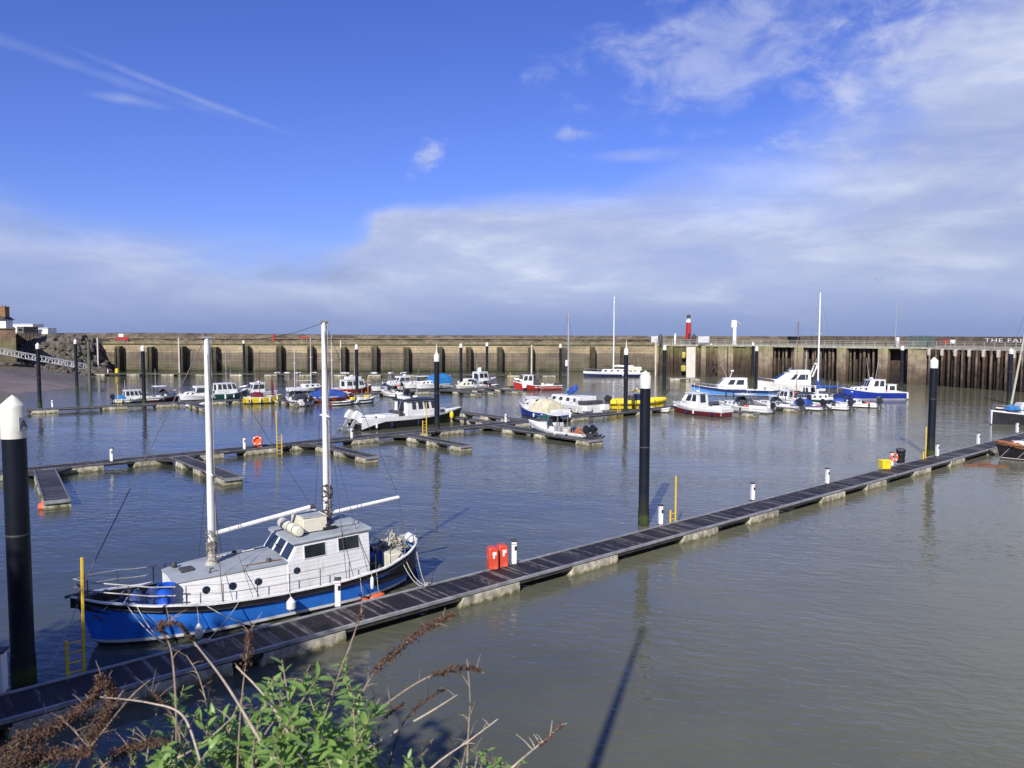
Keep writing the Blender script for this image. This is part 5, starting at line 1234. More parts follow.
        if boom:
            l, z = boom
            if cover:
                rs = [.16, .26, .24, .16, .10]; mb = MB(); mb.tube([(x-.05-l*k/4, 0, z+.12+.05*math.sin(k*2.1)) for k in range(5)], rs, 10)
                mb.tube([(x+.02, 0, z-.1), (x+.02, 0, z+1.1)], [.2, .12], 8); mb.build('sail_cover', M[cover], s.o)
            MB().tube([(x, 0, z), (x-l-.2, 0, z)], .05, 6).build('boom', M[col], s.o)
    def rail(s, t0, t1, h=.55, n=5, nm='rail', both=True):
        mb = MB(); pts = []
        for k in range(n+1):
            t = t0+(t1-t0)*k/n; p = (-s.L/2+s.L*t-.03, -s.hb(t)*.93, s.sheer(t)); pts.append(p); mb.tube([p, (p[0], p[1], p[2]+h)], .016, 5); mb.tube([(p[0], -p[1], p[2]), (p[0], -p[1], p[2]+h)], .016, 5)
        a = [(x, y, z+h) for x, y, z in pts]; b = [(x, -y, z) for x, y, z in a]
        if t1 > .9: mb.tube(a+b[::-1], .022, 5)
        else: mb.tube(a, .022, 5); mb.tube(b, .022, 5)
        mb.build(nm, M['steel'], s.o)
    def antenna(s, x, y, z, h, lean=.0, r=.02, col='white_paint'): MB().tube([(x, y, z), (x-lean, y, z+h)], [r, r*.6], 5).build('antenna', M[col], s.o)
    def canopy(s, x0, x1, w, z0, h, mt_, n=7, sag_=.08, name='canopy', seed=1):
        rows = []
        for i in range(n+1):
            x = x0+(x1-x0)*i/n; r_ = []
            for k in range(9):
                a = math.pi*k/8; e = 1-(abs(i/n-.5)*2)**4*.25; r_.append((x, -w/2*math.cos(a)*1.0, z0+(h-z0)*max(0, math.sin(a))**.6*e-sag_*math.sin(i/n*math.pi*3)**2*math.sin(a)+.04*mn.noise(Vector((x*2, k, seed)))))
            rows.append(r_)
        mb = MB(); mb.grid(rows); mb.add([r_ for r_ in rows[0]], [tuple(range(9))]); mb.add([r_ for r_ in rows[-1]], [tuple(range(9))]); mb.build(name, M[mt_], s.o, ang=50)
    def box(s, nm, x, y, z, a, b, c, mt_, bev=.03, rz=0, ry=0): return MB().box(x, y, z, a, b, c, rz=rz, ry=ry).build(nm, M[mt_], s.o, bevel=bev)
    def hardtop(s, x0, x1, w, zr, z0, mt_='white', r=.035):
        for x in (x0+.1, x1-.2):
            for y in (-w/2+.06, w/2-.06): MB().tube([(x+(.15 if x > (x0+x1)/2 else 0), y, z0), (x, y*.94, zr)], r, 6).build('roof_post', M['steel'], s.o)
        MB().box((x0+x1)/2, 0, zr+.04, x1-x0, w, .09).build('hardtop', M[mt_], s.o, bevel=.03)
    def screen(s, x, w, z0, z1, rk=.35):
        F = [(x, -w/2, z0), (x, w/2, z0), (x-rk, w/2-.1, z1), (x-rk, -w/2+.1, z1)]
        mb = MB(); quad_pane(mb, F, 0, 1, 0, 1, .02); mb.add([(x, -w/2, z0), (x-1.0, -w/2-.03, z0), (x-rk, -w/2+.1, z1)], [(0, 1, 2)]); mb.add([(x, w/2, z0), (x-1.0, w/2+.03, z0), (x-rk, w/2-.1, z1)], [(0, 1, 2)])
        mb.build('windscreen', M['glass'], s.o, smooth=False); MB().tube([F[3], F[2]], .025, 5).build('screen_frame', M['steel'], s.o)
    def fenders(s, ts, side=-1, r=.1):
        for t in ts:
            x = -s.L/2+s.L*t; y = side*(s.hb(t)+r*.8)
            MB().lathe([(.03, s.sheer(t)-.1), (r, s.sheer(t)-.22), (r, .22), (.03, .12)], x, y, 0, 8).build('hull_fender', M['fender'], s.o)
    def radar(s, x, z, r=.32): MB().lathe([(r*.9, 0), (r, .05), (r*.95, .16), (r*.4, .22)], x, 0, z, 12).build('radar_dome', M['white'], s.o)

# --- third walkway, far row -------------------------------------------------
b = Boat('cabin_cruiser', 'small white cabin boat with a blue stern canopy, leftmost of the moored boats', 132, 402.3, 4.6, HB, 2.1, fb=(.6, .55, .95), boot='navy')
b.cabin(-1.0, 1.5, 1.6, 1.75, .5, rf=.45, side=((.03, .22), (.28, .47), (.53, .72), (.78, .95)), v=(.4, .86)); b.canopy(-2.3, -1.0, 1.7, .6, 1.15, 'tarp_cyan'); b.antenna(-.8, .4, 1.75, 1.5); b.rail(.72, .98, .45); b.outboard(0, 'black')
b = Boat('motor_boat', 'white boat with a maroon waterline band and thick white hardtop, right of the first pile', 161.5, 401.0, 5.4, HB+0, 2.3, fb=(.75, .75, 1.1), low='maroon', boot='maroon')
b.trunk(.3, 2.5, 1.7, .9, 1.25, win=2); b.hardtop(-1.1, .8, 1.9, 2.15, .8); b.screen(.7, 1.7, 1.15, 1.75); b.antenna(-.9, -.4, 2.2, 2.6); b.rail(.6, .98, .5); b.box('console', .2, 0, .9, .4, .8, .9, 'dark_grey')
b = Boat('cabin_cruiser', 'white cuddy boat behind the main mast of the ketch', 199, 400.0, 5.9, HB+180, 2.4, fb=(.8, .75, 1.15))
b.cabin(-1.2, .9, 1.8, 2.05, .6, rf=.3, roof='white', side=((.1, .9),)); b.trunk(.8, 2.4, 1.6, .9, 1.35, win=2); b.rail(.6, .98, .5); b.outboard(.3, 'black'); b.fenders((.3, .55))
b = Boat('dinghy', 'white tender lying on the near side of the walkway behind the ketch main mast', 199, 406.5, 3.4, HB, 1.5, fb=(.4, .38, .6), cockpit=.85, sole=.3)
b.box('thwart', 0, 0, .3, .25, 1.2, .05, 'wood'); b.box('thwart', -.9, 0, .3, .25, 1.1, .05, 'wood')
b = Boat('fishing_boat', 'dark green hulled boat with a boxy white wheelhouse', 230.5, 398.4, 5.6, HB, 2.5, fb=(.95, .9, 1.45), top='green', boot='green', gun='white', low='green')
b.cabin(-2.3, .8, 1.9, 2.35, .8, rf=.35, side=((.05, .22), (.29, .48), (.55, .74), (.80, .95)), v=(.45, .88)); b.mast(-.6, 9.2, .06, 'mid_grey', stays=False, spr=False); b.antenna(1.6, .2, 1.4, 2.6); b.rail(.7, .98, .45)
b = Boat('motor_boat', 'white hardtop boat hidden behind the yellow boat', 255.5, 396.5, 6.4, HB+180, 2.4, fb=(.85, .8, 1.2))
b.cabin(-1.2, .9, 1.9, 2.15, .7, rf=.35, roof='white', side=((.06, .48), (.54, .94))); b.trunk(.8, 2.4, 1.6, .9, 1.35, win=1); b.radar(-.6, 2.25); b.rail(.6, .98, .5)
b = Boat('day_sailer', 'yellow hulled open boat with maroon canvas and a furled dark red sail', 263, 403.0, 5.4, HB-14, 2.3, fb=(1.0, .95, 1.2), top='bright_yellow', boot='dark_grey', gun='cream', low='bright_yellow', deck='cream', cockpit=.55)
b.canopy(-1.6, .0, 1.3, .85, 1.65, 'maroon'); b.mast(-.4, 7.4, .05, 'maroon', stays=True, spr=False); 
MB().tube([(1.4, 0, .9), (1.35, 0, 1.8), (1.3, 0, 3.0), (1.25, 0, 3.6)], [.10, .20, .14, .05], 8).build('furled_sail', M['maroon'], b.o)
b.box('thwart', 1.0, 0, .7, .3, 1.4, .08, 'wood'); b.fenders((.15, .4, .65, .85)); b.outboard(.3, 'black', .3, .8)
b = Boat('motor_boat', 'white motorboat with dark cockpit and twin black outboards under a white hardtop', 297, 404.5, 7.0, HF+180-2, 2.5, fb=(.75, .75, 1.15))
b.trunk(.4, 2.9, 1.8, .9, 1.3, win=2); b.hardtop(-1.5, .8, 2.1, 2.2, .8); b.screen(.8, 1.8, 1.2, 1.85); b.canopy(-1.9, -.4, 1.9, .7, 1.7, 'tarp_dark'); b.outboard(-.4, 'black'); b.outboard(.4, 'black'); b.rail(.55, .98, .5); b.box('seat_box', -2.2, 0, .6, .7, 1.2, .5, 'white')
b = Boat('sailing_yacht', 'white yacht with two slim masts showing behind the twin outboard motorboat', 309, 391.5, 7.5, HB, 2.5, fb=(.8, .75, 1.0)); b.trunk(-1.2, 2.2, 1.7, 1.1, 1.35); b.mast(.4, 9.3, .055, boom=(2.7, 1.9)); b.mast(-2.6, 7.8, .05, stays=False)
b = Boat('sailing_boat', 'orange hulled boat under a royal blue cover with a red flag', 331, 401.0, 6.8, HB, 2.4, fb=(.8, .75, 1.15), top='orange', boot='wood', gun='white', low='orange')
b.canopy(-2.9, 1.7, 2.25, .5, 1.75, 'tarp_blue', n=12); b.mast(.2, 9.6, .055, stays=True); b.trunk(1.6, 2.9, 1.3, .8, 1.35, win=1)
MB().box(-.9, .4, 2.35, .7, .04, 1.0).build('flag', M['orange'], b.o); b.antenna(-.6, .4, 1.6, 1.6)
b = Boat('cabin_cruiser', 'white two tier wheelhouse boat with a red hull behind the middle pile', 354, 394.0, 6.8, HB, 2.9, fb=(1.1, 1.05, 1.5), top='red', boot='dark_grey', gun='white', low='red')
b.cabin(-2.0, 1.6, 2.3, 2.35, 1.0, rf=.3, side=((.06, .32), (.38, .64), (.70, .94))); b.box('flybridge', -.2, 0, 2.68, 2.2, 1.8, .45, 'white'); b.radar(-.4, 2.95); b.antenna(.4, .5, 2.8, 2.2); b.rail(.6, .98, .6)
b = Boat('work_boat', 'low dark blue open boat with yellow gear beside the middle pile', 362, 403.0, 4.6, HB+4, 2.0, fb=(.6, .55, .8), top='navy', boot='white', gun='dark_grey', low='pale_blue', cockpit=.8)
b.box('engine_box', -.3, 0, .6, .8, .7, .5, 'white'); b.box('net_bin', 1.0, .3, .75, .5, .5, .5, 'bright_yellow'); b.box('net_bin', -1.8, -.3, .7, .5, .5, .5, 'bright_yellow'); b.box('gear', .5, -.3, .6, .6, .6, .35, 'cream')
b = Boat('rowing_boat', 'dark dinghy with a red stripe beside the blue covered boat', 342, 405.0, 3.6, HB, 1.5, fb=(.5, .45, .6), top='black', boot='red', gun='black', cockpit=.85, low='red')
b.box('thwart', 0, 0, .38, .25, 1.2, .05, 'wood')
b = Boat('motor_boat', 'white motorboat angled bow left in the cluster left of the spiked pile', 393, 396.8, 6.6, HF+180+4, 2.3, fb=(.7, .65, 1.05), boot='dark_grey'); b.trunk(.4, 2.6, 1.6, .8, 1.2, win=1); b.screen(.5, 1.6, 1.1, 1.7); b.hardtop(-1.0, .5, 1.8, 2.0, .7); b.outboard(-.3, 'black'); b.outboard(.35, 'black'); b.rail(.55, .98, .5); b.fenders((.3, .6))
b = Boat('cabin_cruiser', 'white hardtop cruiser behind the angled motorboat, its deck cluttered with rails', 400, 388.5, 7.6, HB+180, 2.6, fb=(.9, .85, 1.3)); b.cabin(-1.6, 1.0, 2.0, 2.2, .8, rf=.5, side=((.05, .45), (.5, .9))); b.trunk(.9, 2.9, 1.7, .9, 1.5); b.rail(.1, .98, .6, 9); b.radar(-1.0, 2.35); b.outboard(0, 'black')
b = Boat('cabin_cruiser', 'long low white hardtop boat left of the bright blue covered boat', 421, 388.2, 7.4, HB+180, 2.5, fb=(.85, .8, 1.15)); b.trunk(.4, 2.9, 1.8, .9, 1.35); b.hardtop(-1.6, .8, 2.0, 2.15, .8); b.screen(.7, 1.8, 1.2, 1.8); b.rail(.55, .98, .5)
b = Boat('cabin_cruiser', 'cream boat under a tall bright blue canopy behind the spiked pile', 433, 388.5, 7.4, HB+180, 2.7, fb=(.9, .85, 1.2), gun='cream'); b.canopy(-3.6, .6, 2.4, .7, 2.75, 'tarp_cyan', n=10); b.trunk(.4, 3.0, 1.8, 1.0, 1.5); b.box('stripe_board', 1.4, -1.12, 1.0, 2.6, .05, .12, 'orange')
b = Boat('work_boat', 'white wheelhouse boat with a radar mast near the far end of the third walkway', 479, 385.5, 8.6, HB, 2.9, fb=(1.0, .95, 1.5)); b.cabin(-.8, 1.7, 2.2, 2.6, .9, rf=.3, side=((.08, .46), (.54, .9))); b.radar(.2, 3.3); b.box('radar_mast', .1, 0, 2.95, .25, .9, .75, 'white'); b.antenna(-.2, .4, 2.7, 2.4); b.box('engine_box', -2.4, 0, 1.0, 1.6, 1.6, .9, 'white'); b.rail(.6, .98, .55)
b = Boat('motor_boat', 'cream low cabin boat in front of the radar boat', 470, 389.5, 6.4, HB+180, 2.3, fb=(.75, .7, 1.0), top='cream'); b.trunk(-.4, 2.3, 1.7, .9, 1.45, 'cream', win=3); b.screen(.1, 1.6, 1.3, 1.8); b.outboard(0, 'black')
b = Boat('tender', 'dark low tender at the end of the third walkway', 489, 388.0, 4.6, HB, 1.8, fb=(.5, .5, .65), top='dark_grey', boot='dark_grey', gun='black', cockpit=.8); b.box('console', 0, 0, .6, .5, .6, .6, 'maroon')
b = Boat('fishing_boat', 'red hulled fishing boat with a small white wheelhouse at its bow', 537, 389.8, 8.8, 180+12, 2.9, fb=(.85, .85, 1.65), top='red', boot='red', gun='white', low='red', cockpit=.62, full=2.0)
b.cabin(.9, 2.9, 1.9, 2.65, .8, rf=.3, side=((.1, .45), (.55, .9)), v=(.5, .9)); b.box('side_board', 2.6, 1.22, .75, .7, .06, .6, 'white'); b.rail(.65, .98, .5); b.box('fish_box', -2.2, 0, .85, 1.2, 1.0, .4, 'white'); b.box('net_drum', -3.6, 0, .9, .8, 1.4, .5, 'dark_grey'); b.antenna(1.2, .3, 2.6, 1.6); b.box('engine_casing', .2, 0, 1.35, 1.0, 1.2, 1.2, 'dark_grey')
b = Boat('sailing_yacht', 'long low white yacht with a tall white mast lying under the far wall', 616, 376.8, 15.5, 180+2, 3.6, fb=(1.05, 1.0, 1.35), top='white', boot='navy', low='navy', transom=.6); b.trunk(-5.4, 3.6, 2.4, 1.4, 1.85, win=6); b.mast(.6, 18.6, .16, stays=True, boom=(4.6, 2.4), cover='white'); b.rail(.05, .98, .6, 10); b.box('aft_cabin', -4.2, 0, 1.9, 3.2, 2.2, .9, 'cream')

# --- middle walkway -----------------------------------------------------------
b = Boat('patrol_boat', 'black hulled white cabin boat with two white outboards lying along the middle walkway', 411, 424.8, 14.0, HB, 3.5, fb=(.95, .95, 1.6), top='black', boot='black', low='black', gun='white', cockpit=.46, sole=.35, transom=.9, rake=.9)
b.cabin(-1.3, 2.9, 2.6, 2.75, .9, rf=.25, rb=.0, side=((.16, .28), (.36, .50), (.56, .70), (.78, .94)), front=3, roof='black', v=(.5, .88), over=.22, thick=.10)
b.trunk(2.7, 4.8, 2.3, 1.2, 1.75, win=1)
for yy in (-1.68, 1.68): MB().prism([(-6.2, .25), (-5.2, 1.35), (2.9, 1.35), (5.2, 1.75), (5.2, 1.52), (2.9, 1.05), (-3.9, .98), (-4.8, .28)], yy-.04, yy+.04) if False else None
mb = MB()
for sg in (-1, 1):
    q = []
    for t in [0, .1, .2, .3, .4, .5, .6, .7, .8]:
        x = -7.0+14.0*t; y = sg*(b.hb(t)+.02); q.append(((x, y*.985, max(.15, b.sheer(t)-(.80 if t < .08 else .42 if t < .18 else .14))), (x, y*1.01, b.sheer(t)+.30-.28*min(1, max(0, (t-.4)/.3)))))
    mb.grid([[p[0] for p in q], [p[1] for p in q]])
mb.build('white_topside', M['white'], b.o, smooth=False)
b.box('stern_pod', -6.1, -1.15, .85, 1.7, .75, .9, 'white', .12); b.box('stern_pod', -6.1, 1.15, .85, 1.7, .75, .9, 'white', .12); b.box('engine_well', -6.3, 0, .75, 1.6, 1.4, .9, 'black')
b.outboard(-.75, 'white', .55, 1.5); b.outboard(.75, 'white', .55, 1.5)
b.box('life_raft', -.9, 0, 3.02, .9, 1.5, .34, 'white', .12); b.radar(.6, 3.0); b.antenna(.2, -.9, 3.1, 2.4); b.rail(.62, .98, .5, 7); b.box('engine_hatch', -3.0, 0, 1.1, 2.0, 1.9, .55, 'white'); b.box('seat_row', -1.9, 0, 1.4, .5, 2.2, .6, 'dark_grey')
o = MB().lathe([(.04, 1.35), (.2, 1.15), (.24, .75), (.12, .5)], 4.6, -1.25, 0, 10).build('hull_fender', M['bright_yellow'], b.o)
b = Boat('workboat', 'white outboard boat with dark green waterline and wheel shelter at the broad finger pontoon', 558, 437.0, 8.4, HF+180+1, 2.5, fb=(.75, .75, 1.35), boot='green', low='green', cockpit=.52, transom=.88)
b.hardtop(-.7, .8, 1.6, 2.15, .7, 'white', .05); b.screen(.75, 1.6, 1.2, 2.0, .2); b.box('console', .2, 0, 1.0, .7, 1.3, .8, 'white'); b.box('locker', -.6, .5, .85, .8, .5, .6, 'mid_grey'); b.trunk(.8, 3.4, 1.8, .8, 1.35, win=0, tr=.9)
b.box('fish_box', -1.6, .3, .85, .7, .7, .5, 'cream'); b.outboard(-.45, 'black', .9, 1.1); b.outboard(.45, 'black', .9, 1.1); b.rail(.0, .3, .7, 4, 'stern_frame')
mb = MB(); mb.M = Matrix.Translation((.2, -1.35, .55)) @ Matrix.Rotation(R(90), 4, 'X'); mb.lathe([(.18, -.1), (.32, -.1), (.34, 0), (.32, .1), (.18, .1)], n=14); mb.build('tyre_fender', M['black'], b.o)
def on_boat(b_, o, x, y, z): 
    T = Matrix.Translation(b_.o.location) @ Matrix.Rotation(b_.o.rotation_euler.z, 4, 'Z'); o.location = T @ Vector((x, y, z)); return o
def netheap(b_, x, y, z, r, h, mt_, lb, seed):
    hr = random.Random(seed); mb = MB(); rows = []
    for i in range(13):
        row = []
        for k in range(13):
            u, v = i/6-1, k/6-1; row.append((u*r, v*r, max(0, 1-(u*u+v*v))*h*(.8+.5*mn.noise(Vector((u*3+seed, v*3, 0))))+.02))
        rows.append(row)
    mb.grid(rows); o = mb.build('net_heap', mt_); tag(o, lb, 'nets'); on_boat(b_, o, x, y, z)
m_net = mat('orange_net', (.42, .13, .05), .9, .6, 7, bump=1.5, bdist=.08, dirt=(.55, .42, .16), dirt_amt=.7, dirt_scale=5)
netheap(b, -2.5, -.2, .45, .8, .75, m_net, 'heap of orange and yellow nets at the stern of the green and white boat', 3)
netheap(b, -3.3, -1.55, .48, .35, .25, m_net, 'small pile of orange net fallen on the broad finger pontoon', 5)
b = Boat('cabin_cruiser', 'blue hulled boat with white topsides and a cream tarpaulin over its cockpit', 541, 417.5, 8.8, HF+180-6, 3.0, fb=(.9, .9, 1.5), top='royal', boot='navy', gun='white', low='royal')
b.cabin(.4, 3.0, 2.2, 2.35, 1.0, rf=.9, side=((.35, .6), (.66, .88)), v=(.35, .8), wf=1.5); b.canopy(-2.9, .7, 2.6, .8, 2.35, 'tarp_cream', n=14, sag_=.34); b.box('stern_locker', -3.6, 0, 1.0, 1.0, 2.0, .5, 'white'); b.rail(.75, .98, .5)
for k in range(4):
    t = .56+.09*k; x = -4.5+9*t; MB().box(x-.1, -(b.hb(t)*.955), .50+.07*k, .24, .08, .42, ry=.45, rx=-.2, rz=-.12-.1*k).build('hull_mark', M['white'], b.o)
b = Boat('sailing_yacht', 'broad white multihull yacht with a tall mast and blue boom cover behind the cream tarpaulin', 571, 411.0, 9.2, HF+180-4, 4.2, fb=(1.15, 1.1, 1.5), boot='mid_grey', full=3.0, transom=.9)
b.trunk(-3.2, 3.4, 3.2, 1.8, 2.1, win=4); b.mast(.6, 13.0, .13, 'alu', boom=None, zb=2.0); 
MB().tube([(.5, 0, 2.35), (-.2, 0, 2.7), (-.9, 0, 3.0), (-1.0, 0, 3.5)], [.3, .45, .35, .15], 9).build('sail_cover', M['tarp_blue'], b.o); b.rail(.05, .95, .6, 8); b.box('cockpit_bench', -3.7, 0, 1.4, 1.2, 3.2, .4, 'dark_grey'); b.box('stern_step', -4.7, 1.5, .8, .8, .9, .7, 'white'); b.box('stern_step', -4.7, -1.5, .8, .8, .9, .7, 'white'); b.box('masthead_light', .62, .25, 6.2, .3, .3, .8, 'white')
b = Boat('rowing_boat', 'small dark green tender tucked between the tarpaulin boat and the walkway', 552, 421.5, 3.6, HB, 1.5, fb=(.5, .5, .7), top='green', boot='green', gun='green', cockpit=.85); b.canopy(-1.5, 1.2, 1.3, .45, .95, 'green')
b = Boat('rib_boat', 'yellow inflatable sided work boat with a dark console behind the spiked pile', 637, 408.5, 7.8, HB-34, 3.0, fb=(.95, .95, 1.25), top='bright_yellow', boot='bright_yellow', gun='bright_yellow', low='bright_yellow', deck='dark_grey', full=2.8, transom=.85)
mb = MB(); pts = [(-4.4+8.6*t, -(b.hb(t)), b.sheer(t)) for t in (.0, .15, .3, .45, .6, .72, .82, .9, .96, 1)]; pts = [(x*7.8/8.6, y, z) for x, y, z in pts]; mb.tube(pts+[(x, -y, z) for x, y, z in pts[::-1]], .30, 10); mb.build('inflatable_collar', M['bright_yellow'], b.o)
b.box('console', .1, 0, 1.4, 1.0, 1.0, 1.1, 'navy'); b.box('seat_back', -.9, 0, 1.3, .5, .9, .9, 'dark_grey'); b.hardtop(-.8, .8, 1.3, 2.35, 1.2, 'bright_yellow'); b.antenna(-.5, .3, 2.4, 1.5); b.antenna(-.5, -.3, 2.4, 1.1); b.radar(-.2, 2.55, .25); b.outboard(-.45, 'black', .5, 1.2); b.outboard(.45, 'black', .5, 1.2)
for k in range(5): b.box('collar_strap', -3.2+1.3*k, -(b.hb(.12+.15*k)+.25), .95, .10, .12, .62, 'dark_grey', 0)
b = Boat('tender', 'small white and dark outboard tender under the bow of the maroon cabin boat', 659, 412.0, 3.6, HF, 1.5, fb=(.5, .45, .75), boot='maroon', cockpit=.7); b.outboard(0, 'black', 0, .7)
b = Boat('cabin_cruiser', 'white cabin boat with a maroon lower hull on the finger right of the middle pile', 699, 414.5, 8.5, HF+180-3, 2.9, fb=(1.0, .95, 1.35), top='white', boot='maroon', low='maroon', gun='white')
b.cabin(-.6, 2.2, 2.1, 2.65, .9, rf=.85, rb=.1, side=((.10, .36), (.44, .74)), v=(.45, .88), over=.14); b.trunk(2.0, 3.8, 1.8, .9, 1.5, win=1); b.antenna(.8, 0, 2.65, 1.4); b.antenna(-.3, .4, 2.7, 1.1); b.rail(.62, .98, .55, 6); b.box('stern_seat', -3.4, 0, 1.1, 1.4, 1.9, .5, 'white'); b.fenders((.3, .55, .9)); b.radar(.2, 2.85, .25)
b = Boat('motor_yacht', 'long pale blue hulled boat with a white cabin and dark sheer stripe', 733, 395.5, 13.4, 180-7, 3.3, fb=(.95, 1.0, 1.75), top='pale_blue', boot='white', low='pale_blue', gun='navy', transom=.85, gw=.38)
b.cabin(-2.0, 2.6, 2.5, 2.85, 1.1, rf=1.1, side=((.12, .40), (.48, .70)), v=(.4, .82), front=3); b.rail(.55, .98, .5, 8); b.antenna(1.0, .3, 2.8, 2.2, -1.0); MB().tube([(.6, 0, 2.8), (.2, 0, 4.0)], [.06, .05], 6).build('light_mast', M['white_paint'], b.o); b.box('mast_head', .2, 0, 4.05, .4, .5, .25, 'white')
b = Boat('motor_yacht', 'white flybridge cruiser with blue windscreen cover and radar arch', 789, 390.8, 11.8, 180-12, 3.8, fb=(1.1, 1.2, 1.9), boot='navy', transom=.9)
c = b.cabin(-3.4, 2.6, 2.9, 3.2, 1.2, rf=1.9, side=((.10, .40), (.47, .60)), v=(.40, .85), front=3); quad_ = [(2.62, -1.3, 1.85), (2.62, 1.3, 1.85), (.85, 1.15, 3.18), (.85, -1.15, 3.18)]
mb = MB(); quad_pane(mb, quad_, .02, .98, .1, .95, .05); mb.build('screen_cover', M['tarp_blue'], b.o, smooth=False)
b.box('flybridge', -1.6, 0, 3.5, 3.4, 2.6, .5, 'white', .12); b.screen(.0, 2.2, 3.7, 4.1)
MB().tube([(-3.6, -1.4, 2.6), (-4.4, -1.3, 4.6), (-4.4, 1.3, 4.6), (-3.6, 1.4, 2.6)], .14, 8).build('radar_arch', M['white'], b.o); b.radar(-4.4, 4.75, .38); b.antenna(-4.4, -.9, 4.7, 1.8, .5); b.rail(.45, .98, .6, 9); b.canopy(-5.8, -3.4, 2.9, 1.2, 2.5, 'tarp_dark')
b = Boat('motor_boat', 'white hardtop boat on the finger between the maroon boat and the outboard boats', 744, 411.5, 7.8, HF+180, 2.6, fb=(.75, .75, 1.15), boot='dark_grey'); b.trunk(.6, 3.2, 1.9, .9, 1.35); b.hardtop(-1.2, .9, 2.0, 2.25, .8); b.screen(.9, 1.9, 1.25, 1.9); b.box('console', .0, 0, 1.1, .6, 1.2, .8, 'dark_grey'); b.antenna(-.6, .3, 2.3, 1.5); b.rail(.55, .98, .5, 6); b.outboard(0, 'black', .2)
b = Boat('motor_boat', 'white sports boat with a dark rollover frame and black outboard angled right', 776, 409.5, 6.8, HF+180, 2.4, fb=(.7, .7, 1.05), boot='white'); b.trunk(.5, 2.7, 1.7, .8, 1.2, win=1); b.screen(.5, 1.6, 1.1, 1.7); MB().tube([(-.9, -.9, .7), (-.8, -.85, 2.2), (-.8, .85, 2.2), (-.9, .9, .7)], .05, 6).build('frame', M['dark_grey'], b.o); b.outboard(0, 'black', .65, 1.5); b.rail(.55, .98, .45)
b = Boat('sailing_boat', 'small pinkish red topped boat between the flybridge cruiser and the green sailing boat', 800, 401.5, 6.0, HF+180, 2.1, fb=(.75, .7, .95), gun='navy'); b.canopy(-2.2, .4, 1.8, .7, 1.55, 'tarp_dark'); b.box('cover', 1.2, 0, 1.1, 1.4, 1.2, .4, 'orange'); b.mast(.6, 12.0, .06, 'wood', stays=True, spr=True)
b = Boat('motor_boat', 'white and blue boat with a tilted black outboard in front of the green sailing boat', 801, 409.0, 6.2, HF+180, 2.3, fb=(.65, .6, .95), boot='white', top='white', gun='royal'); b.canopy(-1.2, .6, 1.7, .65, 1.45, 'tarp_blue'); b.outboard(0, 'black', .8, 1.3); b.rail(.6, .98, .4)
b = Boat('sailing_boat', 'teal green hulled sailing boat with a tall mast and blue sail cover', 820, 404.0, 8.4, HB+180-20, 2.7, fb=(.85, .8, 1.05), top='green', boot='white', gun='white', low='green'); 
b.trunk(-.8, 2.2, 1.7, 1.0, 1.45); b.mast(.5, 16.0, .13, 'white_paint', boom=(4.4, 2.3), cover='tarp_blue', zb=1.3); b.rail(.6, .98, .5)
b = Boat('motor_boat', 'small white speedboat with a black outboard, second from the right of the cluster', 829, 408.8, 5.4, HF+180+4, 2.1, fb=(.55, .5, .8), boot='dark_grey'); b.screen(.3, 1.5, .75, 1.2); b.outboard(0, 'black', .5, 1.1); b.box('seat', -.8, 0, .6, .5, 1.3, .4, 'dark_grey')
b = Boat('motor_boat', 'white open boat with a black outboard at the right end of the cluster', 852, 406.5, 6.6, HF+180+12, 2.2, fb=(.6, .55, .9), boot='mid_grey', gun='white', cockpit=.7); b.box('console', .2, 0, .9, .5, .7, .8, 'navy'); b.canopy(.9, 2.4, 1.4, .6, 1.1, 'tarp_blue'); b.outboard(0, 'black', .2, 1.2); b.rail(.05, .4, .5, 4)
b = Boat('fishing_boat', 'royal blue and white fishing boat moored alone at the right, stern to the right', 872.5, 399.0, 9.8, 180+4, 3.2, fb=(1.15, 1.2, 1.85), top='royal', boot='white', gun='white', low='royal', transom=.88, cockpit=.40, bot='white')
b.cabin(-1.4, 1.4, 2.3, 3.0, 1.1, rf=.5, side=((.08, .34), (.42, .68)), v=(.5, .9), front=3); b.trunk(1.2, 3.8, 2.2, 1.2, 1.95); b.cabin(-3.4, -2.0, 1.5, 2.25, .9, rf=.1, side=((.2, .8),), front=1, name='aft_shelter'); b.antenna(.8, .4, 3.0, 3.4, -.6); b.antenna(-.6, -.4, 3.0, 3.0, .4); b.radar(.3, 3.15, .3); b.rail(.6, .98, .55, 7); b.fenders((.02,), 1, .16); b.outboard(0, 'black', 0, .9)
b = Boat('motor_boat', 'white cuddy boat squeezed behind the sports boat with the rollover frame', 787, 403.5, 6.2, HF+180, 2.2, fb=(.8, .75, 1.1), boot='navy'); b.cabin(-.6, 1.0, 1.7, 2.0, .6, rf=.4, side=((.1, .45), (.52, .9))); b.rail(.6, .98, .5); b.outboard(0, 'black')
b = Boat('rowing_boat', 'low grey tender at the finger tip below the flybridge cruiser', 815, 407.0, 3.8, HF, 1.6, fb=(.5, .45, .65), top='mid_grey', boot='dark_grey', cockpit=.85, low='mid_grey'); b.box('thwart', 0, 0, .38, .25, 1.2, .05, 'wood'); b.outboard(0, 'black', .6, .8)
b = Boat('motor_boat', 'white boat with a navy canopy beneath the blue sail cover', 838, 403.5, 6.0, HF+180+6, 2.2, fb=(.7, .7, 1.0), boot='navy'); b.canopy(-1.6, .5, 1.7, .65, 1.6, 'navy'); b.rail(.6, .98, .45); b.antenna(0, .3, 1.4, 2.0)
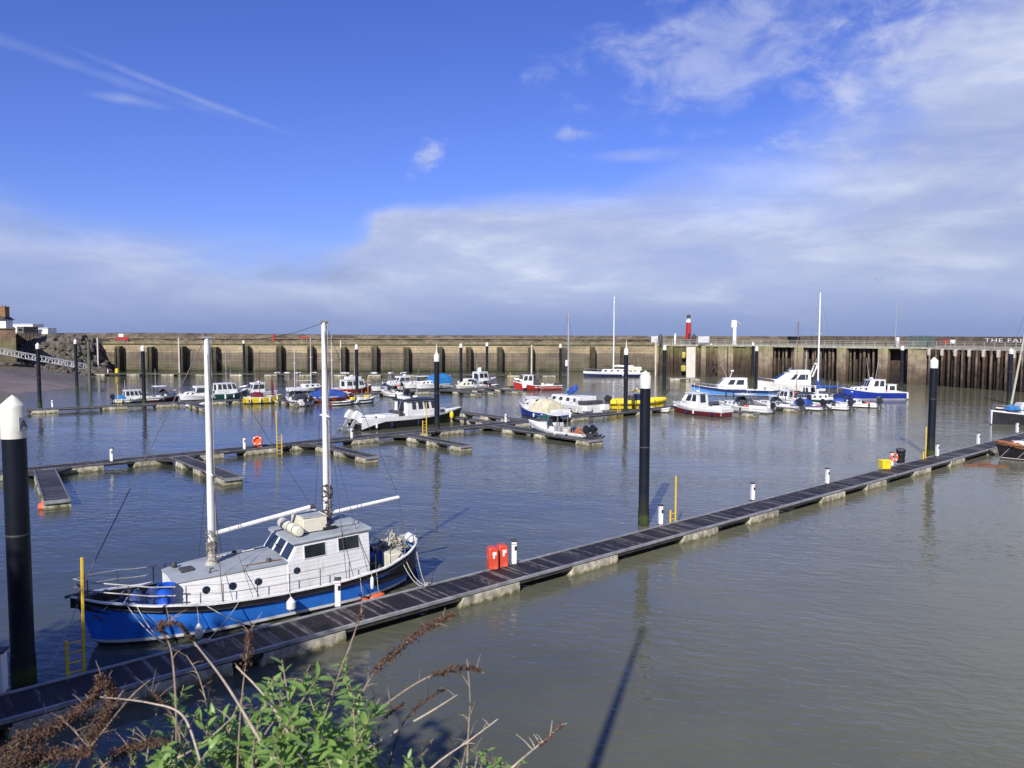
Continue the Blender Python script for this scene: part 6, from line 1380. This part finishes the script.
b = Boat('motor_boat', 'grey and white boat at the near side of the flybridge cruiser stern', 808, 399.0, 6.4, HB, 2.3, fb=(.8, .75, 1.1), boot='navy', gun='mid_grey'); b.cabin(-.8, .9, 1.7, 2.0, .6, rf=.3, side=((.1, .9),)); b.rail(.6, .98, .5); b.mast(-.9, 7.5, .05, stays=False, spr=False)
b = Boat('dinghy', 'small white dinghy beside the maroon cabin boat finger tip', 727, 406.0, 3.4, HF, 1.5, fb=(.45, .4, .6), cockpit=.85, boot='mid_grey'); b.box('thwart', 0, 0, .34, .25, 1.2, .05, 'wood')
b = Boat('motor_boat', 'white open boat with dark seats behind the cluster left of the spiked pile', 386, 391.0, 5.6, HB+170, 2.1, fb=(.7, .65, .95), boot='dark_grey'); b.screen(.5, 1.5, .9, 1.4); b.box('seat', -.6, 0, .7, .5, 1.2, .5, 'dark_grey'); b.outboard(0, 'black', .5); b.rail(.6, .98, .4)
# --- catamaran on the right ----------------------------------------------------
b = Boat('catamaran', 'black and white sailing catamaran cut by the right edge with a raked mast', 1048, 425.6, 11.6, 168, 2.2, fb=(1.25, 1.2, 1.6), top='black', boot='black', low='black', gun='white', cockpit=.0, transom=.7, rake=.2, group=None, cat='catamaran')
for nm in ('hull', 'deck'):
    for ch in [c_ for c_ in kids(b.o) if c_.name.startswith(nm)]:
        c2 = ch.copy(); COL.objects.link(c2); c2.parent = b.o; c2.location = (-2.0, -4.0, 0)
MB().box(-.8, -2.1, 1.35, 7.0, 4.6, .30).build('bridge_deck', M['white'], b.o, bevel=.1)
b2 = b.trunk(-3.6, 2.6, 3.6, 2.0, 2.35, win=4, zb=1.4); b2.location = (0, -2.1, 0)
MB().box(5.72, 0, .82, .12, .5, 1.5, ry=0).build('bow_cap', M['white'], b.o, bevel=.04)
mb = MB(); mb.tube([(3.0, -2.1, 1.6), (1.3, -2.1, 14.6)], [.12, .09], 8); m_ = mb.build('mast', M['rope'], b.o)
MB().tube([(2.15, -3.1, 8.0), (2.15, -1.1, 8.0)], .04, 5).build('spreader', M['rope'], m_)
wires([[(1.35, -2.1, 14.2), (5.2, -2.1, 1.6)], [(1.35, -2.1, 14.2), (-3.5, 0, 1.5)], [(1.35, -2.1, 14.2), (-3.5, -4.2, 1.5)], [(2.15, -2.1, 8), (1.0, .3, 1.6)]], .015, 'rigging', M['wire'], b.o)
b.rail(.3, .98, .65, 7); netheap(b, 3.2, -1.0, 1.62, .9, .55, M['tarp_cyan'], 'pale blue cover heaped on the catamaran foredeck', 7); netheap(b, 1.2, -1.2, 1.55, 1.0, .6, mat('grey_cover', (.35, .37, .42), .8, .3, 3, bump=.6), 'grey cover lying on the catamaran side deck', 8)
# --- dark boat with orange gear at the right edge ------------------------------
b = Boat('work_boat', 'dark hulled work boat with a worn orange rail and gear cut by the right edge', 1042, 460.5, 6.6, 180-18, 2.8, fb=(1.0, .95, 1.35), top='black', boot='white', low='black', gun='wood', cockpit=.75, transom=.9, full=2.8, deck='dark_grey', group=None)
MB().tube([(-3.3+6.6*t, -b.hb(t)*1.0, b.sheer(t)+.10) for t in (.1, .3, .5, .7, .85, .95, 1.0)]+[(-3.3+6.6*t, b.hb(t)*1.0, b.sheer(t)+.10) for t in (.95, .85, .7, .5, .3, .1)], .08, 8).build('rubber_rail', mat('worn_orange_rail', (.26, .10, .05), .7, .5, 5), b.o)
b.box('wheel_shelter', 0, 0, 1.7, 1.2, 1.4, 1.5, 'dark_grey'); b.box('hatch', 1.7, .1, 1.35, .8, .8, .3, 'white'); netheap(b, 2.0, .2, 1.15, .7, .35, m_net, 'orange nets on the bow of the dark work boat', 11)
b.box('post', 1.2, .3, 2.0, .3, .3, 1.0, 'white'); b.antenna(.6, 0, 2.2, 1.8)
for t in (.5, .7, .85): wires([sag((-3.3+6.6*t, b.hb(t), b.sheer(t)), (-3.3+6.6*(t+.1), b.hb(t+.1)+.05, .2), .0)], .02, 'hanging_rope', M['rope'], b.o)
g = gp(986, 466, 0.0)
t = thing('sunken_boom', 'rust red plank boom floating awash beside the dark work boat', 'boom', (g.x, g.y, 0), R(-18)); MB().box(0, 0, .04, 3.0, .35, .16).build('plank', mat('rust_plank', (.14, .055, .03), .8, .3, 3), t); MB().box(-.3, .75, .05, 2.6, .16, .14, rz=.75).build('plank', mat('rust_plank', (.20, .10, .055), .8, .3, 3), t)
# small dinghies tied along the farthest pontoon
proto = None
for i, (x, lb) in enumerate(((277, 'first dinghy from the left on the farthest pontoon'), (288, 'second dinghy from the left on the farthest pontoon'), (298, 'third dinghy from the left on the farthest pontoon'), (313, 'dinghy left of the blue covered boat on the farthest pontoon'), (346, 'dinghy above the red hulled cabin boat on the farthest pontoon'), (375, 'dinghy on the farthest pontoon right of the middle pile'), (391, 'dinghy with an upright white figurehead shape on the farthest pontoon'), (403, 'rightmost dinghy of the row on the farthest pontoon'))):
    g = gp(x, 374.6, 0)
    if proto is None:
        bb = Boat('dinghy', lb, x, 374.6, 3.6, -75, 1.5, fb=(.5, .45, .65), boot='white', cockpit=.8, group='dinghies along the farthest pontoon'); bb.box('thwart', 0, 0, .4, .25, 1.2, .05, 'wood'); bb.outboard(0, 'black', .7, .9); proto = bb.o
    else: dup(proto, lb, (g.x, g.y, 0), R(-75+(i*37) % 50-25))

# aerials, boat hooks and deck clutter that differ from boat to boat
dr = random.Random(77)
for o in [o for o in list(bpy.data.objects) if o.get('group') == 'small boats moored in the marina']:
    hs = [c for c in kids(o) if c.name.startswith('hull') and not c.name.startswith('hull_')]
    if not hs: continue
    L_ = max(v.co.x for v in hs[0].data.vertices)*2; zt = max(v.co.z for v in hs[0].data.vertices)
    if L_ < 4.5: continue
    mb = MB()
    for k in range(dr.randint(2, 4)):
        x, y = dr.uniform(-.42, .05)*L_, dr.uniform(-.6, .6); a, b_, c_ = dr.uniform(.25, .6), dr.uniform(.2, .5), dr.uniform(.2, .45)
        MB().box(x, y, zt*.62+c_*.5-.12, a, b_, c_, rz=dr.uniform(0, 3)).build('deck_crate', M[dr.choice(['dark_grey', 'cream', 'mid_grey', 'navy', 'white', 'orange', 'tarp_blue'])], o, bevel=.02)
    if dr.random() < .75: MB().tube([(dr.uniform(-.2, .2)*L_, dr.uniform(-.7, .7), zt), (dr.uniform(-.2, .2)*L_*.3, dr.uniform(-.3, .3), zt+dr.uniform(1.6, 3.4))], .022, 5).build('aerial', M['mid_grey'], o)
    for sg in (-1, 1):
        for k in range(dr.randint(1, 3)):
            x = dr.uniform(-.4, .15)*L_; hv = min(hs[0].data.vertices, key=lambda v: abs(v.co.x-x)+abs(v.co.z-zt*.7)*.5+(0 if v.co.y*sg > 0 else 9)); 
            MB().lathe([(.03, .05), (.11, .14), (.11, .46), (.03, .56)], x, hv.co.y+sg*.10, .12, 8).build('hull_fender', M[dr.choice(['fender', 'fender', 'navy', 'black'])], o)
# ------------------------------------------------------------------ the bank the camera stands on, its plants, and what shades the left foreground
def near_bank():
    mb = MB(); rows = []
    for j in range(26):
        y = -12+j*.9; r_ = []
        for i in range(60):
            x = -45+i*1.5; z = 8.35-1.15*max(0, y-1.9)+.25*mn.noise(Vector((x*.4, y*.4, 2)))*(1 if y > 1.5 else .2); r_.append((x, y, max(-1.0, z)))
        rows.append(r_)
    mb.grid(rows); struct(mb.build('near_bank', mat('bank_earth', (.07, .055, .035), .95, .4, 1.5, bump=.6, dirt=(.04, .07, .02), dirt_amt=.6)))
near_bank()
def leaf_mat(name, a, b):
    mt = bpy.data.materials.new(name); mt.use_nodes = True; N = NT(mt.node_tree)
    tc = N.n('ShaderNodeTexCoord').outputs['Object']; n = N.noise(tc, 9, 3, .6); n2 = N.noise(tc, 60, 2, .5)
    g = N.n('ShaderNodeNewGeometry'); r_ = g.outputs['Random Per Island']
    col = N.mix(N.m('MULTIPLY', N.m('ADD', n, r_), .5), c4(a), c4(b)); col = N.mix(N.m('MULTIPLY', n2, .25), col, (.18, .22, .06, 1))
    p = N.n('ShaderNodeBsdfPrincipled', {'Base Color': col, 'Roughness': .42, 'Specular IOR Level': .5})
    tr = N.n('ShaderNodeBsdfTranslucent', {0: N.mix(.5, col, (.20, .34, .04, 1))}); mx = N.n('ShaderNodeMixShader', {0: .28, 1: p, 2: tr})
    N.n('ShaderNodeOutputMaterial', {0: mx}); return mt
m_leaf = leaf_mat('fresh_leaf', (.11, .24, .045), (.29, .44, .12))
m_dry = mat('dry_stem', (.30, .23, .16), .85, .25, 30); m_dry2 = mat('pale_dead_stem', (.48, .40, .31), .85, .2, 30)
m_seed = mat('brown_seed_head', (.085, .045, .028), .95, .5, 40, dirt=(.18, .11, .07), dirt_amt=.5, dirt_scale=25)
m_twig = mat('dark_twig', (.06, .045, .035), .9, .3, 30)
def leaf(mb, base, d, up, ln, wd, rr, m=0):
    d = d.normalized(); side = d.cross(up)
    if side.length < 1e-3: side = Vector((1, 0, 0))
    side.normalize(); nrm = side.cross(d)
    P = [(0, 0), (.22, .36), (.5, .5), (.78, .33), (1, 0)]; droop = rr.uniform(.05, .35); fold = rr.uniform(.12, .4)
    c_, l_, r_ = [], [], []
    for u, w_ in P:
        p = base+d*(u*ln)-nrm*(droop*ln*u*u); c_.append(p); l_.append(p+side*(w_*wd)+nrm*(fold*w_*wd)); r_.append(p-side*(w_*wd)+nrm*(fold*w_*wd))
    vs = [c_[0], l_[1], c_[1], r_[1], l_[2], c_[2], r_[2], l_[3], c_[3], r_[3], c_[4]]
    mb.add(vs, [(0, 2, 1), (0, 3, 2), (1, 2, 5, 4), (2, 3, 6, 5), (4, 5, 8, 7), (5, 6, 9, 8), (7, 8, 10), (8, 9, 10)], m)
def bez(pts, n=10):
    out = []; P = [Vector(p) for p in pts]
    for i in range(len(P)-1):
        p0 = P[max(0, i-1)]; p1 = P[i]; p2 = P[i+1]; p3 = P[min(len(P)-1, i+2)]
        for k in range(n):
            t = k/n; out.append(.5*((2*p1)+(p2-p0)*t+(2*p0-5*p1+4*p2-p3)*t*t+(3*p1-p0-3*p2+p3)*t**3))
    return out+[P[-1]]
def shrub(label, stems, seed, Y=3.3, dens=.62, ll=.074):
    rr = random.Random(seed); bx = sum(s_[0] for s_ in stems)/len(stems); g = pw(bx, 860, Y)
    t = thing('leafy_shrub', label, 'shrub', g, 0, 'green shoots on the near bank'); T = Matrix.Translation(-g)
    sm = MB(); sm.M = T; lf = MB(); lf.M = T
    for (bx_, tx, ty) in stems:
        y0 = Y+rr.uniform(-.25, .35); y1 = Y+rr.uniform(-.3, .3)
        a, b_ = pw(bx_, 880, y0), pw(tx, ty, y1); mid = a.lerp(b_, .55)+Vector((rr.uniform(-.16, .16), rr.uniform(-.12, .12), rr.uniform(-.03, .05)))
        c = bez([a, mid, b_], 12); L = sum((c[i+1]-c[i]).length for i in range(len(c)-1))
        sm.tube(c, [.0065-.0045*i/(len(c)-1) for i in range(len(c))], 5)
        s_ = L*.12; acc = 0; ph = rr.uniform(0, 6)
        for i in range(len(c)-1):
            seg = (c[i+1]-c[i]); acc += seg.length
            while s_ < acc:
                p = c[i]+seg*(1-(acc-s_)/seg.length); dr = seg.normalized(); f = s_/L
                for q in range(3 if f > .6 else 2):
                    ph += 2.4; u = dr.orthogonal().normalized(); v = dr.cross(u); o_ = (u*math.cos(ph)+v*math.sin(ph))
                    d = (o_*(1.0 if f < .9 else .55)+dr*rr.uniform(.1, .9)+Vector((rr.gauss(0, .3), rr.gauss(0, .3), rr.uniform(-.4, .4)))); l_ = ll*rr.uniform(.45, 1.35)*(1 if f < .92 else .75)
                    if rr.random() < .8: leaf(lf, p, d, dr+Vector((0, 0, .5)), l_, l_*rr.uniform(.30, .42), rr)
                s_ += rr.uniform(.016, .028)/dens
    sm.build('stem', m_dry, t); lf.build('foliage', m_leaf, t, smooth=True, ang=60, recalc=False)
rs = random.Random(21)
def st(n, x0, x1, y0, y1): return [(rs.uniform(x0, x1), rs.uniform(x0, x1), y0+(y1-y0)*rs.random()**1.4) for _ in range(n)]
shrub('green leafy shrub left of centre at the bottom edge, below the ketch', st(17, 158, 268, 684, 768), 1)
shrub('tallest green leafy shrub at the bottom edge, right of the ketch bow', st(19, 262, 380, 674, 768)+[(300, 282, 660), (330, 342, 664), (335, 358, 690), (300, 318, 676)], 2, 3.15)
shrub('low green shoots between the tall shrubs along the bottom edge', st(9, 225, 300, 722, 765), 3, 3.4)
shrub('small bright shoots near the middle of the bottom edge', [(470, 478, 752), (480, 487, 750), (490, 496, 757), (462, 458, 760), (500, 506, 762), (515, 520, 764), (474, 466, 748)], 4, 3.2, ll=.05)
shrub('small green sprig at the far left of the bottom edge', [(20, 22, 744), (14, 12, 752), (28, 30, 756), (35, 40, 762)], 5, 3.3, ll=.045)
shrub('sparse green shoots above the brown seed heads at the lower left', [(136, 134, 728), (142, 146, 735), (130, 126, 745), (160, 165, 752), (110, 112, 757), (95, 96, 760)], 6, 3.4, .7, ll=.045)
shrub('low green shoots right of the tallest shrub', [(368, 374, 745), (385, 392, 752), (402, 408, 758), (420, 424, 762), (358, 362, 735)], 7, 3.3, .9, ll=.048)
def dead(label, pts, pan, seed, Y=3.2, r=.0045, pr=.020, m_=None, tw=6, dn=1.0):
    """a dead stem through the given points; pan = (from, to) share of its length carrying seed heads"""
    rr = random.Random(seed); c = bez([pw(x, y, Y+dy) for x, y, dy in [(p+(rr.uniform(-.08, .08),))[:3] for p in pts]], 10); g = c[0].copy()
    t = thing('dead_flower_stem', label, 'dead stem', g, 0, 'dead stems on the near bank'); T = Matrix.Translation(-g); n = len(c)
    mb = MB(); mb.M = T; mb.tube(c, [r*(1-.6*i/(n-1)) for i in range(n)], 6)
    for _ in range(tw):
        i = rr.randrange(n//3, n-1); d = Vector((rr.uniform(-1, 1), rr.uniform(-.6, .6), rr.uniform(.1, 1))).normalized(); l_ = rr.uniform(.03, .10)
        mb.tube([c[i], c[i]+d*l_*.5+Vector((0, 0, .005)), c[i]+d*l_], [r*.4, r*.3, r*.15], 4)
    mb.build('stem', m_ or m_dry, t)
    if pan:
        mb = MB(); mb.M = T
        for k in range(int(620*(pan[1]-pan[0])*dn)):
            f = rr.uniform(*pan); i = min(n-2, int(f*(n-1))); p = c[i].lerp(c[i+1], f*(n-1)-i); e = 1-(f-pan[0])/(pan[1]-pan[0])*.65
            clump = .55+.45*abs(math.sin(f*38+seed)); 
            p = p+Vector((rr.gauss(0, 1), rr.gauss(0, 1), rr.gauss(0, 1)))*pr*.55*e*clump; s_ = rr.uniform(.0025, .0065)
            vs = [p+Vector((rr.uniform(-1, 1), rr.uniform(-1, 1), rr.uniform(-1, 1)))*s_*1.5 for _ in range(4)]
            mb.add(vs, [(0, 1, 2), (0, 2, 3), (0, 3, 1), (1, 3, 2)])
        mb.build('seed_head', m_seed, t, smooth=False)
dead('long brown seed head arching over the water right of the shrubs', [(330, 800), (352, 720), (372, 676), (400, 648), (430, 626), (456, 613)], (.42, .98), 1, 3.1, pr=.026, dn=2.6)
dead('lower brown seed head arching right over the muddy water', [(290, 800), (345, 738), (400, 694), (436, 674), (468, 668), (484, 673)], (.58, .95), 2, 3.2, pr=.017, dn=2.2)
dead('upright stem with a brown tuft in front of the walkway', [(236, 800), (240, 720), (246, 660), (250, 630)], (.62, .98), 3, 3.2, pr=.024, dn=1.6)
dead('brown seed tuft overlapping the blue hull of the ketch', [(176, 800), (176, 710), (171, 650), (160, 627), (178, 624), (192, 640)], (.5, 1.0), 4, 3.2, pr=.020, dn=1.2)
dead('thick brown seed heads at the far left over the dark walkway', [(-20, 780), (20, 742), (55, 726), (88, 704), (100, 684)], (.15, .98), 5, 3.1, pr=.042, dn=4.5)
dead('ragged red brown seed cluster left of the green shrubs', [(60, 800), (85, 750), (104, 718), (112, 690), (96, 676)], (.25, .95), 6, 3.2, pr=.045, dn=4.2)
dead('dark brown seed heads in the bottom left corner', [(-30, 800), (10, 765), (50, 755), (90, 752)], (.1, 1.0), 7, 3.0, pr=.05, dn=4.2)
dead('brown seed heads low between the left cluster and the shrubs', [(60, 810), (110, 760), (140, 745), (165, 742)], (.3, 1.0), 17, 3.1, pr=.035, dn=2.2)
dead('thin dark stem with sparse seeds leaning right near the lower seed head', [(380, 800), (400, 730), (420, 705), (446, 688)], (.55, 1.0), 8, 3.3, pr=.012, dn=.5, m_=m_twig)
dead('pale straight stalk crossing in front of the walkway, upper left', [(260, 740), (226, 684), (194, 642)], None, 9, 3.0, .0062, m_=m_dry2, tw=1)
dead('pale straight stalk slanting down right of the first', [(320, 790), (272, 706), (236, 666)], None, 10, 3.1, .0062, m_=m_dry2, tw=1)
dead('pale stalk arching left above the dark corner', [(200, 760), (183, 716), (150, 703), (100, 697)], None, 11, 3.1, .0055, m_=m_dry2, tw=2)
dead('pale broken stalk with a cut end over the muddy water', [(330, 770), (395, 732), (430, 712), (457, 695)], None, 12, 3.1, .0055, m_=m_dry2, tw=2)
dead('thin upright pale stalk right of the broken stalk', [(466, 800), (468, 740), (470, 700), (467, 659)], None, 13, 3.2, .0042, m_=m_dry, tw=4)
dead('slanting pale stalk crossing behind the upright one', [(400, 800), (436, 764), (470, 740), (498, 719)], None, 14, 3.2, .0045, m_=m_dry2, tw=4)
dead('rightmost dry stalk with a ragged pale tip', [(470, 810), (512, 768), (540, 744), (563, 724)], (.62, .98), 15, 3.0, .005, pr=.012, m_=m_dry2, tw=6, dn=.5)
dead('curved reddish stem looping behind the left seed cluster', [(30, 800), (80, 758), (128, 700), (150, 680)], None, 16, 3.2, .0045, m_=m_dry, tw=8)
dead('leaning dry stem between the two tall shrubs', [(250, 800), (262, 740), (292, 700), (310, 665)], None, 18, 3.2, .0048, m_=m_dry, tw=6)
dead('dark forked twig in front of the muddy water near the centre', [(330, 800), (350, 740), (372, 700), (380, 690)], None, 19, 3.3, .0035, m_=m_twig, tw=9)
dead('long thin stem rising to the left of the tall shrub', [(205, 800), (210, 730), (200, 680), (186, 655)], None, 20, 3.3, .004, m_=m_dry, tw=7)
dead('short stem with a small brown tuft in front of the float', [(300, 800), (330, 700), (352, 640), (362, 610)], (.82, 1.0), 22, 3.2, .004, pr=.012, dn=.8)
dead('pale crossing stalk at the bottom below the seed cluster', [(90, 800), (150, 772), (200, 745), (235, 715)], None, 23, 3.2, .005, m_=m_dry2, tw=5)

tr_ = random.Random(90)
for i, (x0, y0, x1, y1, lb) in enumerate(((40, 790, 120, 700, 'thin brown twig crossing the left seed cluster'), (120, 790, 60, 715, 'thin brown twig leaning left in the lower left corner'), (150, 790, 215, 690, 'thin bent twig in front of the first shrub'), (210, 795, 150, 690, 'thin twig leaning left over the first shrub'),
        (255, 790, 300, 690, 'dark twig rising between the two shrubs'), (300, 790, 240, 700, 'dark twig crossing the gap between the shrubs'), (345, 790, 405, 702, 'fine dark twig right of the tallest shrub'), (380, 790, 430, 738, 'fine brown twig low at the right of the shrubs'),
        (420, 790, 468, 728, 'fine brown twig left of the upright pale stalk'), (500, 790, 470, 735, 'fine twig leaning left below the rightmost stalk'), (180, 790, 270, 735, 'low slanting twig under the first shrub'), (20, 780, 70, 700, 'fine twig at the far left above the dark seed heads'))):
    dead(lb, [(x0, y0), ((x0*.6+x1*.4)+tr_.uniform(-12, 12), y0*.6+y1*.4), ((x0*.25+x1*.75)+tr_.uniform(-10, 10), y0*.25+y1*.75), (x1, y1)], (.7, .97) if i % 3 == 0 else None, 100+i, 3.0+.06*i, .0032, pr=.012, m_=(m_twig, m_dry)[i % 2], tw=10, dn=.6)
# trees on the bank, left of and behind the camera, and the street lamp
def tree(label, x, y, zt, rad, n, seed, low=3.2):
    rr = random.Random(seed); t = thing('bank_tree', label, 'tree', (x, y, 8.2)); H = zt-8.2
    mb = MB(); mb.tube([(0, 0, -.3), (.1, 0, H*.35), (.2, .1, H*.8)], [.22, .16, .05], 9)
    tips = []
    for k in range(16):
        a = k*2.4; z = H*(.25+.6*k/16); l_ = rad*rr.uniform(.6, 1.0); e = (math.cos(a)*l_, math.sin(a)*l_, z+l_*.5); mb.tube([(.12, 0, z*.9), (e[0]*.5, e[1]*.5, z+l_*.15), e], [.07, .045, .015], 6); tips.append(e)
    mb.build('trunk', m_twig, t)
    mb = MB()
    for k in range(n):
        e = rr.choice(tips); c = Vector((e[0]*rr.uniform(.3, 1.05), e[1]*rr.uniform(.3, 1.05), e[2]))+Vector((rr.gauss(0, .45), rr.gauss(0, .45), rr.gauss(0, .5)))
        d = Vector((rr.gauss(0, 1), rr.gauss(0, 1), rr.gauss(0, .6))); leaf(mb, c, d, Vector((0, 0, 1)), rr.uniform(.30, .55), rr.uniform(.20, .32), rr)
    mb.build('crown', m_leaf, t, recalc=False)
tree('leafy tree on the quay bank shading the left end of the walkway', -20.2, -2.0, 18.0, 4.8, 15000, 31)
tree('lower bushy tree on the quay bank beside the first one', -14.5, -.6, 15.6, 3.8, 9000, 32)
tree('small bushy tree on the quay bank just left of the camera', -7.6, -1.0, 11.6, 2.2, 2200, 33)
t = thing('flagpole', 'bare flagpole on the quay beside the camera throwing a long thin shadow', 'flagpole', (-3.25, .3, 8.3))
MB().tube([(0, 0, 0), (0, 0, 5), (0, 0, 9.4)], [.15, .12, .05], 10).build('pole', M['mid_grey'], t); MB().lathe([(.02, 9.3), (.09, 9.35), (.09, 9.5), (.02, 9.55)], n=8).build('finial', M['mid_grey'], t)
# a gull over the harbour
def gull():
    p = pw(878, 280, 90); t = thing('gull', 'tiny gull flying high over the harbour on the right', 'bird', p)
    MB().lathe([(.01, -.25), (.07, -.1), (.07, .1), (.01, .25)], n=8).build('body', M['mid_grey'], t)
    for s in (-1, 1): MB().add([(0, .06, 0), (0, -.06, 0), (s*.3, -.05, .14), (s*.62, -.12, .05), (s*.3, .08, .14)], [(0, 1, 2, 4), (4, 2, 3)]).build('wing', M['mid_grey'], t, smooth=False)
gull()
